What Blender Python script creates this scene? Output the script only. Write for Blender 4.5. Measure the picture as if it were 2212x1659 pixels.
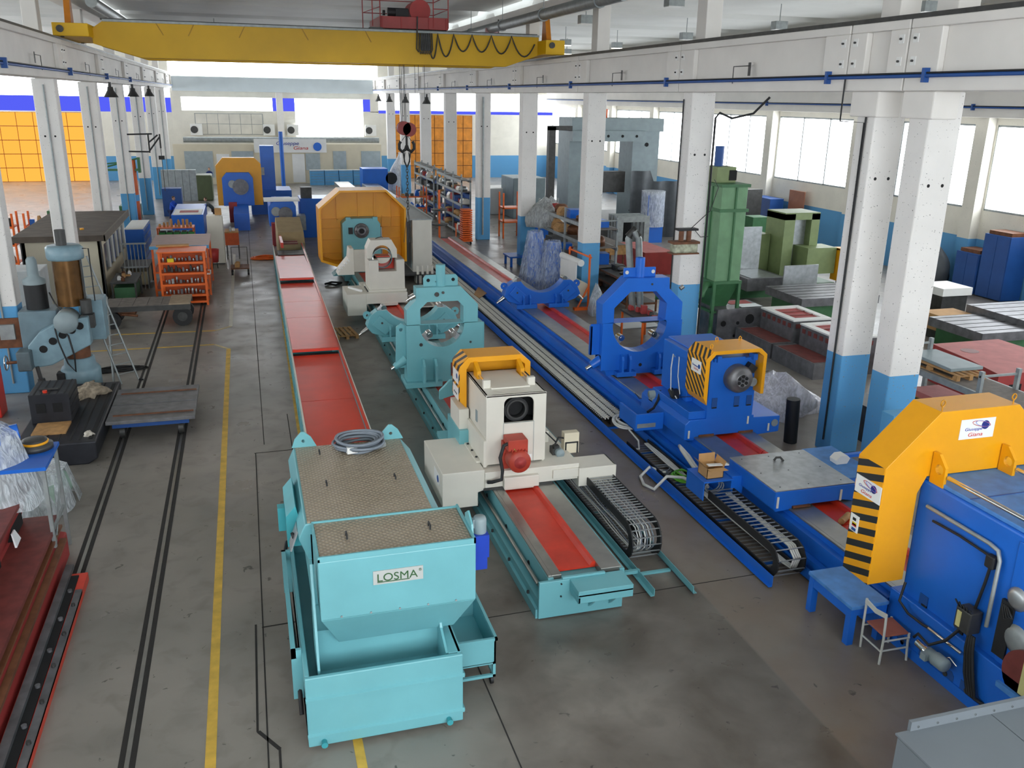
import bpy, math, random
from mathutils import Vector, Matrix
for _o in list(bpy.data.objects): bpy.data.objects.remove(_o)
SC = bpy.context.scene
COL = SC.collection
rnd = random.Random(7)
PI = math.pi

# ------------------------------------------------------------------ camera, world, exposure
YAW, PIT, ROL, HCAM = 0.2921327, 0.31353045, 0.01669749, 7.8
def _cam():
    cy, sy, cp, sp, cr, sr = math.cos(YAW), math.sin(YAW), math.cos(PIT), math.sin(PIT), math.cos(ROL), math.sin(ROL)
    r = Vector((cy, -sy, 0)); f = Vector((sy, cy, 0)); u = Vector((0, 0, 1))
    f, u = f*cp - u*sp, u*cp + f*sp
    r, u = r*cr + u*sr, u*cr - r*sr
    cd = bpy.data.cameras.new('camera'); co = bpy.data.objects.new('camera', cd); COL.objects.link(co)
    co.matrix_world = Matrix(((r.x, u.x, -f.x, 0), (r.y, u.y, -f.y, 0), (r.z, u.z, -f.z, HCAM), (0, 0, 0, 1)))
    cd.sensor_width = 36.0; cd.lens = 1902.09/2212*36; cd.clip_end = 400; cd.clip_start = .1
    SC.camera = co
_cam()
W = bpy.data.worlds.new('World'); SC.world = W; W.use_nodes = True
W.node_tree.nodes['Background'].inputs[0].default_value = (.86, .93, 1, 1)
W.node_tree.nodes['Background'].inputs[1].default_value = 3.0
SC.view_settings.view_transform = 'Standard'; SC.view_settings.look = 'None'
SC.view_settings.gamma = 1; SC.view_settings.use_curve_mapping = False
SC.view_settings.exposure = 0.6
SC.cycles.max_bounces = 5; SC.cycles.diffuse_bounces = 3; SC.cycles.glossy_bounces = 3
SC.cycles.transparent_max_bounces = 8; SC.cycles.caustics_reflective = False; SC.cycles.caustics_refractive = False
SC.cycles.sample_clamp_indirect = 6
PANE = 7.0          # daylight coming through the frosted glazing

# ------------------------------------------------------------------ materials
def lin(h):
    h = h.lstrip('#'); v = [int(h[i:i+2], 16)/255 for i in (0, 2, 4)]
    return tuple((c/12.92 if c <= .04045 else ((c+.055)/1.055)**2.4) for c in v) + (1,)
_M = {}
def mat(name, hexc, rough=.5, metal=0.0, var=.12, scale=3.0, bump=0.0, spec=.5):
    if name in _M: return _M[name]
    m = bpy.data.materials.new(name); m.use_nodes = True; nt = m.node_tree; N = nt.nodes; L = nt.links
    b = N['Principled BSDF']; c = lin(hexc)
    b.inputs['Roughness'].default_value = rough; b.inputs['Metallic'].default_value = metal
    b.inputs['Specular IOR Level'].default_value = spec
    tc = N.new('ShaderNodeTexCoord'); nz = N.new('ShaderNodeTexNoise')
    nz.inputs['Scale'].default_value = scale; nz.inputs['Detail'].default_value = 5
    L.new(tc.outputs['Object'], nz.inputs['Vector'])
    mr = N.new('ShaderNodeMapRange'); mr.inputs[1].default_value = .3; mr.inputs[2].default_value = .7
    mr.inputs[3].default_value = 1-var; mr.inputs[4].default_value = 1+var*.6
    L.new(nz.outputs['Fac'], mr.inputs[0])
    mx = N.new('ShaderNodeVectorMath'); mx.operation = 'SCALE'; mx.inputs[0].default_value = c[:3]
    L.new(mr.outputs[0], mx.inputs['Scale']); L.new(mx.outputs[0], b.inputs['Base Color'])
    if bump:
        bp = N.new('ShaderNodeBump'); bp.inputs['Strength'].default_value = bump; bp.inputs['Distance'].default_value = .02
        L.new(nz.outputs['Fac'], bp.inputs['Height']); L.new(bp.outputs[0], b.inputs['Normal'])
    _M[name] = m; return m
def emis(name, hexc, s):
    if name in _M: return _M[name]
    m = bpy.data.materials.new(name); m.use_nodes = True; nt = m.node_tree
    nt.nodes.remove(nt.nodes['Principled BSDF']); e = nt.nodes.new('ShaderNodeEmission')
    e.inputs[0].default_value = lin(hexc); e.inputs[1].default_value = s
    nt.links.new(e.outputs[0], nt.nodes['Material Output'].inputs[0]); _M[name] = m; return m
def film(name, hexc, alpha, rough=.25):
    """thin polythene: partly see-through, wrinkled, glossy"""
    if name in _M: return _M[name]
    m = mat(name, hexc, rough, 0, .15, 6, 0); nt = m.node_tree; N = nt.nodes; L = nt.links; b = N['Principled BSDF']
    nz = N.new('ShaderNodeTexNoise'); nz.inputs['Scale'].default_value = 5; nz.inputs['Detail'].default_value = 4; nz.inputs['Distortion'].default_value = 1.5
    tc = N.new('ShaderNodeTexCoord'); mp = N.new('ShaderNodeMapping'); mp.inputs['Scale'].default_value = (2, 2, .5)
    L.new(tc.outputs['Object'], mp.inputs[0]); L.new(mp.outputs[0], nz.inputs['Vector'])
    bp = N.new('ShaderNodeBump'); bp.inputs['Strength'].default_value = .8; bp.inputs['Distance'].default_value = .1
    L.new(nz.outputs['Fac'], bp.inputs['Height']); L.new(bp.outputs[0], b.inputs['Normal'])
    mr = N.new('ShaderNodeMapRange'); mr.inputs[1].default_value = .35; mr.inputs[2].default_value = .65
    mr.inputs[3].default_value = max(0, alpha-.22); mr.inputs[4].default_value = min(1, alpha+.22)
    L.new(nz.outputs['Fac'], mr.inputs[0]); L.new(mr.outputs[0], b.inputs['Alpha']); return m
def hazard(name, d, period, ph=0.0, duty=.5):
    """printed yellow and black warning stripes"""
    m = bpy.data.materials.new(name); m.use_nodes = True; nt = m.node_tree; N = nt.nodes; L = nt.links; b = N['Principled BSDF']
    b.inputs['Roughness'].default_value = .45
    tc = N.new('ShaderNodeTexCoord'); dp = N.new('ShaderNodeVectorMath'); dp.operation = 'DOT_PRODUCT'
    dp.inputs[1].default_value = Vector(d).normalized()/period; L.new(tc.outputs['Object'], dp.inputs[0])
    ad = N.new('ShaderNodeMath'); ad.operation = 'ADD'; ad.inputs[1].default_value = 100+ph; L.new(dp.outputs['Value'], ad.inputs[0])
    fr = N.new('ShaderNodeMath'); fr.operation = 'FRACT'; L.new(ad.outputs[0], fr.inputs[0])
    gt = N.new('ShaderNodeMath'); gt.operation = 'GREATER_THAN'; gt.inputs[1].default_value = duty; L.new(fr.outputs[0], gt.inputs[0])
    mx = N.new('ShaderNodeMix'); mx.data_type = 'RGBA'; mx.inputs[6].default_value = lin('#e8a012'); mx.inputs[7].default_value = lin('#25282a')
    L.new(gt.outputs[0], mx.inputs[0]); L.new(mx.outputs[2], b.inputs['Base Color']); return m
def twotone(name, top, low, z, rough=.7):
    m = mat(name, top, rough, 0, .06, 1.2, 0); nt = m.node_tree; N = nt.nodes; L = nt.links; b = N['Principled BSDF']
    ge = N.new('ShaderNodeNewGeometry'); sp = N.new('ShaderNodeSeparateXYZ'); L.new(ge.outputs['Position'], sp.inputs[0])
    lt = N.new('ShaderNodeMath'); lt.operation = 'LESS_THAN'; lt.inputs[1].default_value = z; L.new(sp.outputs['Z'], lt.inputs[0])
    mx = N.new('ShaderNodeMix'); mx.data_type = 'RGBA'; src = b.inputs['Base Color'].links[0].from_socket
    L.new(lt.outputs[0], mx.inputs[0]); L.new(src, mx.inputs[6]); mx.inputs[7].default_value = lin(low)
    # small dark specks of chipped paint
    nz = N.new('ShaderNodeTexNoise'); nz.inputs['Scale'].default_value = 26; nz.inputs['Detail'].default_value = 1
    tc = N.new('ShaderNodeTexCoord'); L.new(tc.outputs['Object'], nz.inputs['Vector'])
    g2 = N.new('ShaderNodeMath'); g2.operation = 'GREATER_THAN'; g2.inputs[1].default_value = .74; L.new(nz.outputs['Fac'], g2.inputs[0])
    m2 = N.new('ShaderNodeMix'); m2.data_type = 'RGBA'; m2.inputs[7].default_value = lin('#8c8a85')
    L.new(g2.outputs[0], m2.inputs[0]); L.new(mx.outputs[2], m2.inputs[6]); L.new(m2.outputs[2], b.inputs['Base Color']); return m

teal = mat('teal_paint', '#70b1b9', .38, 0, .07, 1.5)
tealdk = mat('teal_paint_worn', '#3f9fa8', .45, 0, .12, 2)
blue = mat('blue_paint', '#1c69cf', .36, 0, .08, 1.5)
bluew = mat('blue_paint_worn', '#4b86c9', .5, 0, .22, 5)
lblue = mat('light_blue_paint', '#5ea6d6', .55, 0, .08, 2)
dblue = mat('dark_blue_paint', '#1f4f94', .5, 0, .12, 2)
yellow = mat('yellow_paint', '#eaa20f', .38, 0, .06, 1.5)
crane_y = mat('crane_yellow', '#e3b200', .5, 0, .12, .6)
chute_red = mat('red_orange_paint', '#e0402a', .3, 0, .08, 2)
bed_red = mat('bed_red_paint', '#d23a25', .38, 0, .2, 2)
motor_red = mat('motor_red', '#b3402f', .5, 0, .15, 4)
cast_red = mat('casting_red', '#a63a38', .6, 0, .15, 3)
cast_pink = mat('primer_red_dusty', '#b96a66', .7, 0, .15, 3)
oxide = mat('oxide_red_steel', '#7a3a35', .55, 0, .3, 4)
ivory = mat('ivory_paint', '#dcd8cc', .45, 0, .05, 2)
cream = mat('cream_panel', '#d9cfb6', .6, 0, .06, 1)
white = mat('white_paint', '#e9e9e6', .5, 0, .04, 2)
steel = mat('ground_steel', '#a9a8a2', .33, .85, .14, 3)
steel2 = mat('brushed_steel', '#b5b9bb', .38, .8, .18, 6)
chrome = mat('chrome', '#d8d8d6', .14, 1, .06, 8)
gal = mat('galvanised', '#9aa0a0', .5, .45, .18, 5)
iron = mat('dark_iron', '#4a4a49', .5, .5, .25, 5)
iron_s = mat('machined_cast_iron', '#77777a', .45, .5, .3, 4)
black = mat('black_rubber', '#1b1c1e', .6, 0, .15, 8)
dark = mat('dark_recess', '#101113', .8, 0, .1, 5)
cable = mat('grey_cable', '#77808a', .5, 0, .1, 9)
wcable = mat('white_cable', '#d3d4d0', .45, 0, .08, 9)
gcable = mat('green_cable', '#5fae2c', .45, 0, .1, 9)
orange = mat('orange_paint', '#ee6a1e', .42, 0, .12, 4)
orange_d = mat('orange_inside', '#c2521c', .6, 0, .15, 4)
wood = mat('pallet_wood', '#b58a58', .75, 0, .28, 7)
wood_d = mat('old_planks', '#77706a', .8, 0, .25, 5)
card = mat('cardboard', '#c09562', .8, 0, .12, 4)
green = mat('machine_green', '#6f9a72', .5, 0, .12, 3)
green_d = mat('frame_green', '#3e7048', .5, 0, .15, 4)
olive = mat('olive_green', '#7f8f60', .5, 0, .12, 3)
grey_m = mat('machine_grey', '#8b9a9e', .5, 0, .1, 3)
bgrey = mat('blue_grey_paint', '#7f9ca8', .4, 0, .15, 4)
tarp = mat('dark_tarp', '#4d5257', .55, 0, .25, 2, .5)
paper = mat('white_paper', '#eceef0', .7, 0, .04, 3)
cabtop = mat('grey_cabinet_top', '#6d747a', .5, 0, .06, 1)
cabside = mat('pale_cabinet_side', '#c3cdd6', .5, 0, .04, 1)
rust = mat('rusty_brown', '#74492f', .6, .2, .35, 6)
concrete = mat('white_concrete', '#e6e2dc', .75, 0, .07, .8)
roofm = mat('ceiling_concrete', '#dfe0dc', .85, 0, .06, .4)
wallw = twotone('wall_two_tone', '#e2ded2', '#5b9ccd', 2.2)
colw = twotone('column_two_tone', '#e9e6e2', '#5ba3d6', 2.4)
pane = emis('daylit_frosted_glass', '#f4faff', PANE)
pane_w = emis('daylit_frosted_glass_side', '#f4faff', PANE*.8)
pane_b = emis('daylit_blue_film', '#4c55d8', .9)
pane_o = mat('orange_sheet_door', '#d98a2c', .6, 0, .25, 2)
pane_ol = emis('daylit_orange_curtain', '#f0a040', 1.0)
lamp_e = emis('lamp_lit', '#fff4d8', 8)

# ------------------------------------------------------------------ geometry builder
INV = {}
class MB:
    def __init__(s): s.v = []; s.f = []; s.sm = []
    def add(s, vs, fs, sm=False):
        n = len(s.v); s.v += [tuple(v) for v in vs]; s.f += [tuple(i+n for i in f) for f in fs]; s.sm += [sm]*len(fs); return s
    def box(s, x0, x1, y0, y1, z0, z1):
        return s.add([(x, y, z) for x in (x0, x1) for y in (y0, y1) for z in (z0, z1)],
                     [(0, 1, 3, 2), (4, 6, 7, 5), (0, 4, 5, 1), (2, 3, 7, 6), (0, 2, 6, 4), (1, 5, 7, 3)])
    def obox(s, c, d, rz=0, rx=0, ry=0):
        m = Matrix.Translation(c) @ Matrix.Rotation(rz, 4, 'Z') @ Matrix.Rotation(ry, 4, 'Y') @ Matrix.Rotation(rx, 4, 'X')
        a, b, e = d[0]/2, d[1]/2, d[2]/2
        return s.add([m @ Vector((x, y, z)) for x in (-a, a) for y in (-b, b) for z in (-e, e)],
                     [(0, 1, 3, 2), (4, 6, 7, 5), (0, 4, 5, 1), (2, 3, 7, 6), (0, 2, 6, 4), (1, 5, 7, 3)])
    def hexa(s, b, t):
        """bottom 4 corners and top 4 corners, both counter-clockwise seen from above"""
        return s.add(list(b)+list(t), [(3, 2, 1, 0), (4, 5, 6, 7), (0, 1, 5, 4), (1, 2, 6, 5), (2, 3, 7, 6), (3, 0, 4, 7)])
    @staticmethod
    def _p(a, p, t): return {'x': (t, p[0], p[1]), 'y': (p[0], t, p[1]), 'z': (p[0], p[1], t)}[a]
    def prism(s, pts, ax, a, b):
        n = len(pts); vs = [s._p(ax, p, a) for p in pts] + [s._p(ax, p, b) for p in pts]
        return s.add(vs, [tuple(range(n-1, -1, -1)), tuple(range(n, 2*n))] + [(i, (i+1) % n, n+(i+1) % n, n+i) for i in range(n)])
    def ring(s, outer, inner, c, ax, a, b, smooth=False):
        """plate with a hole; both outlines star-shaped about c"""
        def ray(poly, t):
            dx, dy = math.cos(t), math.sin(t); best = None
            for i in range(len(poly)):
                x1, y1 = poly[i][0]-c[0], poly[i][1]-c[1]; x2, y2 = poly[(i+1) % len(poly)][0]-c[0], poly[(i+1) % len(poly)][1]-c[1]
                ex, ey = x2-x1, y2-y1; den = dx*ey-dy*ex
                if abs(den) < 1e-12: continue
                r = (x1*ey-y1*ex)/den; u = (x1*dy-y1*dx)/den
                if r > 0 and -1e-3 <= u <= 1+1e-3: best = r if best is None else max(best, r)
            if best is None: best = min(math.hypot(p[0]-c[0], p[1]-c[1]) for p in poly)
            return (c[0]+dx*best, c[1]+dy*best)
        an = sorted(set(round(math.atan2(p[1]-c[1], p[0]-c[0]), 5) for p in list(outer)+list(inner)))
        O = [ray(outer, t) for t in an]; I = [ray(inner, t) for t in an]; n = len(an)
        vs = [s._p(ax, p, a) for p in O]+[s._p(ax, p, a) for p in I]+[s._p(ax, p, b) for p in O]+[s._p(ax, p, b) for p in I]
        fs = []
        for i in range(n):
            j = (i+1) % n
            fs += [(i, n+i, n+j, j), (2*n+i, 2*n+j, 3*n+j, 3*n+i), (i, j, 2*n+j, 2*n+i), (n+i, 3*n+i, 3*n+j, n+j)]
        return s.add(vs, fs)
    def cyl(s, p, q, r, n=14, r2=None, caps=True):
        p = Vector(p); q = Vector(q); d = (q-p).normalized(); r2 = r if r2 is None else r2
        a = d.orthogonal().normalized(); b = d.cross(a)
        vs = [p+(a*math.cos(2*PI*i/n)+b*math.sin(2*PI*i/n))*r for i in range(n)]+[q+(a*math.cos(2*PI*i/n)+b*math.sin(2*PI*i/n))*r2 for i in range(n)]
        s.add(vs, [(i, (i+1) % n, n+(i+1) % n, n+i) for i in range(n)], True)
        if caps:
            s.add(vs, [tuple(range(n-1, -1, -1)), tuple(range(n, 2*n))])
        return s
    def pipe(s, p, q, r, ri, n=20):
        """hollow tube"""
        p = Vector(p); q = Vector(q); d = (q-p).normalized(); a = d.orthogonal().normalized(); b = d.cross(a)
        R = lambda o, rr: [o+(a*math.cos(2*PI*i/n)+b*math.sin(2*PI*i/n))*rr for i in range(n)]
        vs = R(p, r)+R(q, r)+R(q, ri)+R(p, ri); fs = []
        for k in range(4):
            for i in range(n):
                j = (i+1) % n; fs.append((k*n+i, k*n+j, ((k+1) % 4)*n+j, ((k+1) % 4)*n+i))
        return s.add(vs, fs, False)
    def tube(s, pts, r, n=6, closed=False):
        P = [Vector(p) for p in pts]; m = len(P); vs = []; ref = None
        for i, p in enumerate(P):
            d = (P[(i+1) % m] - P[i-1]) if closed else (P[min(i+1, m-1)] - P[max(i-1, 0)])
            d.normalize()
            a = d.orthogonal() if ref is None else ref - d*ref.dot(d)
            if a.length < 1e-6: a = d.orthogonal()
            a.normalize(); ref = a; b = d.cross(a)
            vs += [p+(a*math.cos(2*PI*k/n)+b*math.sin(2*PI*k/n))*r for k in range(n)]
        fs = []
        for i in range(m if closed else m-1):
            for k in range(n):
                j = (i+1) % m; fs.append((i*n+k, i*n+(k+1) % n, j*n+(k+1) % n, j*n+k))
        s.add(vs, fs, True)
        if not closed: s.add(vs, [tuple(range(n-1, -1, -1)), tuple(range((m-1)*n, m*n))])
        return s
    def lathe(s, prof, c, ax='z', n=24):
        """profile of (radius, height) turned about an axis through c"""
        vs = []
        for r, h in prof:
            for i in range(n):
                a = 2*PI*i/n; u, w = r*math.cos(a), r*math.sin(a)
                vs.append({'z': (c[0]+u, c[1]+w, c[2]+h), 'y': (c[0]+u, c[1]+h, c[2]+w), 'x': (c[0]+h, c[1]+u, c[2]+w)}[ax])
        fs = [(k*n+i, k*n+(i+1) % n, (k+1)*n+(i+1) % n, (k+1)*n+i) for k in range(len(prof)-1) for i in range(n)]
        s.add(vs, fs, True)
        for k in (0, len(prof)-1):
            if prof[k][0] > 1e-4: s.add(vs[k*n:(k+1)*n], [tuple(range(n))])
        return s
    def sheet(s, grid, th=0):
        """rows of points joined into a cloth"""
        R, C = len(grid), len(grid[0]); vs = [p for row in grid for p in row]
        return s.add(vs, [(i*C+j, i*C+j+1, (i+1)*C+j+1, (i+1)*C+j) for i in range(R-1) for j in range(C-1)], True)
def _mesh(mb, name, m, inv, bev=0):
    me = bpy.data.meshes.new(name); me.from_pydata([tuple(inv @ Vector(v)) for v in mb.v] if inv is not None else mb.v, [], mb.f)
    me.polygons.foreach_set('use_smooth', mb.sm)
    for x in (m if isinstance(m, (list, tuple)) else [m]): me.materials.append(x)
    me.update(); o = bpy.data.objects.new(name, me); COL.objects.link(o)
    if bev:
        b = o.modifiers.new('edge', 'BEVEL'); b.width = bev; b.segments = 2; b.limit_method = 'ANGLE'; b.angle_limit = .7
    return o
def tag(o, label=None, cat=None, group=None, kind=None):
    if label: o['label'] = label
    if cat: o['category'] = cat
    if group: o['group'] = group
    if kind: o['kind'] = kind
    return o
def thing(name, label, cat, loc=(0, 0, 0), rz=0, group=None, local=False):
    """an Empty at the thing's base; its parts are built in world coordinates unless local"""
    o = bpy.data.objects.new(name, None); COL.objects.link(o); o.location = loc; o.rotation_euler = (0, 0, rz); o.empty_display_size = .2
    INV[o.name] = None if local else (Matrix.Translation(loc) @ Matrix.Rotation(rz, 4, 'Z')).inverted()
    return tag(o, label, cat, group)
def part(mb, name, m, par, label=None, bev=0, kind=None):
    o = _mesh(mb, name, m, INV.get(par.name), bev); o.parent = par; INV[o.name] = INV.get(par.name)
    return tag(o, label, None, None, kind)
def solo(mb, name, m, label, cat, group=None, kind=None, bev=0):
    xs = [v[0] for v in mb.v]; ys = [v[1] for v in mb.v]; zs = [v[2] for v in mb.v]
    c = ((min(xs)+max(xs))/2, (min(ys)+max(ys))/2, min(zs))
    o = _mesh(mb, name, m, Matrix.Translation(c).inverted(), bev); o.location = c; INV[o.name] = Matrix.Translation(c).inverted()
    return tag(o, label, cat, group, kind)
def struct(mb, name, m, label=None, bev=0): return solo(mb, name, m, label, None, None, 'structure', bev)
def dup(root, loc, rz=None, label=None, group=None):
    def cp(o, par):
        c = o.copy(); COL.objects.link(c)
        if par is not None:
            c.parent = par; c.matrix_parent_inverse = o.matrix_parent_inverse
        for ch in KIDS.get(o.name, ()): cp(ch, c)
        return c
    KIDS = {}
    for o in [root]+list(root.children_recursive):
        KIDS[o.name] = list(o.children)
    r = cp(root, None); r.location = loc
    if rz is not None: r.rotation_euler = (0, 0, rz)
    if label: r['label'] = label
    if group: r['group'] = group
    return r
def text(body, size, loc, rot, m, par, width=None, ext=.003, name='lettering', align='LEFT', shear=0):
    """lettering lying on a plate; loc in world coordinates, rot = 3 axes (right, up, out)"""
    cu = bpy.data.curves.new(name, 'FONT'); cu.body = body; cu.size = size; cu.extrude = ext; cu.align_x = align; cu.shear = shear
    tmp = bpy.data.objects.new('tmp', cu); COL.objects.link(tmp); bpy.context.view_layer.update()
    me = bpy.data.meshes.new_from_object(tmp.evaluated_get(bpy.context.evaluated_depsgraph_get())); me.name = name
    bpy.data.objects.remove(tmp); me.materials.clear(); me.materials.append(m)
    o = bpy.data.objects.new(name, me); COL.objects.link(o)
    xs = [v.co.x for v in me.vertices]; w = max(xs)-min(xs) if xs else 1
    sx = width/w if width else 1
    R, U, Z = [Vector(a) for a in rot]
    mw = Matrix(((R.x*sx, U.x, Z.x, loc[0]), (R.y*sx, U.y, Z.y, loc[1]), (R.z*sx, U.z, Z.z, loc[2]), (0, 0, 0, 1)))
    inv = INV.get(par.name); mw = inv @ mw if inv is not None else mw
    o.parent = par; o.matrix_local = mw
    return o
def circ(c, r, n=24, a0=0, a1=2*PI, end=False):
    k = n+1 if end else n
    return [(c[0]+r*math.cos(a0+(a1-a0)*i/n), c[1]+r*math.sin(a0+(a1-a0)*i/n)) for i in range(k)]
FRONT = ((1, 0, 0), (0, 0, 1), (0, -1, 0))     # facing the camera end of the hall
# ------------------------------------------------------------------ the hall
def floor_material():
    m = bpy.data.materials.new('floor_concrete'); m.use_nodes = True; nt = m.node_tree; N = nt.nodes; L = nt.links; b = N['Principled BSDF']
    ge = N.new('ShaderNodeNewGeometry'); sp = N.new('ShaderNodeSeparateXYZ'); L.new(ge.outputs['Position'], sp.inputs[0])
    def noise(sc, det, dist=0):
        n = N.new('ShaderNodeTexNoise'); n.inputs['Scale'].default_value = sc; n.inputs['Detail'].default_value = det
        n.inputs['Distortion'].default_value = dist; L.new(ge.outputs['Position'], n.inputs['Vector']); return n.outputs['Fac']
    def mr(src, a, c, d, e):
        r = N.new('ShaderNodeMapRange'); r.inputs[1].default_value = a; r.inputs[2].default_value = c; r.inputs[3].default_value = d; r.inputs[4].default_value = e
        L.new(src, r.inputs[0]); return r.outputs[0]
    def mul(a, c):
        q = N.new('ShaderNodeMath'); q.operation = 'MULTIPLY'; L.new(a, q.inputs[0])
        if isinstance(c, (int, float)): q.inputs[1].default_value = c
        else: L.new(c, q.inputs[1])
        return q.outputs[0]
    def mix(f, a, c):
        q = N.new('ShaderNodeMix'); q.data_type = 'RGBA'; L.new(f, q.inputs[0])
        for k, s in ((6, a), (7, c)):
            if isinstance(s, str): q.inputs[k].default_value = lin(s)
            else: L.new(s, q.inputs[k])
        return q.outputs[2]
    col = mix(mr(noise(.35, 6), .35, .65, 0, 1), '#7f7b74', '#968f87')
    col = mix(mul(mr(noise(2.2, 8, .6), .5, .72, 0, 1), .55), col, '#6f6a63')
    # oil-darkened slab between the machines, with a straight edge along the walkway
    band = mul(mr(sp.outputs['X'], 2.2, 3.1, 0, 1), mr(sp.outputs['X'], 6.78, 6.84, 1, 0))
    band = mul(band, mr(sp.outputs['Y'], 12, 17, 1, 0))
    col = mix(mul(band, mr(noise(.8, 6, .4), .3, .62, .9, .35)), col, '#4c443a')
    # walkway right of the edge, brownish
    w2 = mul(mr(sp.outputs['X'], 6.78, 6.84, 0, 1), mr(sp.outputs['X'], 12, 13, 1, 0))
    col = mix(mul(w2, mr(noise(.9, 6, .5), .35, .65, .35, .8)), col, '#7a6c5f')
    # small black scuffs
    col = mix(mul(mr(noise(5.5, 3, 1.2), .69, .74, 0, 1), .7), col, '#2c2a28')
    L.new(col, b.inputs['Base Color'])
    L.new(mr(noise(1.1, 5), .3, .7, .26, .46), b.inputs['Roughness'])
    b.inputs['Specular IOR Level'].default_value = .5
    bp = N.new('ShaderNodeBump'); bp.inputs['Strength'].default_value = .12; bp.inputs['Distance'].default_value = .02
    L.new(noise(3, 6), bp.inputs['Height']); L.new(bp.outputs[0], b.inputs['Normal'])
    return m
XL, XR, YN, YF = -24.0, 31.0, -9.0, 90.0
struct(MB().box(XL-.3, XR+.3, YN-.3, YF+.3, -.25, 0), 'floor', floor_material(), 'grey stained concrete workshop floor')

# painted lines and floor joints (flat on the floor)
yl = mat('yellow_line_paint', '#d8b04a', .6, 0, .25, 4)
yl2 = mat('worn_yellow_line', '#c9b98a', .6, 0, .3, 4)
wl = mat('worn_white_line', '#d6d2c4', .5, 0, .15, 4)
def line(x0, y0, x1, y1, w, m, lab):
    d = Vector((x1-x0, y1-y0, 0)); n = Vector((-d.y, d.x, 0)).normalized()*w/2
    p = [Vector((x0, y0, 0))+n, Vector((x0, y0, 0))-n, Vector((x1, y1, 0))-n, Vector((x1, y1, 0))+n]
    struct(MB().prism([(q.x, q.y) for q in p], 'z', .001, .005), 'trim_%d' % (len([o for o in COL.objects if o.name.startswith('trim_')])+1), m, lab)
line(-.93, 5.5, -.9, 28.7, .13, yl, 'worn yellow line painted along the walkway beside the rails')
line(-.86, 31.7, -.8, 47, .13, wl, 'pale worn floor line continuing past the yellow crossing lines')
line(-.9, 28.7, -1.35, 29.34, .1, yl2, 'short slanting yellow line at the nearer crossing line')
line(-.86, 31.7, -1.35, 31.2, .1, yl2, 'short slanting yellow line at the farther crossing line')
line(-1.35, 29.34, -5.2, 29.36, .1, yl, 'nearer yellow line crossing the floor rails')
line(-1.35, 31.2, -5.2, 31.4, .1, yl, 'farther yellow line crossing the floor rails')
line(.86, 5.5, .84, 21, .12, yl, 'yellow line running under the turquoise tank')
line(.84, 21, 1.02, 36.4, .12, yl, 'yellow line along the foot of the red conveyor')
jm = mat('joint_black', '#2b2927', .9, 0, .2, 8)
for (a, b_, c, d, w) in ((-.25, 5, -.22, 19.5, .02), (-.02, 20, -.02, 60, .02), (-.25, 19.5, .6, 19.52, .02), (.6, 19.5, .6, 22, .02), (-.25, 12.3, .4, 12.33, .025), (2.75, 5, 2.7, 11.6, .018), (.3, 11.6, 8, 11.75, .015), (-.35, 9.9, -.1, 9.5, .05), (-.1, 9.5, -.12, 6, .03), (-.34, 12.4, -.36, 9.9, .03)):
    line(a, b_, c, d, w, jm, 'dark joint between slabs of the concrete floor')

# rails set in the floor
for k, x in enumerate((-3.2, -1.9)):
    t = thing('floor_rail', ('left' if k == 0 else 'right')+' rail of the transfer cart track set in the concrete floor', 'rail', (x, 22, 0), group='transfer cart track')
    for s in (-1, 1):
        part(MB().box(x+s*.065-.035, x+s*.065+.035, 6, 46, .001, .006), 'groove', jm, t)
    part(MB().box(x-.028, x+.028, 6, 46, .001, .01), 'rail_head', steel, t)

# columns
ordn = ['first', 'second', 'third', 'fourth', 'fifth', 'sixth', 'seventh', 'eighth', 'ninth', 'tenth', 'eleventh']
XC0, XC1 = 12.61, 13.36
RC = [(14.56, 15.13), (16.14, 16.72), (24.25, 24.83), (32.56, 33.14), (40.95, 41.5), (49.35, 49.9), (57.7, 58.3), (66.0, 66.6), (74.8, 75.4), (82.2, 82.8)]
hole_m = dark
def column(x0, x1, y0, y1, zt, lab, pipe=None):
    t = thing('column', lab, None, ((x0+x1)/2, (y0+y1)/2, 0)); t['kind'] = 'structure'
    part(MB().box(x0, x1, y0, y1, 0, zt), 'shaft', colw, t, bev=.03)
    for fx in (.28, .72):
        part(MB().cyl((x0+(x1-x0)*fx, y0-.004, 6.3), (x0+(x1-x0)*fx, y0+.01, 6.3), .035, 10), 'hole', hole_m, t)
    if pipe is not None:
        part(MB().tube([(pipe[0], pipe[1], .3), (pipe[0], pipe[1], zt-.2)], pipe[2], 6), 'conduit', pipe[3], t)
    return t
for i, (a, b_) in enumerate(RC):
    column(XC0, XC1, a, b_, 8.06, 'white concrete column with blue foot, %s of the right row from the camera' % ordn[i],
           {1: (XC0-.03, a+.25, .022, black), 2: (XC0-.03, b_-.1, .02, black), 5: (XC0+.3, a-.06, .05, gal)}.get(i))
LCY = [15.5, 25.4, 34.9, 44.4, 54.1, 64.0, 73.8, 83.0]
for i, y in enumerate(LCY):
    column(-6.72, -6.0, y, y+.6, 8.2, 'white concrete column with blue foot, %s of the left row from the camera' % ordn[i], (-6.36, y-.03, .03, gal))
# wall brackets of the first right-hand columns
for i in (0, 1):
    a, b_ = RC[i]
    struct(MB().box(XC0-.1, XC0+.5, a-.15, b_+.15, 7.55, 8.06), 'column_corbel', concrete, 'white concrete corbel on the %s right column' % ordn[i], bev=.03)
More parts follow.
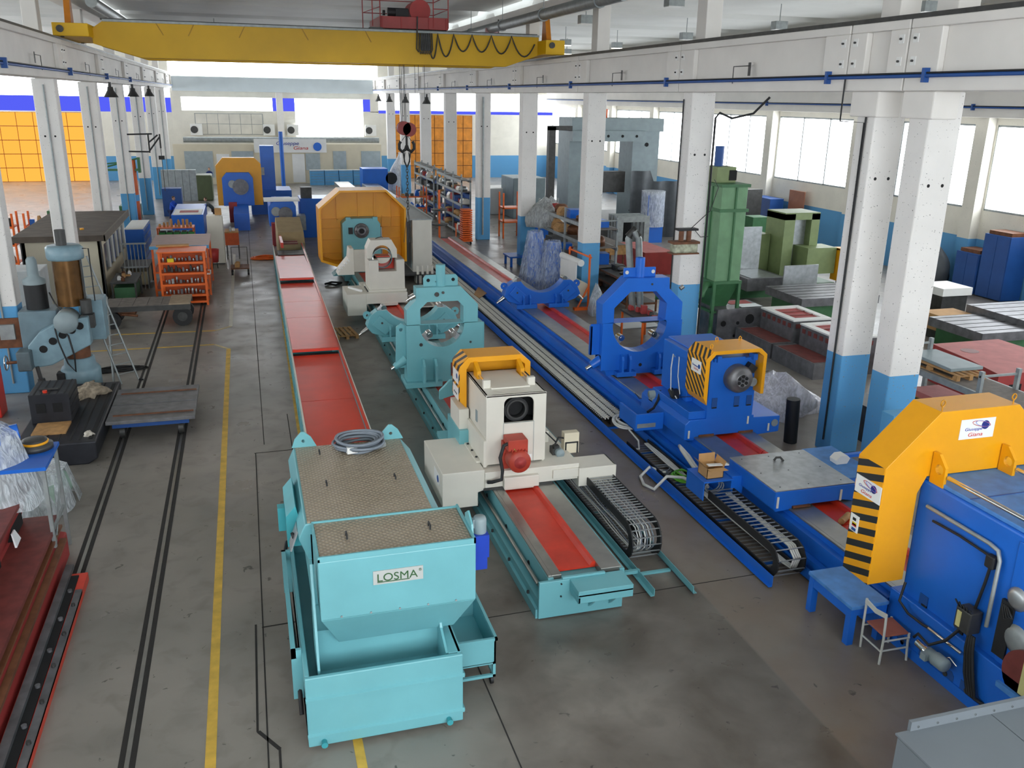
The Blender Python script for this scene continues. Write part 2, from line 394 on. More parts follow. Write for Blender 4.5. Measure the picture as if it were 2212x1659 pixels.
# runway beams with recessed faces
def runway(xf, s, y0, y1, zb, zt, lab):
    """xf nave face, s = +1 when the beam lies to the right of its face"""
    m = MB(); X = lambda d: xf+s*d
    def bx(d0, d1, a, b_, c, d): m.box(min(X(d0), X(d1)), max(X(d0), X(d1)), a, b_, c, d)
    bx(.14, .85, y0, y1, zb, zt); bx(0, .14, y0, y1, zb, zb+.27); bx(0, .14, y0, y1, zt-.17, zt)
    e = min(.85, (y1-y0)*.3)
    bx(0, .14, y0, y0+e, zb+.27, zt-.17); bx(0, .14, y1-e, y1, zb+.27, zt-.17)
    t = thing('runway_beam', lab, None, (X(.4), (y0+y1)/2, zb)); t['kind'] = 'structure'
    part(m, 'girder', concrete, t, bev=.02)
    for yy in (y0+.18, y1-.18):
        for zz in (zb+.55, zt-.35):
            part(MB().box(min(X(0), X(-.012)), max(X(0), X(-.012)), yy-.07, yy+.07, zz-.08, zz+.08), 'bolt_plate', white, t)
            part(MB().cyl((X(-.05), yy, zz), (X(.0), yy, zz), .022, 8), 'bolt', iron, t)
    ym = (y0+y1)/2
    if y1-y0 > 3:
        part(MB().box(min(X(0), X(-.02)), max(X(0), X(-.02)), ym-.05, ym+.05, zb+.38, zb+.7), 'hanger_plate', iron, t)
        part(MB().tube([(X(-.03), ym, zb+.62), (X(-.03), ym+.75, zb+.62), (X(-.03), ym+.75, zb+.2)], .012, 5), 'hanger_rod', iron, t)
rj = [6.9, 15.26, 17.06, 24.9, 33.35, 41.75, 50.1, 58.4, 66.8, 75.3, 83.2, 89.4]
for i in range(len(rj)-1):
    runway(12.45, 1, rj[i]+.02, rj[i+1]-.02, 8.06, 9.37, 'white concrete crane beam with recessed face, %s bay of the right runway' % ordn[i])
lj = [16.5, 26.0, 35.7, 45.2, 54.7, 64.6, 74.6, 84.3, 90]
for i in range(len(lj)-1):
    runway(-5.75, -1, lj[i]+.02, lj[i+1]-.02, 8.2, 9.5, 'white concrete crane beam with recessed face, %s bay of the left runway' % ordn[i])
solo(MB().box(12.47, 12.62, 7, 89, 9.37, 9.46), 'crane_rail', iron, 'dark steel crane rail on top of the right runway beam', 'rail')
solo(MB().box(-5.95, -5.8, 16.5, 89, 9.5, 9.58), 'crane_rail', iron, 'dark steel crane rail on top of the left runway beam', 'rail')
# blue compressed air and bus bar pipe along each runway
def airline(x, z, y0, y1, cl, lab):
    t = thing('air_pipe', lab, 'pipe', (x, (y0+y1)/2, z))
    part(MB().cyl((x, y0, z), (x, y1, z), .035, 8), 'pipe_run', dblue, t)
    part(MB().cyl((x-.0, y0, z+.05), (x, y1, z+.06), .018, 6), 'cable_run', black, t)
    for y in cl: part(MB().box(x-.05, x+.1, y-.04, y+.04, z-.12, z+.14), 'clamp', dblue, t)
airline(12.38, 8.33, 8, 89, [14.6, 17.6, 25.6, 34, 42.5, 51, 59], 'blue air pipe with black cable along the right crane beam')
airline(-5.68, 8.45, 17, 89, [26.5, 36.2, 45.7, 55.2], 'blue air pipe with black cable along the left crane beam')
t = thing('drop_pipe', 'thin black pipe dropping from the blue air pipe down the corbel of the near column', 'pipe', (12.4, 17, 0))
part(MB().tube([(12.4, 17.0, 8.3), (12.4, 17.0, 7.45), (12.56, 16.4, 7.43), (12.57, 16.38, 1.0)], .018, 6), 'pipe_run', black, t)
# upper columns and roof edge beams
for i, (a, b_) in enumerate(RC): struct(MB().box(12.86, 13.36, a, b_, 9.37, 11.15), 'upper_column', concrete, 'white upper column above the crane beam, %s of the right row' % ordn[i], bev=.02)
for i, y in enumerate(LCY): struct(MB().box(-6.72, -6.25, y, y+.6, 9.5, 11.15), 'upper_column', concrete, 'white upper column above the crane beam, %s of the left row' % ordn[i], bev=.02)
struct(MB().box(12.75, 13.5, YN, YF, 11.15, 11.75), 'roof_beam', concrete, 'white roof edge beam above the right columns', bev=.03)
struct(MB().box(-6.85, -6.1, YN, YF, 11.15, 11.75), 'roof_beam', concrete, 'white roof edge beam above the left columns', bev=.03)
# roofs: folded concrete units bay by bay
def roof(x0, x1, z, lab):
    y = YN; k = 0
    while y < YF:
        y1 = min(y+8.35, YF)
        m = MB().prism([(y, z+.75), (y, z+.35), (y+.7, z+.35), (y+1.2, z), (y1-1.2, z), (y1-.7, z+.35), (y1, z+.35), (y1, z+.75)], 'x', x0, x1)
        struct(m, 'ceiling', roofm, '%s roof unit, bay %s from the camera end' % (lab, ordn[k] if k < 11 else 'twelfth')); y = y1; k += 1
roof(-6.2, 12.9, 12.1, 'pale concrete nave'); roof(13.3, XR+.3, 11.75, 'pale concrete right aisle'); roof(XL-.3, -6.6, 11.75, 'pale concrete left aisle')
# walls with openings left for the glazing
def wall_x(x0, x1, z_sill, z_head, piers, name, lab):
    struct(MB().box(x0, x1, YN, YF, 0, z_sill), name, wallw, lab+' below the windows')
    struct(MB().box(x0, x1, YN, YF, z_head, 12.5), name+'_upper', wallw, lab+' above the windows')
    for i, (a, b_) in enumerate(piers):
        struct(MB().box(x0-.0, x1, a, b_, z_sill, z_head), name+'_pier', wallw, lab+' pier between windows, number from camera %d' % (i+1))
NW = 0
def window(m, pm, lab, mull=None):
    """m: pane mesh; mull: frame mesh"""
    global NW; NW += 1
    t = thing('window_%d' % NW, lab, None, tuple(sum(v[i] for v in m.v)/len(m.v) for i in range(3))); t['kind'] = 'structure'
    part(m, 'pane', pm, t)
    if mull: part(mull, 'frame', gal, t)
pr = [40.4+8.3*k for k in range(-6, 6)]
piers = [(y-.45, y+.45) for y in pr]
wall_x(XR, XR+.3, 3.45, 7.05, piers, 'wall_right', 'cream and blue right wall')
for i in range(len(pr)+1):
    a = YN if i == 0 else pr[i-1]+.45; b_ = YF if i == len(pr) else pr[i]-.45
    if b_-a < .5: continue
    fr = MB(); n = 3
    for k in range(n+1):
        yy = a+(b_-a)*k/n; fr.box(XR-.0, XR+.12, max(a, yy-.04), min(b_, yy+.04), 3.45, 7.05)
    fr.box(XR, XR+.12, a, b_, 3.45, 3.53).box(XR, XR+.12, a, b_, 6.97, 7.05)
    window(MB().box(XR+.13, XR+.18, a, b_, 3.45, 7.05), pane_w, 'bright frosted window of the right wall, bay %d from the camera end' % (i+1), fr)
for i, y in enumerate(pr): struct(MB().box(XR-.45, XR, y-.35, y+.35, 0, 11.5), 'wall_right_pilaster', wallw, 'pilaster on the right wall, bay %d' % (i+1))
wall_x(XL-.3, XL, 5.2, 8.6, piers, 'wall_left', 'cream and blue left wall')
for i in range(len(pr)+1):
    a = YN if i == 0 else pr[i-1]+.45; b_ = YF if i == len(pr) else pr[i]-.45
    if b_-a < .5: continue
    window(MB().box(XL-.18, XL-.13, a, b_, 5.2, 8.6), pane_w, 'bright frosted window of the left wall, bay %d from the camera end' % (i+1))
struct(MB().box(29.9, 30.55, 6, 89, 7.35, 8.5), 'runway_beam', concrete, 'white crane beam along the right wall', bev=.03)
airline(29.8, 7.75, 8, 89, [16, 24, 32, 40, 48], 'blue air pipe along the crane beam of the right wall')
# far end wall, built as strips around its openings
def strip(x0, x1, z0, z1, lab, name='wall_back', m=None, y0=YF, y1=YF+.3): struct(MB().box(x0, x1, y0, y1, z0, z1), name, m or wallw, lab)
strip(XL, XR, 0, 4.0, 'lower part of the far end wall'); strip(XL, -6, 4.0, 6.1, 'far end wall of the left aisle below its windows'); strip(13.0, XR, 4.0, 6.2, 'far end wall of the right aisle below its windows')
strip(-6, 3.0, 4.0, 6.3, 'far end wall below the left nave window'); strip(3.0, 5.05, 4.0, 6.3, 'far end wall between the nave windows'); strip(11.5, 13, 4.0, 6.35, 'far end wall right of the big nave window')
strip(-6, 13, 7.48, 9.3, 'far end wall between the two rows of nave windows'); strip(-6, 13, 10.75, 12.6, 'far end wall above the top window'); strip(XL, -6, 9.0, 12.6, 'far end wall top of the left aisle'); strip(13, XR, 8.2, 12.6, 'far end wall top of the right aisle')
strip(-6, -5.1, 6.3, 7.48, 'far end wall left corner'); strip(12.2, 13, 6.3, 7.48, 'far end wall right corner')
window(MB().box(-5.6, 12.9, YF+.1, YF+.15, 9.3, 10.75), pane, 'long white window high on the far end wall above the crane beam', None)
window(MB().box(-5.1, 3.0, YF+.1, YF+.15, 6.3, 7.48), pane, 'white window of the far end wall, left of its column')
window(MB().box(5.05, 11.5, YF+.1, YF+.15, 4.0, 7.48), pane, 'tall white window of the far end wall, right of its column')
window(MB().box(3.0, 5.05, YF+.1, YF+.15, 6.3, 7.48), pane_b, 'blue filmed pane between the two nave windows')
window(MB().box(11.5, 12.2, YF+.1, YF+.15, 6.35, 7.48), pane_b, 'small blue filmed pane right of the tall white window')
window(MB().box(XL, -6, YF+.1, YF+.15, 7.4, 9.0), pane, 'white window high in the far wall of the left aisle')
window(MB().box(XL, -6, YF+.1, YF+.15, 6.1, 7.4), pane_b, 'deep blue filmed window strip in the left aisle')
window(MB().box(13, XR, YF+.1, YF+.15, 6.5, 8.2), pane, 'white window high in the far wall of the right aisle')
window(MB().box(13, XR, YF+.1, YF+.15, 6.2, 6.5), pane_b, 'thin blue filmed strip under the right aisle window')
struct(MB().box(-5.75, 12.45, YF-.5, YF, 8.0, 9.25), 'runway_end_beam', mat('pale_blue_grey', '#cfd9de', .7, 0, .05, 1), 'pale grey beam across the far end wall', bev=.02)
struct(MB().box(3.35, 3.95, YF-.4, YF, 0, 8.0), 'column', colw, 'white column in the middle of the far end wall')
t = thing('wall_panel', 'pale panel of glass blocks on the far end wall under the left window', 'panel', (-1, YF-.02, 4.2))
part(MB().box(-4.05, 2.05, YF-.06, YF, 4.15, 6.05), 'backing', gal, t)
for i in range(6):
    for j in range(2): part(MB().box(-4+i*1.0+.02, -4+(i+1)*1.0-.02, YF-.1, YF-.05, 4.2+j*.92, 4.2+j*.92+.88), 'panel_block', mat('panel_cream', '#dcd8cd', .6, 0, .1, 1), t)
# folding doors of the side aisles
def fold_door(x0, x1, z1, n, m, nm, lab):
    global ND; t = thing(nm, lab, None, ((x0+x1)/2, YF-.1, 0)); t['kind'] = 'structure'
    for i in range(n):
        for j in range(5):
            a = x0+(x1-x0)*i/n; b_ = x0+(x1-x0)*(i+1)/n
            part(MB().box(a+.03, b_-.03, YF-.16, YF-.08, z1*j/5+.03, z1*(j+1)/5-.03), 'panel', m, t)
    part(MB().box(x0, x1, YF-.09, YF-.05, 0, z1), 'door_frame', rust, t)
fold_door(-23, -13.5, 6.0, 7, pane_ol, 'door_1', 'glowing orange folding door at the far end of the left aisle')
fold_door(14.6, 22.4, 6.1, 8, pane_o, 'door_2', 'orange brown folding door at the far end of the right aisle')
# wall behind the camera, glazed like the far one
strip(XL, XR, 0, 4.0, 'lower part of the near end wall', 'wall_front', None, YN-.3, YN); strip(XL, XR, 10.6, 12.6, 'upper part of the near end wall', 'wall_front', None, YN-.3, YN)
strip(XL, -6, 4.0, 10.6, 'near end wall of the left aisle', 'wall_front', None, YN-.3, YN); strip(13, XR, 4.0, 10.6, 'near end wall of the right aisle', 'wall_front', None, YN-.3, YN)
window(MB().box(-6, 13, YN-.2, YN-.15, 4.0, 10.6), pane, 'tall white windows of the near end wall')
# ------------------------------------------------------------------ turquoise coolant tank with filter housing
tread = mat('tread_plate', '#b6a892', .42, .25, .06, 3)
def tread_bump():
    nt = tread.node_tree; N = nt.nodes; L = nt.links; b = N['Principled BSDF']; tc = N.new('ShaderNodeTexCoord')
    def wave(d, sc):
        mp = N.new('ShaderNodeMapping'); mp.inputs['Rotation'].default_value = (0, 0, d); L.new(tc.outputs['Object'], mp.inputs[0])
        w = N.new('ShaderNodeTexWave'); w.inputs['Scale'].default_value = sc; L.new(mp.outputs[0], w.inputs['Vector']); return w.outputs['Fac']
    a = N.new('ShaderNodeMath'); a.operation = 'MULTIPLY'; L.new(wave(PI/4, 5.2), a.inputs[0]); L.new(wave(-PI/4, 5.2), a.inputs[1])
    bp = N.new('ShaderNodeBump'); bp.inputs['Strength'].default_value = .7; bp.inputs['Distance'].default_value = .02
    L.new(a.outputs[0], bp.inputs['Height']); L.new(bp.outputs[0], b.inputs['Normal'])
    mr = N.new('ShaderNodeMapRange'); mr.inputs[3].default_value = .72; mr.inputs[4].default_value = 1.08; L.new(a.outputs[0], mr.inputs[0])
    src = b.inputs['Base Color'].links[0].from_socket; v = N.new('ShaderNodeVectorMath'); v.operation = 'SCALE'
    L.new(src, v.inputs[0]); L.new(mr.outputs[0], v.inputs['Scale']); L.new(v.outputs[0], b.inputs['Base Color'])
tread_bump()
T = thing('coolant_tank', 'large turquoise coolant tank with tread plate top and LOSMA sign', 'tank', (1.25, 11.3, 0))
m = MB().box(.25, 2.22, 9.34, 9.4, .07, 1.07).box(.25, .31, 9.4, 13.3, .07, 1.07).box(2.16, 2.22, 9.4, 13.3, .07, 1.07).box(.25, 2.22, 13.24, 13.3, .07, 1.07).box(.25, 2.22, 9.4, 13.3, .07, .7)
part(m, 'tank_body', teal, T, bev=.012)
for z in (.23, .76): part(MB().prism([(9.34, z-.03), (9.31, z-.012), (9.31, z+.012), (9.34, z+.03)], 'x', .245, 2.235), 'rib', teal, T)
for z in (.23, .76): part(MB().box(2.22, 2.245, 9.34, 13.3, z-.02, z+.02), 'rib', teal, T)
for x in (.44, 2.03): part(MB().cyl((x, 9.26, .13), (x, 9.345, .13), .035, 10).cyl((x, 9.255, .13), (x, 9.28, .13), .042, 8), 'drain_plug', tealdk, T)
for x, y in ((.35, 9.5), (2.1, 9.5), (.35, 13.1), (2.1, 13.1)): part(MB().box(x-.06, x+.06, y-.06, y+.06, 0, .08), 'foot', iron, T)
# hopper: upright face, sloping throat, recessed back panel
m = MB().box(.5, 2.45, 9.6, 10.62, 1.68, 2.48)
m.hexa([(.72, 9.88, 1.16), (2.22, 9.88, 1.16), (2.22, 10.62, 1.16), (.72, 10.62, 1.16)], [(.5, 9.6, 1.68), (2.45, 9.6, 1.68), (2.45, 10.62, 1.68), (.5, 10.62, 1.68)])
part(m, 'hopper', teal, T, bev=.012)
part(MB().box(.44, 2.1, 9.98, 10.6, .7, 1.3), 'rear_panel', teal, T)
part(MB().prism([(9.45, .7), (10.05, .7), (10.05, 1.6), (9.98, 1.6), (9.8, 1.2), (9.45, 1.05)], 'x', 2.02, 2.05).box(2.05, 2.2, 9.42, 10.1, 1.04, 1.07), 'side_plate', teal, T)
part(MB().prism([(9.5, .7), (10.05, .7), (10.05, 2.3), (9.92, 2.3), (9.5, 1.05)], 'x', .42, .45), 'side_plate', teal, T)
for k in range(5): part(MB().cyl((.75+k*.36, 9.585, 1.71), (.75+k*.36, 9.605, 1.71), .013, 8), 'screw', steel2, T)
m = MB().box(.47, 2.06, 10.62, 13.3, 1.07, 2.36)
m.prism([(.33, 2.3), (.42, 2.5), (2.12, 2.5), (2.28, 2.3), (2.06, 1.9), (.47, 1.9)], 'y', 10.62, 13.32)
part(m, 'filter_housing', teal, T, bev=.012)
part(MB().box(.53, 2.42, 9.63, 10.6, 2.48, 2.505), 'tread_lid', tread, T)
part(MB().box(.45, 2.1, 10.64, 13.28, 2.5, 2.52), 'tread_lid', tread, T)
part(MB().box(.5, 2.45, 9.6, 9.625, 2.48, 2.55).box(2.425, 2.45, 9.6, 10.62, 2.48, 2.55).box(.5, .525, 9.6, 10.62, 2.48, 2.52).box(.5, 2.45, 10.6, 10.62, 2.48, 2.53), 'lid_rim', teal, T)
for x0 in (.4, 1.78):
    m = MB().ring([(x0, 2.52), (x0+.38, 2.52), (x0+.3, 2.68), (x0+.2, 2.77), (x0+.15, 2.77), (x0+.05, 2.66)], circ((x0+.18, 2.62), .028, 10), (x0+.18, 2.62), 'y', 13.28, 13.31)
    part(m, 'lifting_lug', teal, T)
for x, y in ((.8, 12.96), (.8, 11.76), (1.78, 11.75), (.9, 10.12), (1.96, 10.12)):
    part(MB().tube([(x, y-.055, 2.5), (x, y-.055, 2.56), (x, y+.055, 2.56), (x, y+.055, 2.5)], .013, 6), 'handle', black, T)
sg = part(MB().box(1.15, 1.77, 9.585, 9.6, 2.09, 2.275), 'sign_plate', mat('sign_grey', '#b9bcb9', .5, 0, .03, 3), T)
lg = mat('sign_green', '#2d5a2f', .6, 0, .02, 3)
text('LOSMA', .15, (1.19, 9.582, 2.13), FRONT, lg, sg, .5, .002); text('\u00ae', .05, (1.715, 9.582, 2.21), FRONT, lg, sg, None, .001)
part(MB().box(1.2, 1.6, 9.58, 9.584, 2.115, 2.125), 'underline', lg, sg)
# drive motor on the right side
t2 = part(MB().lathe([(.0, 0), (.085, 0), (.09, .03), (.09, .2), (.075, .24), (0, .24)], (2.6, 10.0, 2.4), 'z', 14).box(2.5, 2.62, 9.96, 10.04, 2.5, 2.62), 'motor', grey_m, T)
mb_ = mat('gearbox_blue', '#1a3fb0', .45, 0, .1, 5)
part(MB().box(2.49, 2.7, 9.88, 10.12, 2.1, 2.42).box(2.5, 2.68, 9.9, 10.1, 1.92, 2.1).cyl((2.6, 10, 1.95), (2.6, 10, 2.3), .1, 12), 'gearbox', mb_, t2)
part(MB().prism([(9.75, 2.3), (10.2, 2.3), (10.2, 2.62), (10.05, 2.72), (9.85, 2.62)], 'x', 2.45, 2.475), 'motor_bracket', teal, T)
part(MB().box(.1, .33, 11.6, 11.75, 1.95, 2.3).prism([(.33, 2.5), (.2, 2.35), (.2, 1.9), (.47, 1.9)], 'y', 11.2, 12.2), 'control_panel', tealdk, T)
for y in (11.0, 12.1):
    c_ = part(MB().obox((.28, y, 2.15), (.02, .3, .3), 0, 0, .35), 'switch_plate', steel2, T); part(MB().cyl((.255, y, 2.16), (.285, y, 2.17), .05, 10), 'switch_knob', black, c_)
part(MB().tube([(.22, 12.9, 1.1), (.15, 12.6, 1.0), (.16, 11.2, 1.05), (.2, 10.2, .8), (.2, 9.7, .3)], .03, 6), 'side_hose', black, T)
part(MB().box(.12, .18, 9.9, 12.6, 1.0, 1.12).box(.12, .25, 9.9, 9.95, .4, 1.12).box(.12, .25, 12.55, 12.6, .4, 1.12), 'side_channel', teal, T)
# coil of grey hose resting on the tank
cc = (1.42, 13.06); T = thing('hose_coil', 'coil of grey electric cable lying on the tread plate of the turquoise tank', 'cable', (cc[0], cc[1], 2.52))
for k in range(9):
    r = .25+.017*(k % 5)*1.5; z = 2.55+.034*(k//2)
    pts = [(cc[0]+(r+.012*math.sin(3*a+k))*math.cos(a)*1.12, cc[1]+(r+.012*math.sin(3*a+k))*math.sin(a), z+.012*math.sin(2*a+k*1.7)) for a in [2*PI*i/36 for i in range(36)]]
    part(MB().tube(pts, .024, 6, True), 'cable_turn', cable, T)
part(MB().obox((1.28, 12.78, 2.6), (.16, .07, .1), .2), 'cable_tag', white, T)
part(MB().obox((1.78, 12.98, 2.56), (.1, .06, .07), .6), 'plug', gal, T)
# chip trolley at the right of the tank
T = thing('chip_trolley', 'turquoise open chip bin on castors beside the big coolant tank', 'trolley', (2.55, 10.6, 0))
m = MB().box(2.26, 2.84, 10.0, 10.025, .38, .76).box(2.26, 2.84, 11.2, 11.225, .38, .76).box(2.26, 2.285, 10, 11.2, .38, .76).box(2.815, 2.84, 10, 11.2, .38, .76).box(2.26, 2.84, 10, 11.2, .36, .39)
part(m, 'bin', teal, T); part(MB().box(2.24, 2.86, 9.98, 10.02, .74, .78).box(2.82, 2.86, 9.98, 11.24, .74, .78), 'bin_rim', teal, T)
part(MB().box(2.26, 2.84, 10.0, 10.04, .15, .19).box(2.26, 2.3, 10, 11.2, .15, .19).box(2.8, 2.84, 10, 11.2, .15, .19).box(2.8, 2.84, 10, 10.04, .15, .4).box(2.26, 2.3, 10, 10.04, .15, .4).box(2.8, 2.84, 11.16, 11.2, .15, .4), 'frame', teal, T)
for x, y in ((2.3, 10.08), (2.8, 10.08), (2.3, 11.12), (2.8, 11.12)): part(MB().cyl((x-.02, y, .07), (x+.02, y, .07), .07, 12).box(x-.015, x+.015, y-.02, y+.02, .1, .16), 'castor', black, T)

# ------------------------------------------------------------------ red topped chip conveyor
T = thing('chip_conveyor', 'long red topped chip conveyor with turquoise trussed side, leading to the tank', 'conveyor', (1.55, 28, 0))
XA = lambda y: .84+(y-18)*.0085
def seg(y0, y1, z0, z1, w0=.04, w1=1.33):
    m = MB(); a, b_ = XA(y0), XA(y1)
    m.hexa([(a+w0, y0, z0-.02), (a+w1, y0, z0-.02), (b_+w1, y1, z1-.02), (b_+w0, y1, z1-.02)], [(a+w0, y0, z0), (a+w1, y0, z0), (b_+w1, y1, z1), (b_+w0, y1, z1)])
    return m
for (a, b_, z0, z1) in ((13.35, 17.6, .74, .74), (17.62, 20.7, .74, .74), (20.72, 24.7, .74, .76), (24.9, 28.9, .9, .86), (28.92, 31.4, .86, .84), (31.42, 34.8, .84, .82), (35.1, 41.4, .98, .8)):
    part(seg(a, b_, z0, z1), 'cover_plate', chute_red, T)
for (y, z) in ((24.8, .9), (34.95, .98)):
    part(MB().box(XA(y)+.05, XA(y)+1.32, y-.1, y+.12, z-.2, z-.14), 'step_gap', dark, T); part(MB().box(XA(y)+.04, XA(y)+1.33, y-.02, y+.0, z-.06, z+.015), 'step_lip', chute_red, T)
part(seg(13.35, 44.3, .8, .9, 1.33, 1.4), 'side_rail', chute_red, T); part(seg(13.35, 44.3, .83, .93, 1.4, 1.42), 'edge_strip', ivory, T)
m = MB(); a, b_ = XA(13.35), XA(44.3)
m.hexa([(a+1.33, 13.35, .1), (a+1.37, 13.35, .1), (b_+1.37, 44.3, .1), (b_+1.33, 44.3, .1)], [(a+1.33, 13.35, .8), (a+1.4, 13.35, .8), (b_+1.4, 44.3, .88), (b_+1.33, 44.3, .88)])
part(m, 'right_side', tealdk, T)
part(seg(13.35, 44.3, .12, .12, .0, 1.33), 'bottom_pan', tealdk, T)
for z in (.1, .8): part(seg(13.35, 44.3, z, z, -.02, .03), 'truss_chord', teal, T)
part(seg(13.35, 44.3, .82, .84, .0, .04), 'left_lip', ivory, T)
y = 13.5; k = 0
while y < 43.5:
    part(MB().tube([(XA(y), y, .1), (XA(y), y, .8)], .025, 4), 'truss_post', teal, T)
    part(MB().tube([(XA(y), y, .1 if k % 2 else .8), (XA(y+.9), y+.9, .8 if k % 2 else .1)], .02, 4), 'truss_brace', teal, T); y += .9; k += 1
T = thing('conveyor_drive_cover', 'tan cover sheet at the far end of the red topped conveyor', 'cover', (2.0, 46.5, 0))
part(MB().prism([(44.3, .9), (44.9, 1.35), (47.6, 1.75), (48.3, 1.5), (48.3, .05), (44.3, .05)], 'x', 1.35, 2.6), 'cover_body', mat('tan_board', '#b09a74', .7, 0, .1, 3), T, bev=.02)
part(MB().box(1.38, 1.5, 42.3, 44.6, 1.0, 1.25), 'bracket', chute_red, T)
for y in (43.0, 43.6): part(MB().box(1.45, 2.2, y, y+.12, 1.05, 1.12), 'cross_bar', oxide, T)
part(MB().box(1.2, 2.5, 41.4, 42.6, .55, .85), 'dark_housing', iron, T)

# ------------------------------------------------------------------ boring machine with turquoise bed
def bed(T, x0, x1, y0, y1, main, zt=.7, redx=(.36, 1.03), seglen=3.3):
    part(MB().box(x0+.13, x1, y0, y1, .04, .58).box(x0-.07, x1, y0, y1, .0, .16), 'bed_base', main, T)
    part(MB().box(x0+.13, x0+.22, y0+.02, y1, .58, zt-.03).box(x1-.04, x1+.04, y0+.02, y1, .4, zt-.03), 'way_support', main, T)
    part(MB().box(x0+.2, x0+redx[0], y0+.05, y1, .58, zt).box(x0+.14, x0+.2, y0+.05, y1, zt-.06, zt), 'left_way', steel, T, bev=.006)
    part(MB().box(x0+redx[1], x1, y0+.05, y1, .58, zt), 'right_way', steel, T, bev=.006)
    part(MB().cyl((x0+.07, y0+.3, .42), (x0+.07, y1-.3, .42), .035, 10), 'lead_screw', steel, T)
    part(MB().box(x0-.02, x0+.13, y0, y1, .16, .3), 'screw_trough', main, T)
    y = y0+.3; k = 0
    while y < y1-.1:
        e = min(y+seglen, y1-.1); a, b_ = x0+redx[0], x0+redx[1]
        part(MB().prism([(a, zt-.02), (a+.05, zt-.07), (b_-.1, zt-.07), (b_-.06, zt-.0), (b_, zt-.0), (b_, zt-.1), (a, zt-.1)], 'y', y, e-.015), 'cover_plate', bed_red, T); y = e; k += 1
    y = y0+.5
    while y < y1-.2:
        part(MB().cyl((x0-.04, y, .16), (x0-.04, y, .21), .022, 6), 'levelling_bolt', iron, T); y += 1.1
    y = y0+1.0
    while y < min(y1, y0+24):
        part(MB().cyl((x0+.115, y, .42), (x0+.132, y, .42), .045, 8), 'bed_hole', dark, T); y += 1.35
T = thing('boring_machine_bed', 'turquoise machine bed with steel ways and red covers, nearest end beside the tank', 'machine bed', (4.65, 24, 0))
bed(T, 3.96, 5.34, 11.44, 37.6, teal)
part(MB().box(3.92, 5.34, 11.38, 11.44, .02, .66).box(4.3, 5.02, 11.38, 11.44, .66, .7), 'end_plate', teal, T, bev=.01)
part(MB().box(4.42, 5.33, 10.98, 11.4, .56, .66).box(4.42, 4.46, 10.98, 11.4, .45, .56).box(4.42, 5.33, 10.98, 11.0, .45, .6), 'end_tray', teal, T, bev=.008)
part(MB().prism([(11.4, .1), (11.4, .45), (11.05, .45)], 'x', 4.75, 4.79).prism([(11.4, .1), (11.4, .45), (11.05, .45)], 'x', 5.1, 5.14), 'tray_bracket', teal, T)
for z in (.38, .6): part(MB().cyl((4.28, 11.36, z), (4.28, 11.4, z), .014, 8), 'end_bolt', black, T)

def carrier(T, x0, x1, ytop, yloop, ylow, zl, zt, pitch, cabs, cm, lowbars=True):
    """energy chain: upper run ytop..yloop, a bend nearest the camera, lower run back to ylow"""
    r = (zt-zl)/2; zc = (zt+zl)/2; hb = .075
    path = []; L_ = abs(ytop-yloop); n = max(1, int(L_/pitch))
    for i in range(n): path.append((ytop+(yloop-ytop)*i/n, zt, 0.0))
    na = max(4, int(PI*r/pitch))
    for i in range(na+1): a = PI/2+PI*i/na; path.append((yloop+r*math.cos(a), zc+r*math.sin(a), PI*i/na))
    n2 = int(abs(ylow-yloop)/pitch)
    for i in range(1, n2+1): path.append((yloop+(ylow-yloop)*i/n2, zl, PI))
    for x in (x0, x1):
        m = MB(); P = path
        for i in range(len(P)-1):
            (ya, za, aa), (yb, zb, ab) = P[i], P[i+1]; na_, nb_ = (math.sin(aa), math.cos(aa)), (math.sin(ab), math.cos(ab))
            # outward normal of the run: up on the upper run, towards the camera in the bend, down on the lower run
            qa = [(ya-hb*na_[0], za+hb*na_[1]), (ya+hb*na_[0], za-hb*na_[1])]; qb = [(yb-hb*nb_[0], zb+hb*nb_[1]), (yb+hb*nb_[0], zb-hb*nb_[1])]
            m.hexa([(x-.014, qa[1][0], qa[1][1]), (x+.014, qa[1][0], qa[1][1]), (x+.014, qb[1][0], qb[1][1]), (x-.014, qb[1][0], qb[1][1])],
                   [(x-.014, qa[0][0], qa[0][1]), (x+.014, qa[0][0], qa[0][1]), (x+.014, qb[0][0], qb[0][1]), (x-.014, qb[0][0], qb[0][1])])
        part(m, 'side_band', black, T)
    proto = None
    for i, (y, z, a) in enumerate(path):
        if i % 2 and not lowbars: continue
        s_ = -hb*.95
        for sgn in ((1,) if z < zc and a > 3 else (1,)):
            yy, zz = y-hb*.9*math.sin(a)*sgn, z+hb*.9*math.cos(a)*sgn
            if proto is None:
                proto = part(MB().box(x0, x1, yy-.012, yy+.012, zz-.006, zz+.006), 'crossbar', steel2, T); b0 = (yy, zz)
            else:
                o = proto.copy(); COL.objects.link(o); o.parent = T; o.location = (0, yy-b0[0], zz-b0[1])
    for k, (fx, rr, mm) in enumerate(cabs):
        x = x0+(x1-x0)*fx
        pts = [(x+.015*math.sin(i*.3+k), y+.03*math.sin(a), z-.03*math.cos(a)) for i, (y, z, a) in enumerate(path) if i % 2 == 0]
        part(MB().tube(pts, rr, 5), 'cable', mm, T)
T = thing('energy_chain', 'black cable carrier full of white cables looping in the turquoise tray', 'cable carrier', (6.27, 14, 0))
carrier(T, 6.0, 6.54, 15.1, 12.85, 23.5, .13, .7, .105, [(.25, .012, wcable), (.33, .012, wcable), (.4, .016, cable), (.55, .014, wcable), (.63, .012, cable), (.72, .012, wcable), (.8, .016, cable)], wcable)
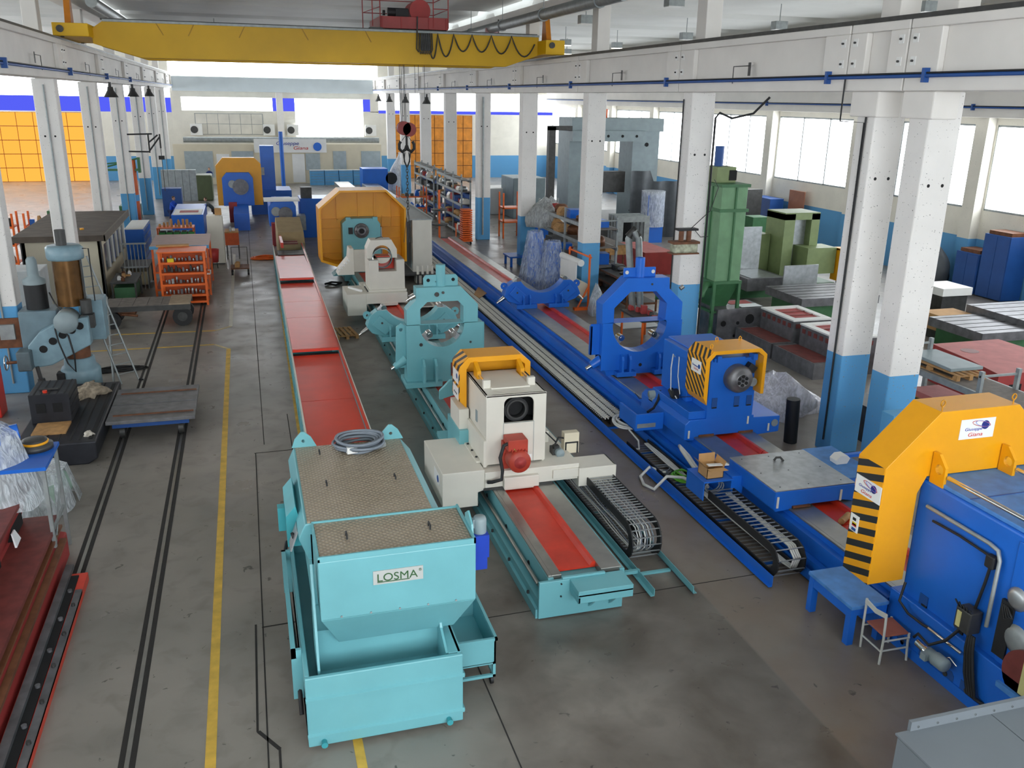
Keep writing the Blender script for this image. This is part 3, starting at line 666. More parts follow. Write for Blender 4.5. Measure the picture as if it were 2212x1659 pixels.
def tray(T, x0, x1, y0, y1, m, step, h=.1, side=True):
    part(MB().box(x0-.07, x0, y0, y1, .04, .05).box(x0-.01, x0, y0, y1, .04, .04+h), 'left_angle', m, T); part(MB().box(x1, x1+.01, y0-.1, y1, .04, .04+h).box(x1, x1+.07, y0-.1, y1, .04, .05), 'right_angle', m, T)
    y = y0+.75
    while y < y1: part(MB().box(x0, x1+(.0 if side else .0), y-.03, y+.03, .0, .04), 'cross_tie', m, T); y += step
T = thing('carrier_tray', 'turquoise angle iron tray on the floor under the looping cable carrier', 'tray', (6.27, 16, 0))
tray(T, 5.97, 6.62, 11.5, 24, teal, 2.4, .13)
part(MB().box(5.34, 6.0, 12.15, 12.21, .1, .16), 'tray_arm', teal, T); part(MB().box(5.34, 6.0, 16.9, 16.96, .1, .16), 'tray_arm', teal, T)

# drilling carriage
T = thing('boring_carriage', 'ivory boring carriage with yellow striped hood and red motor on the turquoise bed', 'machine carriage', (4.65, 15.6, .7))
part(MB().box(3.95, 5.85, 14.8, 17.2, .74, 1.06).box(4.33, 4.98, 14.78, 17.2, .66, .8).box(4.3, 5.0, 14.7, 14.82, .72, .95), 'saddle', ivory, T, bev=.012)
part(MB().box(3.92, 4.33, 14.785, 14.8, .7, .74).box(4.98, 5.3, 14.785, 14.8, .7, .74), 'way_wiper', iron, T)
b1 = part(MB().prism([(3.13, 1.11), (3.13, .42), (3.2, .38), (3.82, .38), (3.82, .66), (3.95, .7), (3.95, 1.11)], 'y', 14.82, 16.6), 'gear_cover', ivory, T, bev=.012)
part(MB().box(3.88, 3.98, 15.2, 16.7, 1.1, 1.14), 'bolt_strip', ivory, T)
for i in range(4): part(MB().cyl((3.93, 15.4+i*.35, 1.14), (3.93, 15.4+i*.35, 1.16), .025, 8), 'bolt', black, T)
dl = part(MB().box(3.122, 3.13, 15.1, 15.55, .75, .98), 'maker_plate', white, T); part(MB().cyl((3.115, 15.2, .86), (3.124, 15.2, .86), .07, 16), 'logo_disc', dblue, dl)
# column: box with an arched opening
arch = [(4.38, 1.93), (4.97, 1.93), (4.97, 2.28)]+circ((4.84, 2.3), .13, 5, 0, PI/2, True)+circ((4.51, 2.3), .13, 5, PI/2, PI, True)+[(4.38, 2.28)]
m = MB().ring([(4.03, 1.1), (5.22, 1.1), (5.22, 2.5), (4.03, 2.5)], arch, (4.67, 2.15), 'y', 15.05, 15.1)
m.box(4.03, 4.08, 15.1, 16.65, 1.06, 2.5).box(5.17, 5.22, 15.1, 16.65, 1.06, 2.5).box(4.03, 5.22, 16.6, 16.65, 1.06, 2.5).box(4.03, 5.22, 15.05, 16.65, 2.46, 2.5)
part(m, 'column_housing', ivory, T, bev=.01)
part(MB().box(4.08, 5.17, 15.5, 15.54, 1.8, 2.46).box(4.3, 5.05, 15.1, 15.54, 1.84, 1.9), 'dark_inside', dark, T)
bore = part(MB().pipe((4.65, 15.14, 2.16), (4.65, 15.6, 2.16), .24, .17, 28), 'spindle_ring', black, T); part(MB().pipe((4.65, 15.12, 2.16), (4.65, 15.2, 2.16), .2, .165, 28), 'ring_lip', iron, bore)
part(MB().cyl((4.65, 15.3, 2.16), (4.65, 15.35, 2.16), .17, 24), 'bore_plug', dark, bore)
part(MB().box(4.37, 4.375, 15.04, 15.052, 1.1, 1.93).box(4.975, 4.98, 15.04, 15.052, 1.1, 1.93).box(4.37, 4.98, 15.04, 15.052, 1.925, 1.93), 'panel_joint', grey_m, T)
part(MB().box(4.22, 5.0, 15.4, 16.5, 2.5, 2.53), 'top_cover', ivory, T, bev=.008)
part(MB().box(3.97, 4.03, 15.0, 16.4, 1.08, 1.62), 'side_panel', ivory, T, bev=.006); part(MB().box(4.015, 4.028, 15.7, 15.82, 1.75, 1.98), 'louvre', grey_m, T)
for x in (4.16, 5.06):
    part(MB().cyl((x, 15.55, 2.58), (x, 16.45, 2.58), .026, 10), 'guide_rod', chrome, T); part(MB().box(x-.07, x+.07, 15.5, 15.6, 2.5, 2.66), 'rod_block', ivory, T)
hz1 = hazard('hazard_small_hood', (0, 1, 1.1), .19)
O = [(3.84, 1.95), (3.84, 2.68), (4.02, 2.87), (5.12, 2.87), (5.32, 2.7), (5.32, 2.35), (5.2, 2.35), (5.2, 2.66), (5.07, 2.76), (4.06, 2.76), (3.98, 2.62), (3.98, 1.8)]
H = part(MB().prism(O, 'y', 16.4, 17.05), 'hood', yellow, T, bev=.006)
part(MB().box(4.0, 5.2, 16.98, 17.05, 2.3, 2.8), 'hood_back', yellow, H)
part(MB().box(3.832, 3.842, 16.41, 17.04, 1.95, 2.68), 'hazard_strip', hz1, H); part(MB().hexa([(3.835, 16.42, 2.68), (4.015, 16.42, 2.872), (4.015, 17.03, 2.872), (3.835, 17.03, 2.68)], [(3.83, 16.42, 2.69), (4.01, 16.42, 2.885), (4.01, 17.03, 2.885), (3.83, 17.03, 2.69)]), 'hazard_bevel', hz1, H)
part(MB().prism([(16.1, 2.5), (16.4, 2.5), (16.4, 2.78), (16.1, 2.66)], 'x', 4.12, 4.2), 'hood_lug', yellow, H)
part(MB().prism([(16.1, 2.5), (16.4, 2.5), (16.4, 2.78), (16.1, 2.66)], 'x', 5.02, 5.1), 'hood_lug', yellow, H)
for z, n in ((2.42, 'maker_sign'), (2.08, 'warning_sign')):
    s_ = part(MB().box(3.822, 3.832, 16.5, 16.95, z-.13, z+.13), n, white, H)
    if n == 'maker_sign': part(MB().cyl((3.818, 16.6, z+.02), (3.824, 16.6, z+.02), .055, 14), 'logo_disc', dblue, s_)
    else:
        for i in range(3): part(MB().box(3.818, 3.823, 16.6+i*.1, 16.65+i*.1, z-.04, z+.0), 'pictogram', black, s_)
part(MB().box(3.8, 4.0, 16.3, 17.1, 1.4, 1.82), 'hood_post', ivory, T); part(MB().box(3.78, 4.05, 16.2, 17.3, .7, 1.4).box(3.65, 4.4, 17.2, 17.8, .7, .82), 'front_support', teal, T, bev=.01)
part(MB().prism([(3.95, 1.35), (4.2, 1.6), (5.25, 1.6), (5.25, 1.5), (3.95, 1.15)], 'y', 18.9, 19.0), 'splash_plate', teal, T)
# red motor
Mr = part(MB().lathe([(0, -.16), (.2, -.16), (.22, -.12), (.22, .25), (.17, .3), (.17, .42), (0, .42)], (4.57, 14.72, 1.3), 'y', 22), 'motor', motor_red, T)
part(MB().box(4.36, 4.74, 14.66, 15.02, 1.5, 1.72), 'terminal_box', motor_red, Mr, bev=.01); part(MB().box(4.33, 4.82, 14.9, 15.08, 1.02, 1.6), 'motor_flange', motor_red, Mr)
for i in range(5): part(MB().box(4.42+i*.065, 4.43+i*.065, 14.62, 14.98, 1.5, 1.54), 'cooling_fin', motor_red, Mr)
part(MB().lathe([(0, -.01), (.06, -.01), (.06, .0), (.12, 0), (.12, .01)], (4.57, 14.555, 1.3), 'y', 16), 'fan_cap', cast_red, Mr); part(MB().box(4.72, 4.8, 14.6, 14.61, 1.34, 1.44), 'rating_plate', white, Mr)
part(MB().tube([(4.45, 14.75, 1.66), (4.28, 14.7, 1.62), (4.2, 14.66, 1.4), (4.24, 14.62, 1.15), (4.22, 14.6, .98), (4.05, 14.66, .92), (3.98, 14.72, .9)], .035, 8), 'power_cable', black, Mr)
part(MB().tube([(4.47, 14.66, 1.55), (4.56, 14.6, 1.44), (4.68, 14.58, 1.4)], .01, 5), 'earth_wire', mat('yellow_green_wire', '#9a9a3a', .5), Mr)
# right-hand platform with cable box, pump and terminal box
part(MB().box(5.3, 6.6, 14.76, 15.3, .8, .98).box(5.85, 6.6, 14.72, 14.78, .6, .98).box(6.56, 6.6, 14.76, 15.3, .55, .98).box(5.82, 5.86, 14.72, 15.3, .6, .98), 'cable_platform', ivory, T, bev=.008)
part(MB().box(5.88, 6.56, 14.8, 15.2, .62, .8), 'cable_box_inside', dark, T)
p_ = part(MB().lathe([(0, 0), (.085, 0), (.09, .03), (.09, .24), (.075, .28), (0, .28)], (5.6, 15.2, 1.12), 'y', 16), 'pump_motor', grey_m, T); part(MB().box(5.47, 5.6, 15.3, 15.5, .98, 1.2).box(5.5, 5.6, 15.28, 15.4, 1.2, 1.26), 'pump_body', iron, p_)
part(MB().box(5.78, 6.1, 15.5, 15.68, .98, 1.42), 'terminal_cabinet', cream, T, bev=.01); part(MB().box(5.8, 5.83, 15.49, 15.5, .98, 1.22).box(6.05, 6.08, 15.49, 15.5, .98, 1.22).box(5.8, 6.08, 15.49, 15.5, 1.2, 1.23), 'cabinet_trim', black, T)
part(MB().tube([(5.25, 15.9, 1.5), (5.5, 15.8, 1.35), (5.65, 15.6, 1.2)], .015, 5).tube([(5.8, 15.55, 1.3), (5.65, 15.5, 1.35), (5.55, 15.45, 1.2)], .02, 5), 'pump_hose', black, T)
part(MB().box(5.24, 5.62, 16.0, 16.9, .98, 1.3), 'side_box', ivory, T, bev=.01)
part(MB().tube([(6.1, 14.9, .9), (6.1, 14.75, .8), (6.2, 14.9, .74), (6.2, 15.1, .72)], .014, 5).tube([(6.25, 14.85, .9), (6.3, 14.8, .8), (6.35, 15.0, .74)], .014, 5), 'cable_ends', wcable, T)

# steady rests
def rest_rollers(T, c, r, angs, y0, y1, m_body, main):
    for a in angs:
        d = (math.cos(a), math.sin(a)); P = lambda q, y: (c[0]+d[0]*q, y, c[1]+d[1]*q); ym = (y0+y1)/2
        part(MB().cyl(P(r-.17, ym-.12), P(r-.17, ym+.12), .085, 16).cyl(P(r-.17, ym-.1), P(r-.17, ym-.13), .04, 8), 'roller', chrome, T)
        part(MB().obox(P(r-.05, ym), (.16, .2, .16), 0, 0, -a), 'roller_fork', steel2, T)
def steady(nm, lab, dx, y0, main, c, half=False):
    T = thing(nm, lab, 'steady rest', (c[0], y0+.3, .7)); X = lambda l: [(x+dx, z) for x, z in l]
    return T
T = thing('steady_rest', 'turquoise closed steady rest ring on the turquoise bed behind the striped hood', 'steady rest', (4.55, 21.5, .7))
c = (4.53, 2.3)
low_i = circ(c, .57, 18, PI, 2*PI, True)
part(MB().ring([(3.61, .8), (5.6, .8), (5.6, 2.33), (3.61, 2.33)], low_i+[(5.1, 2.34), (3.96, 2.34)], (4.53, 2.2), 'y', 21.3, 21.72), 'lower_half', teal, T, bev=.012)
m = MB().ring([(3.63, 2.34), (5.47, 2.34), (5.47, 2.8), (5.02, 3.28), (3.88, 3.28), (3.88, 2.98), (3.63, 2.72)], [(3.98, 2.35), (5.09, 2.35), (5.09, 2.76), (4.95, 2.91), (4.16, 2.91), (3.98, 2.74)], (4.53, 2.6), 'y', 21.32, 21.7)
part(m, 'upper_half', teal, T, bev=.012)
part(MB().ring([(4.1, 3.28), (4.98, 3.28), (4.98, 3.5), (4.93, 3.56), (4.17, 3.56), (4.1, 3.48)], [(4.4, 3.38), (4.45, 3.38), (4.45, 3.4), (4.4, 3.4)], (4.42, 3.39), 'y', 21.48, 21.54), 'lifting_plate', teal, T)
part(MB().cyl((4.54, 21.5, 3.26), (4.54, 21.5, 3.82), .12, 20), 'top_cylinder', teal, T)
for x in (4.22, 4.86): part(MB().cyl((x, 21.475, 3.43), (x, 21.49, 3.43), .045, 12), 'lug_hole', dark, T)
for x, z, r in ((4.4, 3.1, .06), (4.56, 3.14, .035), (3.98, 1.82, .045), (5.27, 1.82, .03)): part(MB().cyl((x, 21.285, z), (x, 21.305, z), r, 10), 'cap_screw', iron, T)
part(MB().box(3.56, 4.5, 21.15, 22.0, .72, .86).box(4.75, 5.62, 21.15, 22.0, .72, .86), 'foot', teal, T, bev=.01)
for x in (4.02, 4.33): part(MB().prism([(21.05, .86), (21.3, .86), (21.3, 1.45), (21.2, 1.45), (21.05, 1.3)], 'x', x-.03, x+.03), 'gusset', teal, T)
part(MB().box(4.75, 5.0, 21.27, 21.3, .95, 1.3), 'clamp_plate', oxide, T); part(MB().cyl((4.87, 21.25, 1.15), (4.87, 21.28, 1.15), .045, 12), 'clamp_hole', dark, T)
part(MB().ring([(3.34, 1.2), (3.62, 1.2), (3.62, 2.3), (3.5, 2.36), (3.38, 2.28)], circ((3.5, 2.2), .05, 10), (3.5, 2.2), 'y', 21.45, 21.5), 'side_ear', teal, T); part(MB().box(5.6, 5.66, 21.4, 21.46, .9, 2.3), 'side_ear', teal, T)
rest_rollers(T, c, .57, (-PI*.78, -PI*.22), 21.3, 21.7, teal, teal)
part(MB().cyl((3.62, 21.5, 1.42), (3.32, 21.5, 1.22), .14, 14, .08), 'jack', teal, T); part(MB().cyl((3.33, 21.5, 1.23), (3.24, 21.5, 1.17), .05, 10), 'jack_screw', chrome, T)
part(MB().cyl((3.82, 21.2, 3.12), (3.7, 21.2, 3.06), .07, 12).cyl((3.74, 21.2, 3.08), (3.6, 21.2, 3.0), .025, 8), 'top_screw', chrome, T)
part(MB().cyl((4.78, 20.7, .8), (5.2, 20.7, .8), .06, 12), 'red_pipe', chute_red, T)
def half_rest(nm, lab, x, y, main, w=1.0):
    T = thing(nm, lab, 'steady rest', (x, y+.25, .7)); q = lambda l: [(x+a*w, b_) for a, b_ in l]
    arc = [(math.cos(a)*.98, 2.28+.98*1.05*math.sin(a)) for a in [-PI*.80+PI*.6*i/16 for i in range(17)]]
    O = q([(-.85, .85), (-1.25, .98), (-1.4, 1.18), (-1.3, 1.5), (-1.08, 1.66)]+arc+[(1.08, 1.66), (1.3, 1.5), (1.45, 1.15), (1.25, .98), (.85, .85)])
    part(MB().prism(O, 'y', y, y+.42), 'cradle', main, T, bev=.012)
    for s in (-1, 1):
        part(MB().obox((x+s*.93*w, y-.03, 1.22), (.36, .1, .52), 0, 0, s*.85), 'arm_plate', main, T, bev=.01)
        part(MB().ring(circ((x+s*1.36*w, 1.5), .13, 8), circ((x+s*1.36*w, 1.5), .04, 8), (x+s*1.36*w, 1.5), 'y', y+.18, y+.24), 'ear', main, T)
        part(MB().cyl((x+s*1.35*w, y+.2, 1.08), (x+s*1.55*w, y+.2, .95), .08, 12, .05).cyl((x+s*1.5*w, y+.2, .98), (x+s*1.62*w, y+.2, .9), .04, 8), 'jack_screw', chrome, T)
        part(MB().cyl((x+s*.86*w, y+.06, 1.72), (x+s*.86*w, y+.36, 1.72), .085, 14), 'roller', chrome, T); part(MB().obox((x+s*.95*w, y+.2, 1.66), (.2, .22, .14), 0, 0, s*.8), 'roller_fork', steel2, T)
        part(MB().box(x+s*.6*w-.38, x+s*.6*w+.38, y-.15, y+.6, .72, .87), 'foot', main, T, bev=.01)
        for dx_ in (-.12, .12): part(MB().prism([(y-.16, .87), (y, .87), (y, 1.2), (y-.08, 1.2), (y-.16, 1.1)], 'x', x+s*.6*w+dx_-.025, x+s*.6*w+dx_+.025), 'gusset', main, T)
        part(MB().cyl((x+s*.95*w, y-.09, 1.3), (x+s*.95*w, y-.07, 1.3), .035, 8), 'cap_screw', iron, T)
    return T
half_rest('open_steady_rest', 'turquoise open V shaped steady rest between the ring and the ivory stand', 4.6, 25.9, teal)

# ivory bearing stand
T = thing('bearing_stand', 'ivory bearing stand with arched cap and red inside on the turquoise bed', 'machine stand', (4.6, 31.5, .7))
part(MB().box(3.83, 5.3, 30.83, 33.0, .76, 1.13).box(4.32, 4.95, 30.8, 33, .68, .8), 'saddle', ivory, T, bev=.012); part(MB().box(3.15, 3.83, 30.83, 32.4, .36, 1.13), 'gear_cover', ivory, T, bev=.012)
part(MB().prism([(4.0, 1.13), (5.27, 1.13), (5.27, 2.24), (4.98, 2.24), (4.98, 1.84), (4.34, 1.84), (4.34, 2.24), (4.0, 2.24)], 'y', 31.17, 32.3), 'pedestal', ivory, T, bev=.012)
part(MB().box(3.95, 5.32, 31.1, 32.4, 1.13, 1.2), 'pedestal_flange', ivory, T); part(MB().box(4.35, 4.97, 31.75, 32.25, 1.85, 2.3), 'red_inside', chute_red, T)
part(MB().box(4.02, 4.33, 31.2, 32.28, 2.24, 2.27).box(4.99, 5.25, 31.2, 32.28, 2.24, 2.27), 'machined_pad', steel, T)
cap = [(3.98, 2.27), (5.06, 2.27), (5.06, 2.58), (4.87, 2.92), (4.12, 2.92), (3.98, 2.62)]
part(MB().ring(cap, circ((4.52, 2.4), .33, 22)+[(4.22, 2.28), (4.82, 2.28)], (4.52, 2.45), 'y', 31.5, 32.1), 'bearing_cap', ivory, T, bev=.01)
part(MB().pipe((4.52, 31.45, 2.28), (4.52, 32.1, 2.28), .36, .325, 28), 'bearing_shell', chrome, T)
part(MB().tube([(4.35, 31.8, 2.93), (4.42, 31.7, 2.98), (4.55, 31.7, 3.0), (4.6, 31.8, 2.97)], .018, 6), 'lifting_eye', iron, T)
part(MB().prism([(3.12, 1.3), (3.75, 1.3), (3.75, 2.3), (3.6, 2.3), (3.55, 1.9), (3.2, 1.5)], 'y', 33.6, 34.4), 'chip_guard', ivory, T, bev=.01); part(MB().box(3.75, 4.4, 33.9, 34.0, 1.35, 2.2), 'guard_plate', ivory, T)
for i in range(5): part(MB().obox((3.18+i*.09, 33.59, 1.5+i*.09), (.05, .01, .11), 0, 0, -.7), 'white_mark', white, T)
part(MB().tube([(3.35, 32.0, 1.15), (3.7, 31.2, 1.17)], .05, 8), 'white_bar', white, T)
for i in range(5): part(MB().cyl((3.93, 31.2+i*.2, 1.13), (3.93, 31.2+i*.2, 1.17), .03, 6), 'bolt', iron, T)

# headstock with the big octagonal hood
T = thing('headstock', 'turquoise headstock inside a huge eight sided yellow guard at the end of the bed', 'headstock', (4.7, 39, 0))
O = [(2.86, 1.05), (2.86, 3.28), (3.75, 4.02), (5.72, 4.02), (6.54, 3.24), (6.54, .95), (3.5, .82)]
I_ = [(2.94, 1.12), (2.94, 3.24), (3.78, 3.94), (5.69, 3.94), (6.46, 3.2), (6.46, 1.03), (3.52, .92)]
G = part(MB().ring(O, I_, (4.7, 2.4), 'y', 38.0, 39.5), 'octagonal_guard', yellow, T, bev=.008)
part(MB().prism(I_, 'y', 39.1, 39.15), 'guard_back', yellow, G)
for x0, x1, z0, z1 in ((3.68, 3.73, 2.6, 3.9), (4.6, 4.66, 2.75, 3.92), (5.3, 5.36, 2.75, 3.92), (6.05, 6.09, 2.3, 3.5), (5.62, 5.66, .95, 2.8), (2.95, 3.85, 2.68, 2.72), (2.95, 3.85, 2.28, 2.32), (2.95, 3.85, 1.78, 1.82), (5.5, 6.45, 2.72, 2.76), (5.6, 6.45, 2.3, 2.34), (5.6, 6.45, 1.8, 1.84), (2.95, 3.85, 1.2, 1.24)):
    part(MB().box(x0, x1, 39.03, 39.1, z0, z1), 'guard_rib', yellow, G)
part(MB().prism([(3.85, .1), (5.48, .1), (5.48, 2.55), (5.3, 2.8), (4.08, 2.8), (3.85, 2.6)], 'y', 38.4, 41.5), 'headstock_body', teal, T, bev=.015)
part(MB().box(4.1, 5.3, 38.36, 38.4, 2.7, 2.78).box(4.0, 4.2, 38.3, 38.5, 2.72, 2.86).box(5.15, 5.35, 38.3, 38.5, 2.72, 2.86), 'top_rail', teal, T)
sp_ = part(MB().lathe([(0, 0), (.07, 0), (.07, -.05), (.2, -.08), (.2, -.02), (.28, 0), (.32, .03), (.32, .12)], (4.65, 38.28, 2.28), 'y', 26), 'spindle_nose', iron_s, T)
part(MB().cyl((4.65, 38.18, 2.28), (4.65, 38.21, 2.28), .1, 18), 'spindle_bore', dark, sp_)
for i in range(8): part(MB().cyl((4.65+.25*math.cos(i*PI/4), 38.255, 2.28+.25*math.sin(i*PI/4)), (4.65+.25*math.cos(i*PI/4), 38.29, 2.28+.25*math.sin(i*PI/4)), .025, 6), 'nose_bolt', iron, sp_)
part(MB().box(4.1, 4.28, 38.3, 38.42, 2.15, 2.42), 'sensor_block', black, T); part(MB().prism([(3.3, .5), (3.8, .9), (3.9, .9), (3.9, .5)], 'y', 37.6, 38.4), 'chip_lip', teal, T)
part(MB().box(5.5, 5.55, 38.5, 41, 1.0, 2.4), 'rear_conduits', gal, T)
part(MB().tube([(3.0, 38.2, .06), (3.3, 38.6, .05), (3.7, 38.3, .06), (3.4, 37.9, .05), (3.1, 38.1, .1)], .045, 6, True), 'black_hose', black, T)
# electric cabinets beside it
T = thing('electric_cabinet', 'tall ivory electric cabinet with long grey top right of the octagonal guard', 'cabinet', (7.25, 42, 0))
part(MB().box(6.82, 7.68, 38.1, 46.5, .45, 2.72), 'cabinet_body', ivory, T, bev=.01); part(MB().box(6.6, 7.7, 38.05, 46.6, 2.72, 2.76).box(6.6, 6.65, 38.1, 46.5, 2.66, 2.8).box(7.68, 7.72, 38.1, 46.6, 2.66, 2.82), 'cabinet_top', gal, T)
for i in range(6): part(MB().box(6.8, 6.82, 38.4+i*1.35, 39.6+i*1.35, .55, 2.65), 'door', grey_m, T)
part(MB().box(6.3, 7.8, 37.7, 46.5, .36, .45), 'plinth', iron, T); part(MB().box(6.9, 7.4, 37.8, 38.3, 0, .36).box(6.9, 7.4, 45.5, 46.3, 0, .36), 'plinth_foot', ivory, T)
T = thing('hydraulic_manifold', 'row of black hydraulic hoses with white couplings in front of the ivory cabinet', 'hose', (6.9, 35.4, 0))
part(MB().box(6.35, 7.3, 35.3, 36.2, 0, .06), 'base_plate', iron, T)
for i in range(4):
    part(MB().cyl((6.55+i*.2, 35.5, .06), (6.55+i*.2, 35.5, .85), .045, 8), 'hose', black, T); part(MB().cyl((6.55+i*.2, 35.5, .85), (6.55+i*.2, 35.5, 1.2), .055, 8), 'coupling', ivory, T)
T = thing('grating_step', 'pale perforated step plate on the floor beside the far turquoise bed', 'grating', (6.2, 33, 0))
part(MB().box(5.6, 6.6, 32.2, 34.2, .22, .26), 'deck', ivory, T)
for i in range(9): part(MB().box(5.7, 6.5, 32.3+i*.2, 32.38+i*.2, .26, .27), 'slot', iron, T)
for x in (5.65, 6.5): part(MB().box(x, x+.05, 32.2, 34.2, 0, .22), 'step_leg', iron, T)
# ------------------------------------------------------------------ blue machine on the right
T = thing('blue_machine_bed', 'very long blue machine bed with steel ways and red trough right of the turquoise one', 'machine bed', (9.85, 27, 0))
bed(T, 9.0, 10.62, 5.0, 46.2, blue, .72, (.66, 1.25), 3.3)
part(MB().box(8.86, 8.98, 9.7, 46, .05, .32), 'side_flange', blue, T)
part(MB().box(9.0, 9.13, 9.7, 46.2, .3, .6), 'side_girder', blue, T)
T = thing('blue_carrier_tray', 'long blue steel tray on the floor for the cable carriers beside the blue bed', 'tray', (8.38, 28, 0))
tray(T, 8.02, 8.74, 11.25, 46, blue, 1.75, .2)
y = 11.6
while y < 30: part(MB().box(8.74, 8.95, y, y+.05, .06, .11), 'tray_arm', blue, T); y += 1.75
T = thing('blue_energy_chain', 'open cable carrier bending in the blue tray beside the blue table', 'cable carrier', (8.4, 13, 0))
carrier(T, 8.13, 8.66, 13.75, 11.6, 17.6, .14, .6, .13, [(.72, .02, wcable), (.78, .02, wcable), (.84, .02, wcable), (.9, .018, wcable)], wcable)
T = thing('far_energy_chain', 'flat white and black cable carrier lying in the blue tray behind the ivory carriage', 'cable carrier', (8.4, 32, 0))
for x in (8.08, 8.3, 8.5, 8.7): part(MB().box(x-.012, x+.012, 19.0, 45.5, .1, .3), 'side_band', black, T)
p0 = None
for i in range(260):
    y = 19.05+i*.1
    if p0 is None: p0 = part(MB().box(8.06, 8.72, y, y+.035, .28, .3), 'crossbar', ivory, T)
    else:
        o = p0.copy(); COL.objects.link(o); o.parent = T; o.location = (0, i*.1, 0)
for x in (8.15, 8.23, 8.38, 8.45): part(MB().tube([(x+.02*math.sin(k), 19+k*.9, .27) for k in range(30)], .02, 5), 'cable', wcable, T)
# loops of cable in the tray
def coil(nm, lab, cx, cy, z, r, n, cr, m, sx=1, sy=1.3, rot=.3, grp=None, tail=None):
    T = thing(nm, lab, 'cable', (cx, cy, z), 0, grp)
    for k in range(n):
        rr = r*(1-.09*k); pts = []
        for i in range(24):
            a = 2*PI*i/24; u, v = rr*math.cos(a)*sx, rr*math.sin(a)*sy
            pts.append((cx+u*math.cos(rot)-v*math.sin(rot), cy+u*math.sin(rot)+v*math.cos(rot), z+cr+.02*k*(k % 2)+.012*math.sin(3*a+k)))
        part(MB().tube(pts, cr, 6, True), 'cable_turn', m, T)
    if tail: part(MB().tube(tail, cr, 6), 'tail', m, T)
    return T
coil('cable_loop', 'loops of white cable at the near end of the flat carrier in the blue tray', 8.5, 18.5, .32, .3, 5, .024, wcable, 1.1, 1.7, -.2, None, [(8.35, 18.0, .33), (8.42, 17.6, .2), (8.3, 17.3, .12), (8.2, 17.3, .12)])
coil('green_cable_coil', 'bright green cable coil lying in the blue tray', 8.56, 15.6, .1, .22, 6, .02, gcable, 1, 1.3, .2)
T = thing('cable_end', 'thick white hose looping out of the carrier over the blue tray edge', 'cable', (8.2, 15.4, .1))
part(MB().tube([(8.52, 14.6, .3), (8.5, 15.0, .55), (8.42, 15.5, .8), (8.55, 15.85, .75), (8.66, 15.6, .6), (8.68, 15.2, .45), (8.6, 14.6, .32)], .035, 8), 'hose', wcable, T)
part(MB().tube([(8.45, 14.7, .3), (8.3, 15.1, .35), (8.05, 15.35, .3), (7.75, 15.3, .06), (7.65, 15.6, .05), (7.75, 16.0, .05), (8.0, 16.1, .2), (8.3, 15.9, .12)], .035, 8), 'hose', wcable, T)
coil('grey_wire_bundle', 'thin grey wires bundled in the blue tray beside the green coil', 8.3, 16.1, .08, .26, 4, .012, cable, 1.2, .8, .6)
# closed ring rest and open rest
T = thing('blue_steady_rest', 'tall blue closed steady rest with eight sided opening on the blue bed', 'steady rest', (9.9, 21.2, .72))
c = (9.82, 2.15)
part(MB().ring([(8.76, .9), (11.06, .9), (11.06, 2.2), (8.76, 2.2)], circ(c, .78, 20, PI, 2*PI, True)+[(10.56, 2.21), (9.06, 2.21)], (9.82, 2.0), 'y', 20.9, 21.35), 'lower_half', blue, T, bev=.012)
part(MB().ring([(8.74, 2.2), (11.03, 2.2), (11.03, 2.68), (10.62, 3.06), (10.6, 3.36), (9.4, 3.38), (8.72, 2.72)], [(9.06, 2.21), (10.55, 2.21), (10.57, 2.66), (10.24, 3.0), (9.5, 3.02), (9.06, 2.6)], (9.82, 2.6), 'y', 20.9, 21.35), 'upper_half', blue, T, bev=.012)
part(MB().box(9.36, 10.28, 21.1, 21.16, 3.36, 3.62), 'lifting_plate', blue, T, bev=.02)
for x in (9.45, 10.2): part(MB().cyl((x, 21.09, 3.5), (x, 21.1, 3.5), .05, 12), 'lug_hole', ivory, T)
part(MB().pipe((9.82, 21.12, 3.34), (9.82, 21.12, 3.88), .125, .085, 20), 'top_cylinder', blue, T)
part(MB().prism([(8.95, .74), (10.75, .74), (11.06, 1.15), (11.06, 1.3), (8.76, 1.3), (8.76, 1.15)], 'y', 20.95, 21.3), 'base_web', blue, T)
for x0, x1 in ((9.17, 9.72), (10.25, 10.85)):
    part(MB().box(x0, x1, 20.72, 21.6, .74, .87), 'foot', blue, T, bev=.01)
    for x in (x0+.15, x1-.18): part(MB().prism([(20.72, .87), (20.92, .87), (20.92, 1.3), (20.86, 1.34), (20.76, 1.3), (20.72, 1.2)], 'x', x-.03, x+.03), 'gusset', blue, T)
part(MB().cyl((9.9, 20.885, 1.0), (9.9, 20.905, 1.0), .045, 12), 'base_hole', dark, T); part(MB().cyl((10.1, 20.885, 3.2), (10.1, 20.905, 3.2), .03, 8), 'cap_screw', iron, T)
rest_rollers(T, c, .78, (-PI*.77, -PI*.2), 20.95, 21.3, blue, blue)
part(MB().box(8.5, 8.56, 21.1, 21.2, 1.3, 2.1).box(8.5, 8.8, 21.1, 21.14, 1.3, 2.15), 'side_ear', blue, T, bev=.01)
part(MB().cyl((8.85, 21.1, 1.18), (8.55, 21.1, 1.0), .14, 14, .11), 'jack', blue, T); part(MB().cyl((11.0, 21.1, 1.2), (11.3, 21.1, 1.0), .14, 14, .11), 'jack', blue, T); part(MB().cyl((8.56, 21.1, 1.0), (8.42, 21.1, .92), .06, 10), 'jack_screw', chrome, T); part(MB().cyl((11.28, 21.1, 1.02), (11.42, 21.1, .93), .06, 10), 'jack_screw', chrome, T)
part(MB().cyl((11.03, 21.1, 3.0), (11.12, 21.1, 3.06), .06, 10), 'top_screw', chrome, T)
half_rest('blue_open_steady_rest', 'blue open steady rest farther along the blue bed, left of the wrapped heads', 9.85, 29.2, blue, 1.0)
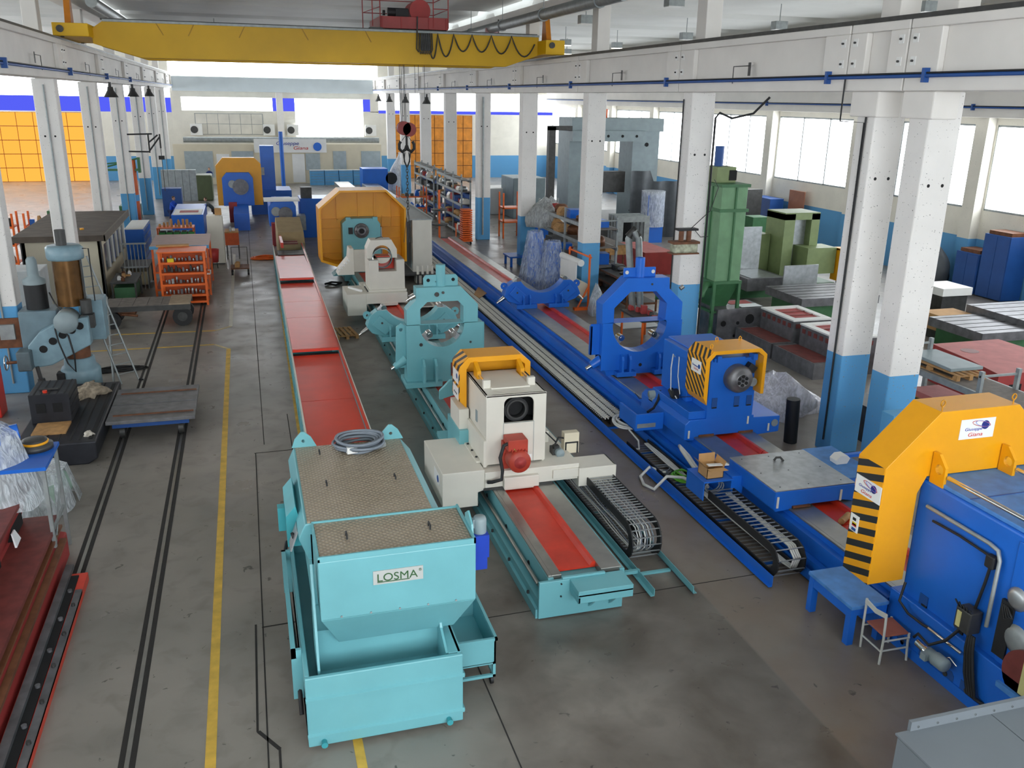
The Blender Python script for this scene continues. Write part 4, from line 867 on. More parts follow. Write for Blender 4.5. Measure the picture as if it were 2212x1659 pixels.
# saddle with striped hood and spindle
T = thing('blue_carriage', 'blue spindle carriage with striped yellow hood on the blue bed', 'machine carriage', (10, 17.2, .72))
part(MB().prism([(8.9, .66), (9.25, .62), (9.25, .74), (9.64, .72), (10.22, .72), (10.6, .74), (10.6, .62), (11.28, .66), (11.28, 1.04), (10.6, 1.06), (10.6, 1.12), (9.0, 1.12), (8.9, 1.02)], 'y', 16.3, 18.6), 'saddle', blue, T, bev=.012)
part(MB().box(8.99, 9.42, 16.35, 18.2, 1.12, 1.3), 'side_box', blue, T, bev=.01)
part(MB().box(9.4, 10.55, 16.3, 18.4, 1.1, 2.48), 'spindle_head', blue, T, bev=.015)
for x in (9.5, 10.05, 10.36): part(MB().box(x, x+.13, 16.285, 16.305, 1.36, 1.6), 'pocket', dblue, T); part(MB().box(x+.01, x+.12, 16.28, 16.3, 1.36, 1.39), 'pocket_hole', dark, T)
part(MB().box(9.45, 10.2, 16.25, 16.35, 2.44, 2.52).box(9.5, 9.6, 16.2, 16.4, 2.44, 2.58), 'top_rail', blue, T); part(MB().box(10.38, 10.48, 16.2, 16.4, 2.44, 2.58), 'rail_lug', blue, T)
Fp = part(MB().lathe([(0, .0), (.13, 0), (.15, -.02), (.15, .03), (.25, .04), (.29, .08), (.31, .12), (.31, .3)], (10.04, 16.0, 2.05), 'y', 30), 'face_plate', iron_s, T)
for a in range(6): part(MB().cyl((10.04+.1*math.cos(a*PI/3+.5), 15.985, 2.05+.1*math.sin(a*PI/3+.5)), (10.04+.1*math.cos(a*PI/3+.5), 16.01, 2.05+.1*math.sin(a*PI/3+.5)), .038, 10), 'face_hole', dark, Fp)
part(MB().cyl((10.04, 15.98, 2.05), (10.04, 16.01, 2.05), .035, 10), 'face_hole', dark, Fp)
part(MB().obox((10.33, 16.2, 2.28), (.2, .15, .16), 0, 0, .6), 'sensor_block', black, T); part(MB().cyl((10.36, 16.1, 1.97), (10.36, 16.16, 1.97), .1, 14), 'small_disc', gal, T)
hz2 = hazard('hazard_blue_hood', (0, -.85, .9), .125)
hood_o = [(9.12, 1.72), (9.12, 2.58), (9.28, 2.76), (10.42, 2.76), (10.58, 2.62), (10.58, 1.72), (10.5, 1.72), (10.5, 2.58), (10.36, 2.68), (9.34, 2.68), (9.21, 2.54), (9.21, 1.55)]
H = part(MB().prism(hood_o, 'y', 16.0, 16.85), 'hood', yellow, T, bev=.006)
part(MB().box(9.112, 9.122, 16.02, 16.84, 1.72, 2.58), 'hazard_strip', hz2, H); part(MB().hexa([(9.115, 16.02, 2.58), (9.275, 16.02, 2.762), (9.275, 16.84, 2.762), (9.115, 16.84, 2.58)], [(9.11, 16.02, 2.592), (9.268, 16.02, 2.772), (9.268, 16.84, 2.772), (9.11, 16.84, 2.592)]), 'hazard_bevel', hz2, H)
s_ = part(MB().box(9.1, 9.112, 16.2, 16.62, 2.2, 2.48), 'maker_sign', white, H); part(MB().cyl((9.096, 16.27, 2.36), (9.103, 16.27, 2.36), .05, 14), 'logo_disc', dblue, s_)
SIDE = ((0, -1, 0), (0, 0, 1), (-1, 0, 0))
ltb = mat('logo_blue', '#2b3f9e', .5, 0, .02); ltr = mat('logo_red', '#c8322f', .5, 0, .02)
text('Giuseppe', .06, (9.097, 16.58, 2.33), SIDE, ltb, s_, .26, .001); text('Giana', .07, (9.097, 16.5, 2.26), SIDE, ltr, s_, .2, .001)
for x, y in ((9.35, 16.25), (9.75, 16.75), (10.3, 16.7)): part(MB().tube([(x-.02, y, 2.76), (x-.03, y, 2.83), (x, y, 2.86), (x+.03, y, 2.83), (x+.02, y, 2.76)], .012, 5), 'eye_bolt', yellow, H)
part(MB().box(9.25, 9.42, 17.0, 18.3, 1.3, 2.45), 'left_column', blue, T, bev=.01)
part(MB().tube([(9.2, 17.6, 2.2), (9.1, 17.5, 2.3), (9.02, 17.4, 2.0), (9.05, 17.4, 1.5), (9.12, 17.2, 1.32)], .015, 5).tube([(9.2, 17.4, 2.25), (9.1, 17.2, 2.3), (9.05, 17.1, 1.9), (9.08, 17.0, 1.5)], .012, 5), 'white_hose', wcable, T)
part(MB().lathe([(0, 0), (.09, 0), (.09, .16), (.11, .17), (.11, .3), (.06, .32), (0, .32)], (8.86, 18.1, 1.15), 'x', 16).box(8.9, 9.1, 18.0, 18.2, .98, 1.1), 'motor', grey_m, T)
part(MB().tube([(9.05, 17.9, 1.3), (8.95, 17.8, 1.1), (8.8, 17.7, .95), (8.6, 17.6, .9)], .03, 6), 'black_hose', black, T)
part(MB().box(8.2, 8.9, 17.35, 17.4, .55, .95).box(8.2, 8.25, 17.4, 18.3, .55, .95).box(8.2, 8.9, 17.4, 18.3, .55, .58), 'cable_bracket', blue, T, bev=.008); part(MB().box(8.24, 8.7, 17.342, 17.352, .62, .72), 'name_strip', gal, T)
for x, z in ((9.0, .8), (10.45, 1.02), (11.0, .8)): part(MB().box(x-.02, x+.02, 16.285, 16.3, z-.1, z+.08), 'lube_tag', ivory, T)
part(MB().cyl((11.15, 16.28, .88), (11.15, 16.31, .88), .085, 16), 'round_cap', gal, T); part(MB().box(9.25, 9.62, 16.28, 16.34, .72, .76).box(10.24, 10.6, 16.28, 16.34, .72, .76), 'way_wiper', rust, T)
part(MB().cyl((9.1, 17.3, 1.32), (9.1, 17.5, 1.45), .07, 8).box(9.05, 9.2, 17.25, 17.4, 1.3, 1.5), 'valve_block', black, T)
part(MB().tube([(9.3, 16.2, 1.7), (9.0, 18.9, .76), (9.1, 19.4, .74)], .01, 4), 'air_line', black, T)
# flat table carriage
T = thing('blue_table_carriage', 'blue carriage with flat steel table top between the hood carriage and the big headstock', 'machine carriage', (9.8, 13.4, .72))
part(MB().prism([(8.82, .72), (8.86, .68), (9.2, .7), (9.2, .76), (9.55, .76), (10.3, .76), (10.55, .7), (11.2, .68), (11.25, .72), (11.25, 1.06), (8.82, 1.08)], 'y', 12.6, 14.25), 'slide', blue, T, bev=.012)
part(MB().box(8.82, 10.5, 12.6, 14.25, 1.08, 1.1), 'table_top', steel2, T, bev=.004); part(MB().box(10.5, 11.2, 12.8, 14.3, 1.06, 1.09), 'side_wing', bluew, T)
for x in (9.0, 9.6, 10.3):
    for y in (12.75, 13.4, 14.1): part(MB().cyl((x, y, 1.1), (x, y, 1.103), .014, 6), 'table_hole', dark, T)
part(MB().tube([(9.6, 13.9, 1.1), (9.63, 13.88, 1.16), (9.7, 13.85, 1.17), (9.76, 13.82, 1.1)], .025, 6), 'rag', iron, T)
a_ = part(MB().prism([(10.68, 1.09), (10.92, 1.09), (10.98, 1.2), (10.9, 1.27), (10.75, 1.27), (10.66, 1.18)], 'y', 13.4, 13.62), 'arm_joint', white, T, bev=.01); part(MB().box(10.9, 12.3, 13.46, 13.56, 1.19, 1.25), 'panel_arm', blue, a_)
part(MB().box(8.86, 8.9, 12.585, 12.6, .76, .98).box(10.2, 10.24, 12.585, 12.6, .76, .98), 'lube_tag', ivory, T); part(MB().box(9.2, 9.56, 12.56, 12.62, .73, .77), 'way_wiper', rust, T)
part(MB().box(7.98, 8.62, 13.7, 14.4, .86, .89).box(7.98, 8.0, 13.7, 14.4, .5, .88).box(8.6, 8.86, 13.75, 14.2, .55, .92).box(7.98, 8.7, 14.38, 14.4, .5, .88), 'cable_bracket', blue, T, bev=.006)
for k in range(3): part(MB().tube([(8.3+.2*math.cos(a)*(1-.1*k), 13.85+.05*k, .7+.13*math.sin(a)) for a in [2*PI*i/16 for i in range(16)]], .015, 5, True), 'cable_turn', cable, T)
T = thing('cardboard_box', 'open cardboard box with white sticks lying on the blue cable bracket', 'box', (8.25, 14.05, .89))
x0, x1, y0, y1, z0, z1 = 8.1, 8.45, 13.82, 14.18, .89, 1.1
part(MB().box(x0, x1, y0, y0+.01, z0, z1).box(x0, x1, y1-.01, y1, z0, z1).box(x0, x0+.01, y0, y1, z0, z1).box(x1-.01, x1, y0, y1, z0, z1).box(x0, x1, y0, y1, z0, z0+.01), 'box_body', card, T)
for v in ([(x0, y0, z1), (x1, y0, z1), (x1+.02, y0-.14, z1+.0), (x0-.0, y0-.14, z1)], [(x0, y1, z1), (x0, y0, z1), (x0-.12, y0, z1+.13), (x0-.12, y1, z1+.13)], [(x0, y1, z1), (x1, y1, z1), (x1, y1+.02, z1+.17), (x0, y1+.02, z1+.17)], [(x1, y1, z1), (x1, y0, z1), (x1+.04, y0, z1+.12), (x1+.04, y1, z1+.14)]):
    part(MB().hexa([(p[0], p[1], p[2]-.004) for p in v], v), 'flap', card, T)
for i in range(4): part(MB().obox((8.38, 13.9+i*.025, 1.12), (.42, .018, .018), -.12), 'stick', white, T)
T = thing('wood_block', 'two round wooden chocks lying in the red trough by the big headstock', 'wood', (10.0, 11.9, .66))
part(MB().cyl((9.75, 11.9, .72), (10.05, 12.1, .72), .06, 10), 'chock', wood, T); part(MB().cyl((9.98, 11.55, .72), (10.12, 11.75, .72), .06, 10), 'chock', wood, T)

# ------------------------------------------------------------------ big headstock at the right edge
T = thing('big_headstock', 'huge blue headstock at the right edge with striped yellow bridge hood and Giuseppe Giana signs', 'headstock', (9.9, 7.6, 0))
part(MB().prism([(8.95, .05), (10.9, .05), (10.9, .85), (8.95, .85)], 'y', 3.6, 9.62), 'base', blue, T, bev=.015)
part(MB().box(9.05, 10.85, 4.0, 9.5, .8, 2.68), 'gear_case', blue, T, bev=.03); part(MB().box(9.1, 10.8, 4.0, 9.5, 2.68, 2.74), 'case_top', bluew, T, bev=.01)
part(MB().box(9.08, 9.1, 4.1, 9.5, 2.55, 2.6).box(9.1, 10.8, 8.62, 8.64, 2.735, 2.745), 'seam', dblue, T)
part(MB().box(9.03, 9.05, 3.9, 7.7, .85, 2.6), 'rear_cover', blue, T, bev=.01)
for y, z in ((8.74, .2), (8.34, .2), (7.94, .2), (9.2, .15)):
    o_ = part(MB().prism([(y-.15, z-.1), (y+.13, z-.1), (y+.13, z+.1), (y-.1, z+.1), (y-.15, z+.05)], 'x', 8.945, 8.955), 'pocket', dblue, T); part(MB().cyl((8.93, y, z), (8.96, y, z), .04, 8), 'levelling_screw', iron, o_)
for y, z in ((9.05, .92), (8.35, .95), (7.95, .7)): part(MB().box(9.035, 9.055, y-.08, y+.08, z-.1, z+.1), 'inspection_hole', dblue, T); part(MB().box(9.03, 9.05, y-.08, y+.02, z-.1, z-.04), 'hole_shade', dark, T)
hz3 = hazard('hazard_big_hood', (0, .32, 1), .205, .1)
hood = [(8.32, 1.1), (8.32, 2.94), (9.12, 3.72), (10.48, 3.72), (11.3, 2.94), (11.3, 1.1), (10.9, 1.1), (10.9, 2.75), (9.05, 2.75), (8.93, 2.5), (8.93, 1.1)]
H = part(MB().prism(hood, 'y', 9.4, 9.98), 'bridge_hood', yellow, T, bev=.006)
part(MB().box(8.312, 8.322, 9.41, 9.97, 1.1, 2.94), 'hazard_strip', hz3, H)
def logo(par, o, R, U, Z, w, h, border=False):
    """maker's sign: white plate, dark blue planet with ring, blue and red name"""
    R, U, Z = Vector(R), Vector(U), Vector(Z); o = Vector(o)
    P = lambda a, b_, c_=0: o+R*a*w+U*b_*h+Z*c_
    m = MB().hexa([P(0, 0), P(1, 0), P(1, 0, .008), P(0, 0, .008)], [P(0, 1), P(1, 1), P(1, 1, .008), P(0, 1, .008)])
    s_ = part(m, 'maker_sign', white, par)
    c0 = P(.72, .66, .008); d = part(MB().cyl(c0, c0+Z*.006, h*.22, 24), 'logo_planet', mat('logo_navy', '#1f2a78', .4, 0, .1), s_)
    for k in range(2):
        pts = [c0+Z*.008+R*(w*.27*math.cos(a)-w*.13)*(.75 if k else 1)+U*(h*.13*math.sin(a)-w*.05*math.cos(a)+h*.08) for a in [2*PI*i/28 for i in range(28)]]
        part(MB().tube(pts, .0035, 4, True), 'logo_ring', ltr if k == 0 else mat('logo_sky', '#6f8fe0', .4, 0, .1), s_)
    text('Giuseppe', h*.22, P(.13, .42, .009), (R, U, Z), ltb, s_, w*.5, .002, shear=.15); text('Giana', h*.28, P(.24, .12, .009), (R, U, Z), ltr, s_, w*.42, .002, shear=.15)
    return s_
logo(H, (9.48, 9.398, 3.27), (1, 0, 0), (0, 0, 1), (0, -1, 0), .6, .3)
logo(H, (8.311, 9.95, 2.38), (0, -1, 0), (0, 0, 1), (-1, 0, 0), .55, .27)
w_ = part(MB().box(8.302, 8.312, 9.76, 9.95, 1.75, 2.02), 'warning_sign', white, H, bev=.004)
for z, cc_ in ((1.95, black), (1.88, mat('sign_yellow', '#e8c21a', .5, 0, .05)), (1.86, ltr), (1.79, dblue)): part(MB().box(8.297, 8.303, 9.8+(.02 if z > 1.9 else 0), 9.89, z-.022, z+.022), 'pictogram', cc_, w_)
for x in (9.08, 10.28):
    part(MB().ring([(8.95+.17, 2.64), (9.38, 2.64), (9.38, 3.14), (9.27, 3.14), (9.12, 2.98)], circ((9.23, 2.92), .075, 14), (9.24, 2.9), 'x', x, x+.05), 'hood_lug', yellow, H)
    part(MB().box(x-.02, x+.13, 9.05, 9.4, 2.55, 2.66), 'rod_boss', yellow, H)
    part(MB().cyl((x+.06, 5.0, 2.84), (x+.06, 9.1, 2.84), .032, 12), 'guide_rod', chrome, T); part(MB().box(x-.0, x+.14, 7.5, 7.65, 2.74, 2.92), 'rod_block', blue, T)
for x in (9.16, 10.4): part(MB().tube([(x, 9.45+.0, 3.72), (x, 9.45, 3.78)]+[(x+.035*math.sin(a), 9.45, 3.83-.045*math.cos(a)) for a in [2*PI*i/10 for i in range(11)]], .012, 6), 'eye_bolt', mat('eye_brass', '#c98a1c', .4, .4), H)
# conduits, junction box, pump motor on the side wall
X_ = 9.0
part(MB().tube([(X_, 9.25, 2.36), (X_, 8.1, 2.36), (X_, 7.95, 2.33), (X_-.02, 7.88, 2.22), (X_-.02, 7.88, 1.25)], .028, 8), 'conduit', gal, T)
part(MB().tube([(X_, 9.1, 2.2), (X_, 8.6, 2.22), (X_, 8.1, 2.2), (X_, 8.03, 2.2)], .018, 6), 'conduit', black, T)
part(MB().box(8.93, 9.03, 7.93, 8.07, 2.06, 2.24), 'junction_box', black, T, bev=.02)
part(MB().tube([(X_, 8.02, 2.06), (X_, 8.05, 1.8), (X_, 8.1, 1.5), (X_, 8.12, 1.38)], .022, 6), 'hose', black, T)
J = part(MB().box(8.82, 9.03, 8.0, 8.26, 1.05, 1.38), 'valve_block', iron, T, bev=.02)
part(MB().box(8.81, 8.82, 8.15, 8.22, 1.1, 1.33), 'label_strip', mat('pale_yellow', '#cfc98a', .6, 0, .1), J)
for k in range(5): part(MB().tube([(8.84, 8.02+k*.05, 1.36), (8.8-.02*k, 8.0+k*.05, 1.44+.02*k), (8.85, 8.1+k*.04, 1.38)], .012, 5), 'wire_loop', black, J)
for k in range(4): part(MB().tube([(8.9, 8.05-k*.03, 1.05), (8.86, 8.02-k*.04, .85), (8.88, 7.98-k*.05, .5), (8.86, 7.85-k*.04, .25), (8.95, 7.6, .2), (9.0, 7.3, .25)], .024, 6), 'hose', black, T)
part(MB().tube([(8.92, 9.32, 1.1), (8.8, 9.25, .85), (8.85, 9.1, .72), (8.9, 8.85, .68), (8.92, 8.75, .68)], .022, 6), 'hood_cable', black, T)
part(MB().cyl((8.92, 8.75, .68), (8.92, 8.12, .68), .024, 8), 'conduit', chrome, T)
part(MB().tube([(8.9, 8.15, 1.1), (8.85, 8.35, .75), (8.72, 8.5, .6), (8.7, 8.7, .66), (8.72, 8.78, .55)], .022, 6), 'hose', black, T)
Pm = part(MB().lathe([(0, 0), (.09, .0), (.1, .03), (.1, .2), (.085, .22), (.085, .34), (0, .36)], (8.76, 8.18, .46), 'y', 16), 'pump_motor', grey_m, T)
part(MB().cyl((8.76, 8.54, .46), (8.76, 8.74, .48), .055, 12).cyl((8.76, 8.52, .46), (8.76, 8.56, .46), .085, 14), 'pump', chrome, Pm); part(MB().box(8.62, 8.72, 8.42, 8.52, .4, .5), 'pump_box', grey_m, Pm)
part(MB().tube([(8.86, 8.3, .5), (8.82, 8.2, .58), (8.86, 8.1, .5)], .012, 5), 'pump_bracket', chrome, Pm)
# rear pulleys and motor seen at the picture's edge
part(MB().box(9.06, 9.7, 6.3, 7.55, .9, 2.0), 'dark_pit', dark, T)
Pu = part(MB().cyl((8.95, 7.15, .95), (9.1, 7.15, .95), .36, 28), 'red_pulley', oxide, T); part(MB().box(8.935, 8.95, 7.1, 7.2, .72, 1.2), 'pulley_label', mat('pale_yellow', '#cfc98a', .6), Pu)
part(MB().lathe([(0, 0), (.12, 0), (.2, .04), (.2, .1), (.05, .12)], (8.98, 7.45, 1.32), 'x', 20), 'drive_disc', gal, T); part(MB().lathe([(0, 0), (.1, 0), (.16, .04), (.16, .1)], (8.98, 7.55, 1.85), 'x', 18), 'drive_disc', steel2, T)
for k in range(4): part(MB().tube([(8.98, 7.72-k*.03, 1.7), (8.93, 7.6-k*.03, 1.55+.03*k), (8.95, 7.5, 1.6)], .012, 5), 'wire_loop', black, T)
part(MB().box(9.0, 9.1, 7.55, 7.75, .95, 1.75), 'cooling_grille', black, T)
part(MB().box(8.55, 8.95, 6.9, 7.2, .35, .6), 'small_box', ivory, T); part(MB().box(8.54, 8.56, 6.93, 7.17, .38, .57), 'box_opening', dark, T)
part(MB().box(8.9, 9.3, 6.5, 7.5, .62, .7), 'ledge', bluew, T)
# bench and chair
T = thing('work_bench', 'low blue wooden bench beside the big headstock', 'bench', (8.55, 10.0, 0))
part(MB().box(8.2, 8.86, 9.5, 10.6, .62, .68), 'bench_top', bluew, T, bev=.008)
part(MB().box(8.24, 8.82, 9.53, 9.56, .5, .62).box(8.24, 8.82, 10.54, 10.57, .5, .62).box(8.22, 8.25, 9.53, 10.57, .46, .62).box(8.8, 8.83, 9.53, 10.57, .46, .62), 'apron', blue, T)
for x, y in ((8.27, 9.58), (8.27, 10.52), (8.8, 9.58), (8.8, 10.52)): part(MB().box(x-.055, x+.055, y-.055, y+.055, 0, .62), 'leg', blue, T)
T = thing('chair', 'white framed chair with brown seat beside the blue bench', 'chair', (8.6, 9.22, 0))
part(MB().hexa([(8.42, 9.02, .43), (8.84, 9.0, .43), (8.88, 9.42, .43), (8.44, 9.44, .43)], [(8.42, 9.02, .455), (8.84, 9.0, .455), (8.88, 9.42, .455), (8.44, 9.44, .455)]), 'seat', mat('seat_brown', '#a4604a', .6, 0, .12, 6), T, bev=.008)
cw = mat('chair_white', '#c9cac4', .5, 0, .08)
for (x, y, xt, yt, zt) in ((8.39, 9.0, 8.38, 9.0, .83), (8.41, 9.45, 8.4, 9.45, .83), (8.85, 8.98, 8.84, 9.0, .45), (8.89, 9.43, 8.88, 9.43, .45)): part(MB().tube([(x, y, 0), (8.4 if zt > .5 else xt, yt, .42 if zt > .5 else .3), (xt, yt, zt)], .02, 6), 'leg', cw, T)
part(MB().prism([(9.0, .77), (9.22, .73), (9.45, .77), (9.45, .84), (9.22, .8), (9.0, .84)], 'x', 8.37, 8.395), 'backrest', cw, T)
for (p, q) in (((8.39, 9.0, .38), (8.85, 8.99, .38)), ((8.41, 9.45, .38), (8.88, 9.43, .38)), ((8.39, 9.0, .22), (8.85, 8.99, .22)), ((8.4, 9.0, .2), (8.41, 9.45, .2))): part(MB().tube([p, q], .016, 5), 'stretcher', cw, T)
# control panel standing behind the hood
T = thing('operator_console', 'blue and grey control panel with dark screen behind the yellow bridge hood', 'control panel', (12.1, 13.6, 0))
part(MB().box(11.85, 12.6, 13.4, 13.75, 1.3, 2.0), 'cabinet', lblue, T, bev=.01); part(MB().box(11.9, 12.55, 13.385, 13.4, 1.35, 1.95), 'fascia', gal, T); part(MB().box(12.0, 12.45, 13.375, 13.386, 1.5, 1.86), 'screen', dark, T)
part(MB().box(12.1, 12.35, 13.5, 13.7, 0, 1.3), 'pedestal', blue, T)
# grey cabinet in the bottom right corner
T = thing('grey_cabinet', 'pale cabinet with grey lid and upright rear flange in the bottom right corner', 'cabinet', (7, 4.6, 0))
part(MB().box(5.5, 8.6, 3.4, 5.5, .0, 2.18), 'cabinet_body', cabside, T, bev=.006); part(MB().box(5.47, 6.55, 3.35, 5.52, 2.18, 2.2), 'lid', cabtop, T); part(MB().box(6.56, 8.62, 3.35, 5.52, 2.18, 2.2), 'lid', cabtop, T)
part(MB().box(5.62, 8.6, 5.5, 5.54, 2.1, 2.3), 'rear_flange', cabtop, T)
for k in range(9): part(MB().cyl((5.7+k*.22, 5.49, 2.24), (5.7+k*.22, 5.505, 2.24), .012, 6), 'screw', chrome, T)
part(MB().box(5.485, 5.5, 3.4, 5.5, 0, 2.16), 'side_edge', cabtop, T)
# ------------------------------------------------------------------ overhead crane
T = thing('overhead_crane', 'yellow overhead bridge crane spanning the nave below the roof', 'crane', (3.4, 37.4, 9))
part(MB().prism([(-4.9, 9.95), (-4.9, 9.45), (-3.3, 9.0), (10.6, 9.03), (12.0, 9.5), (12.0, 10.28), (-4.5, 10.22)], 'y', 36.9, 37.4), 'front_girder', crane_y, T, bev=.015)
part(MB().prism([(-4.9, 9.95), (-4.9, 9.45), (-3.3, 9.0), (10.6, 9.03), (12.0, 9.5), (12.0, 10.28), (-4.5, 10.22)], 'y', 39.2, 39.7), 'rear_girder', crane_y, T, bev=.015)
part(MB().box(-4.5, 12.0, 36.82, 36.9, 10.2, 10.28), 'rail_lip', gal, T); part(MB().box(-4.6, 12, 37.1, 37.2, 10.27, 10.33), 'trolley_rail', iron, T); part(MB().box(-4.6, 12, 39.4, 39.5, 10.27, 10.33), 'trolley_rail', iron, T)
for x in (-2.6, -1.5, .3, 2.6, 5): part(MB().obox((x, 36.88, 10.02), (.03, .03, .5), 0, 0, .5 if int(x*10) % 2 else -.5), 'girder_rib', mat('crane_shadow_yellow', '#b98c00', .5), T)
for s, x0, x1 in ((0, -6.0, -4.85), (1, 11.95, 12.75)):
    e_ = part(MB().box(x0, x1, 35.8, 40.8, 9.62 if s == 0 else 9.5, 10.05), 'end_carriage', crane_y, T, bev=.02)
    for y in (36.1, 40.5): part(MB().cyl((x0+.2 if s == 0 else x0+.55, y, 9.75), (x0+.32 if s == 0 else x0+.67, y, 9.75), .16, 14), 'wheel', iron, e_)
    part(MB().prism([(36.6, 10.0), (37.3, 10.0), (37.2, 10.9), (36.9, 10.95)], 'x', x0+.3, x0+.5), 'end_post', mat('crane_orange', '#c87a10', .5), e_)
    part(MB().cyl((x0+.25, 35.74, 9.85), (x0+.25, 35.8, 9.85), .12, 12), 'buffer', iron, e_)
Y0 = 36.85
pts = []
for (a, b_, d) in ((7.35, 7.75, 1.1), (7.75, 8.4, 1.0), (8.4, 9.15, .75), (9.15, 9.95, .75), (9.95, 10.8, .8), (10.8, 11.9, .9)):
    for i in range(10): q = i/10; pts.append((a+(b_-a)*q, Y0-.06, 10.2-d*(1-(2*q-1)**2)*.85))
part(MB().tube(pts, .03, 5), 'festoon_cable', iron, T)
for k in range(7): part(MB().tube([(7.0+k*.07, Y0-.1, 10.2), (6.98+k*.07, Y0-.1, 9.6), (7.03+k*.07, Y0-.12, 9.42), (7.1+k*.07, Y0-.1, 9.6), (7.08+k*.07, Y0-.1, 10.2)], .028, 5), 'festoon_loop', iron, T)
C_ = part(MB().box(5.5, 8.2, 36.9, 39.9, 10.34, 10.78), 'trolley_frame', mat('trolley_red', '#a33f3c', .5, 0, .12, 2), T, bev=.01)
for x in (5.55, 6.3, 7.4, 8.1): part(MB().box(x, x+.04, 36.86, 36.9, 10.36, 10.76), 'frame_rib', cast_red, C_)
part(MB().cyl((7.15, 37.3, 11.05), (7.15, 38.6, 11.05), .42, 22), 'hoist_drum', cast_red, C_); part(MB().cyl((5.9, 37.6, 10.98), (6.7, 37.6, 10.98), .17, 12).box(6.2, 6.7, 37.4, 37.8, 10.78, 11.1), 'hoist_motor', black, C_); part(MB().cyl((5.7, 37.6, 10.95), (5.8, 37.6, 10.95), .1, 10), 'brake', black, C_)
for x in (5.2, 5.5, 7.6, 8.2):
    for y in ((36.9,) if x in (5.5, 7.6) else (36.9, 39.8)): part(MB().cyl((x, y, 10.4), (x, y, 11.7), .02, 5), 'rail_post', cast_red, C_)
for z in (11.1, 11.6): part(MB().tube([(5.5, 36.9, z), (5.2, 39.8, z), (8.2, 39.8, z), (8.2, 36.9, z), (7.6, 36.9, z)], .018, 5), 'hand_rail', cast_red, C_)
part(MB().box(5.1, 5.6, 36.9, 40, 10.3, 10.36), 'walkway', iron, C_)
part(MB().tube([(6.95, 36.84, 10.8), (6.93, 36.8, 10.4), (6.9, 36.8, 9.6), (6.98, 36.8, 9.5)], .03, 5), 'power_lead', iron, C_)
for x in (6.35, 6.42, 6.5, 6.55): part(MB().cyl((x+.05, 37.9, 6.8), (x, 37.9, 10.4), .014, 4), 'hoist_rope', black, T)
for x, y, z in ((7.1, 38.4, 7.9), (7.25, 38.4, 8.05), (7.5, 38.4, 7.6)): part(MB().cyl((x, y, z), (x, y, 10.4), .012, 4), 'slack_rope', iron, T)
Hk = part(MB().cyl((6.5, 37.72, 6.55), (6.5, 38.08, 6.55), .28, 22).cyl((6.72, 37.72, 6.5), (6.72, 38.08, 6.5), .28, 22), 'hook_block', mat('block_red', '#8f3430', .5, 0, .15, 4), T)
part(MB().box(6.57, 6.65, 37.85, 37.95, 5.75, 6.4), 'hook_shank', black, Hk)
for s in (-1, 1): part(MB().tube([(6.61, 37.9, 5.85), (6.61+s*.06, 37.9, 5.68), (6.61+s*.2, 37.9, 5.6), (6.61+s*.31, 37.9, 5.72), (6.3 if s < 0 else 6.92, 37.9, 5.9), (6.61+s*.25, 37.9, 6.02)], .065, 8), 'hook_horn', black, Hk)
for s in (-1, 1): part(MB().tube([(6.61, 37.9, 6.3), (6.61+s*.2, 37.9, 6.05)], .015, 4), 'hook_bar', black, Hk)
T = thing('lifting_chain', 'long dark lifting chain hanging from the double hook of the yellow crane', 'chain', (6.6, 37.9, 3.2))
for s in (-1, 1):
    part(MB().tube([(6.61+s*.16, 37.9, 5.62), (6.61+s*.1, 37.9, 5.2), (6.61, 37.9, 4.95)], .03, 6), 'sling', black, T)
    part(MB().tube([(6.61+s*.08, 37.9, 5.58), (6.61+s*.12, 37.9, 5.2), (6.61, 37.9, 4.95)], .02, 6), 'sling', black, T)
for k in range(14):
    z = 4.95-k*.13
    part(MB().tube([(6.61+(.045*math.cos(a) if k % 2 else 0), 37.9+(0 if k % 2 else .045*math.cos(a)), z+.09*math.sin(a)) for a in [2*PI*i/8 for i in range(8)]], .016, 4, True), 'chain_link', iron, T)
for dx in (-.2, .05, .15): part(MB().tube([(6.61, 37.9, 3.2), (6.61+dx*.5, 37.9, 2.6), (6.61+dx, 37.9, 1.8)], .014, 4), 'chain_leg', iron, T)
# ceiling lamps, flood lamps under the beams, duct along the nave
def lampbox(x, y, z, on, lab):
    T = thing('ceiling_lamp', lab, 'lamp', (x, y, z)); part(MB().box(x-.28, x+.28, y-.2, y+.2, z, z+.32), 'housing', gal, T); part(MB().cyl((x, y, z+.3), (x, y, 12.2), .02, 5), 'rod', gal, T)
    part(MB().box(x-.27, x+.27, y-.19, y+.19, z-.02, z), 'diffuser', lamp_e if on else white, T)
for (x, y, on, w_) in ((13.9, 28.5, 0, 'nearest of the unlit ones by the right columns'), (13.8, 36.3, 0, 'unlit, second from the camera by the right columns'), (21.7, 42.9, 0, 'unlit, deep in the right aisle'), (18.2, 51, 1, 'lit, left of the second right column'), (21.8, 52, 1, 'lit, right of the third right column'), (21.7, 60.5, 1, 'lit, farthest in the right aisle'), (22.1, 35.2, 0, 'unlit, above the large windows'), (22.1, 26.4, 0, 'unlit, between the two near columns'), (-1.1, 60, 1, 'lit, high at the top left of the nave'), (9.8, 60, 1, 'lit, behind the red crane trolley')):
    lampbox(x, y, 10.75 if x > 13 else 11.3, on, 'box shaped ceiling lamp, '+w_)
def flood(x, y, z, lab):
    T = thing('flood_lamp', lab, 'lamp', (x, y, z)); part(MB().lathe([(.12, .3), (.14, .15), (.3, -.12), (.32, -.16)], (x, y, z), 'z', 14), 'reflector', iron, T); part(MB().box(x-.06, x+.06, y-.06, y+.06, z+.28, z+.5), 'bracket', iron, T)
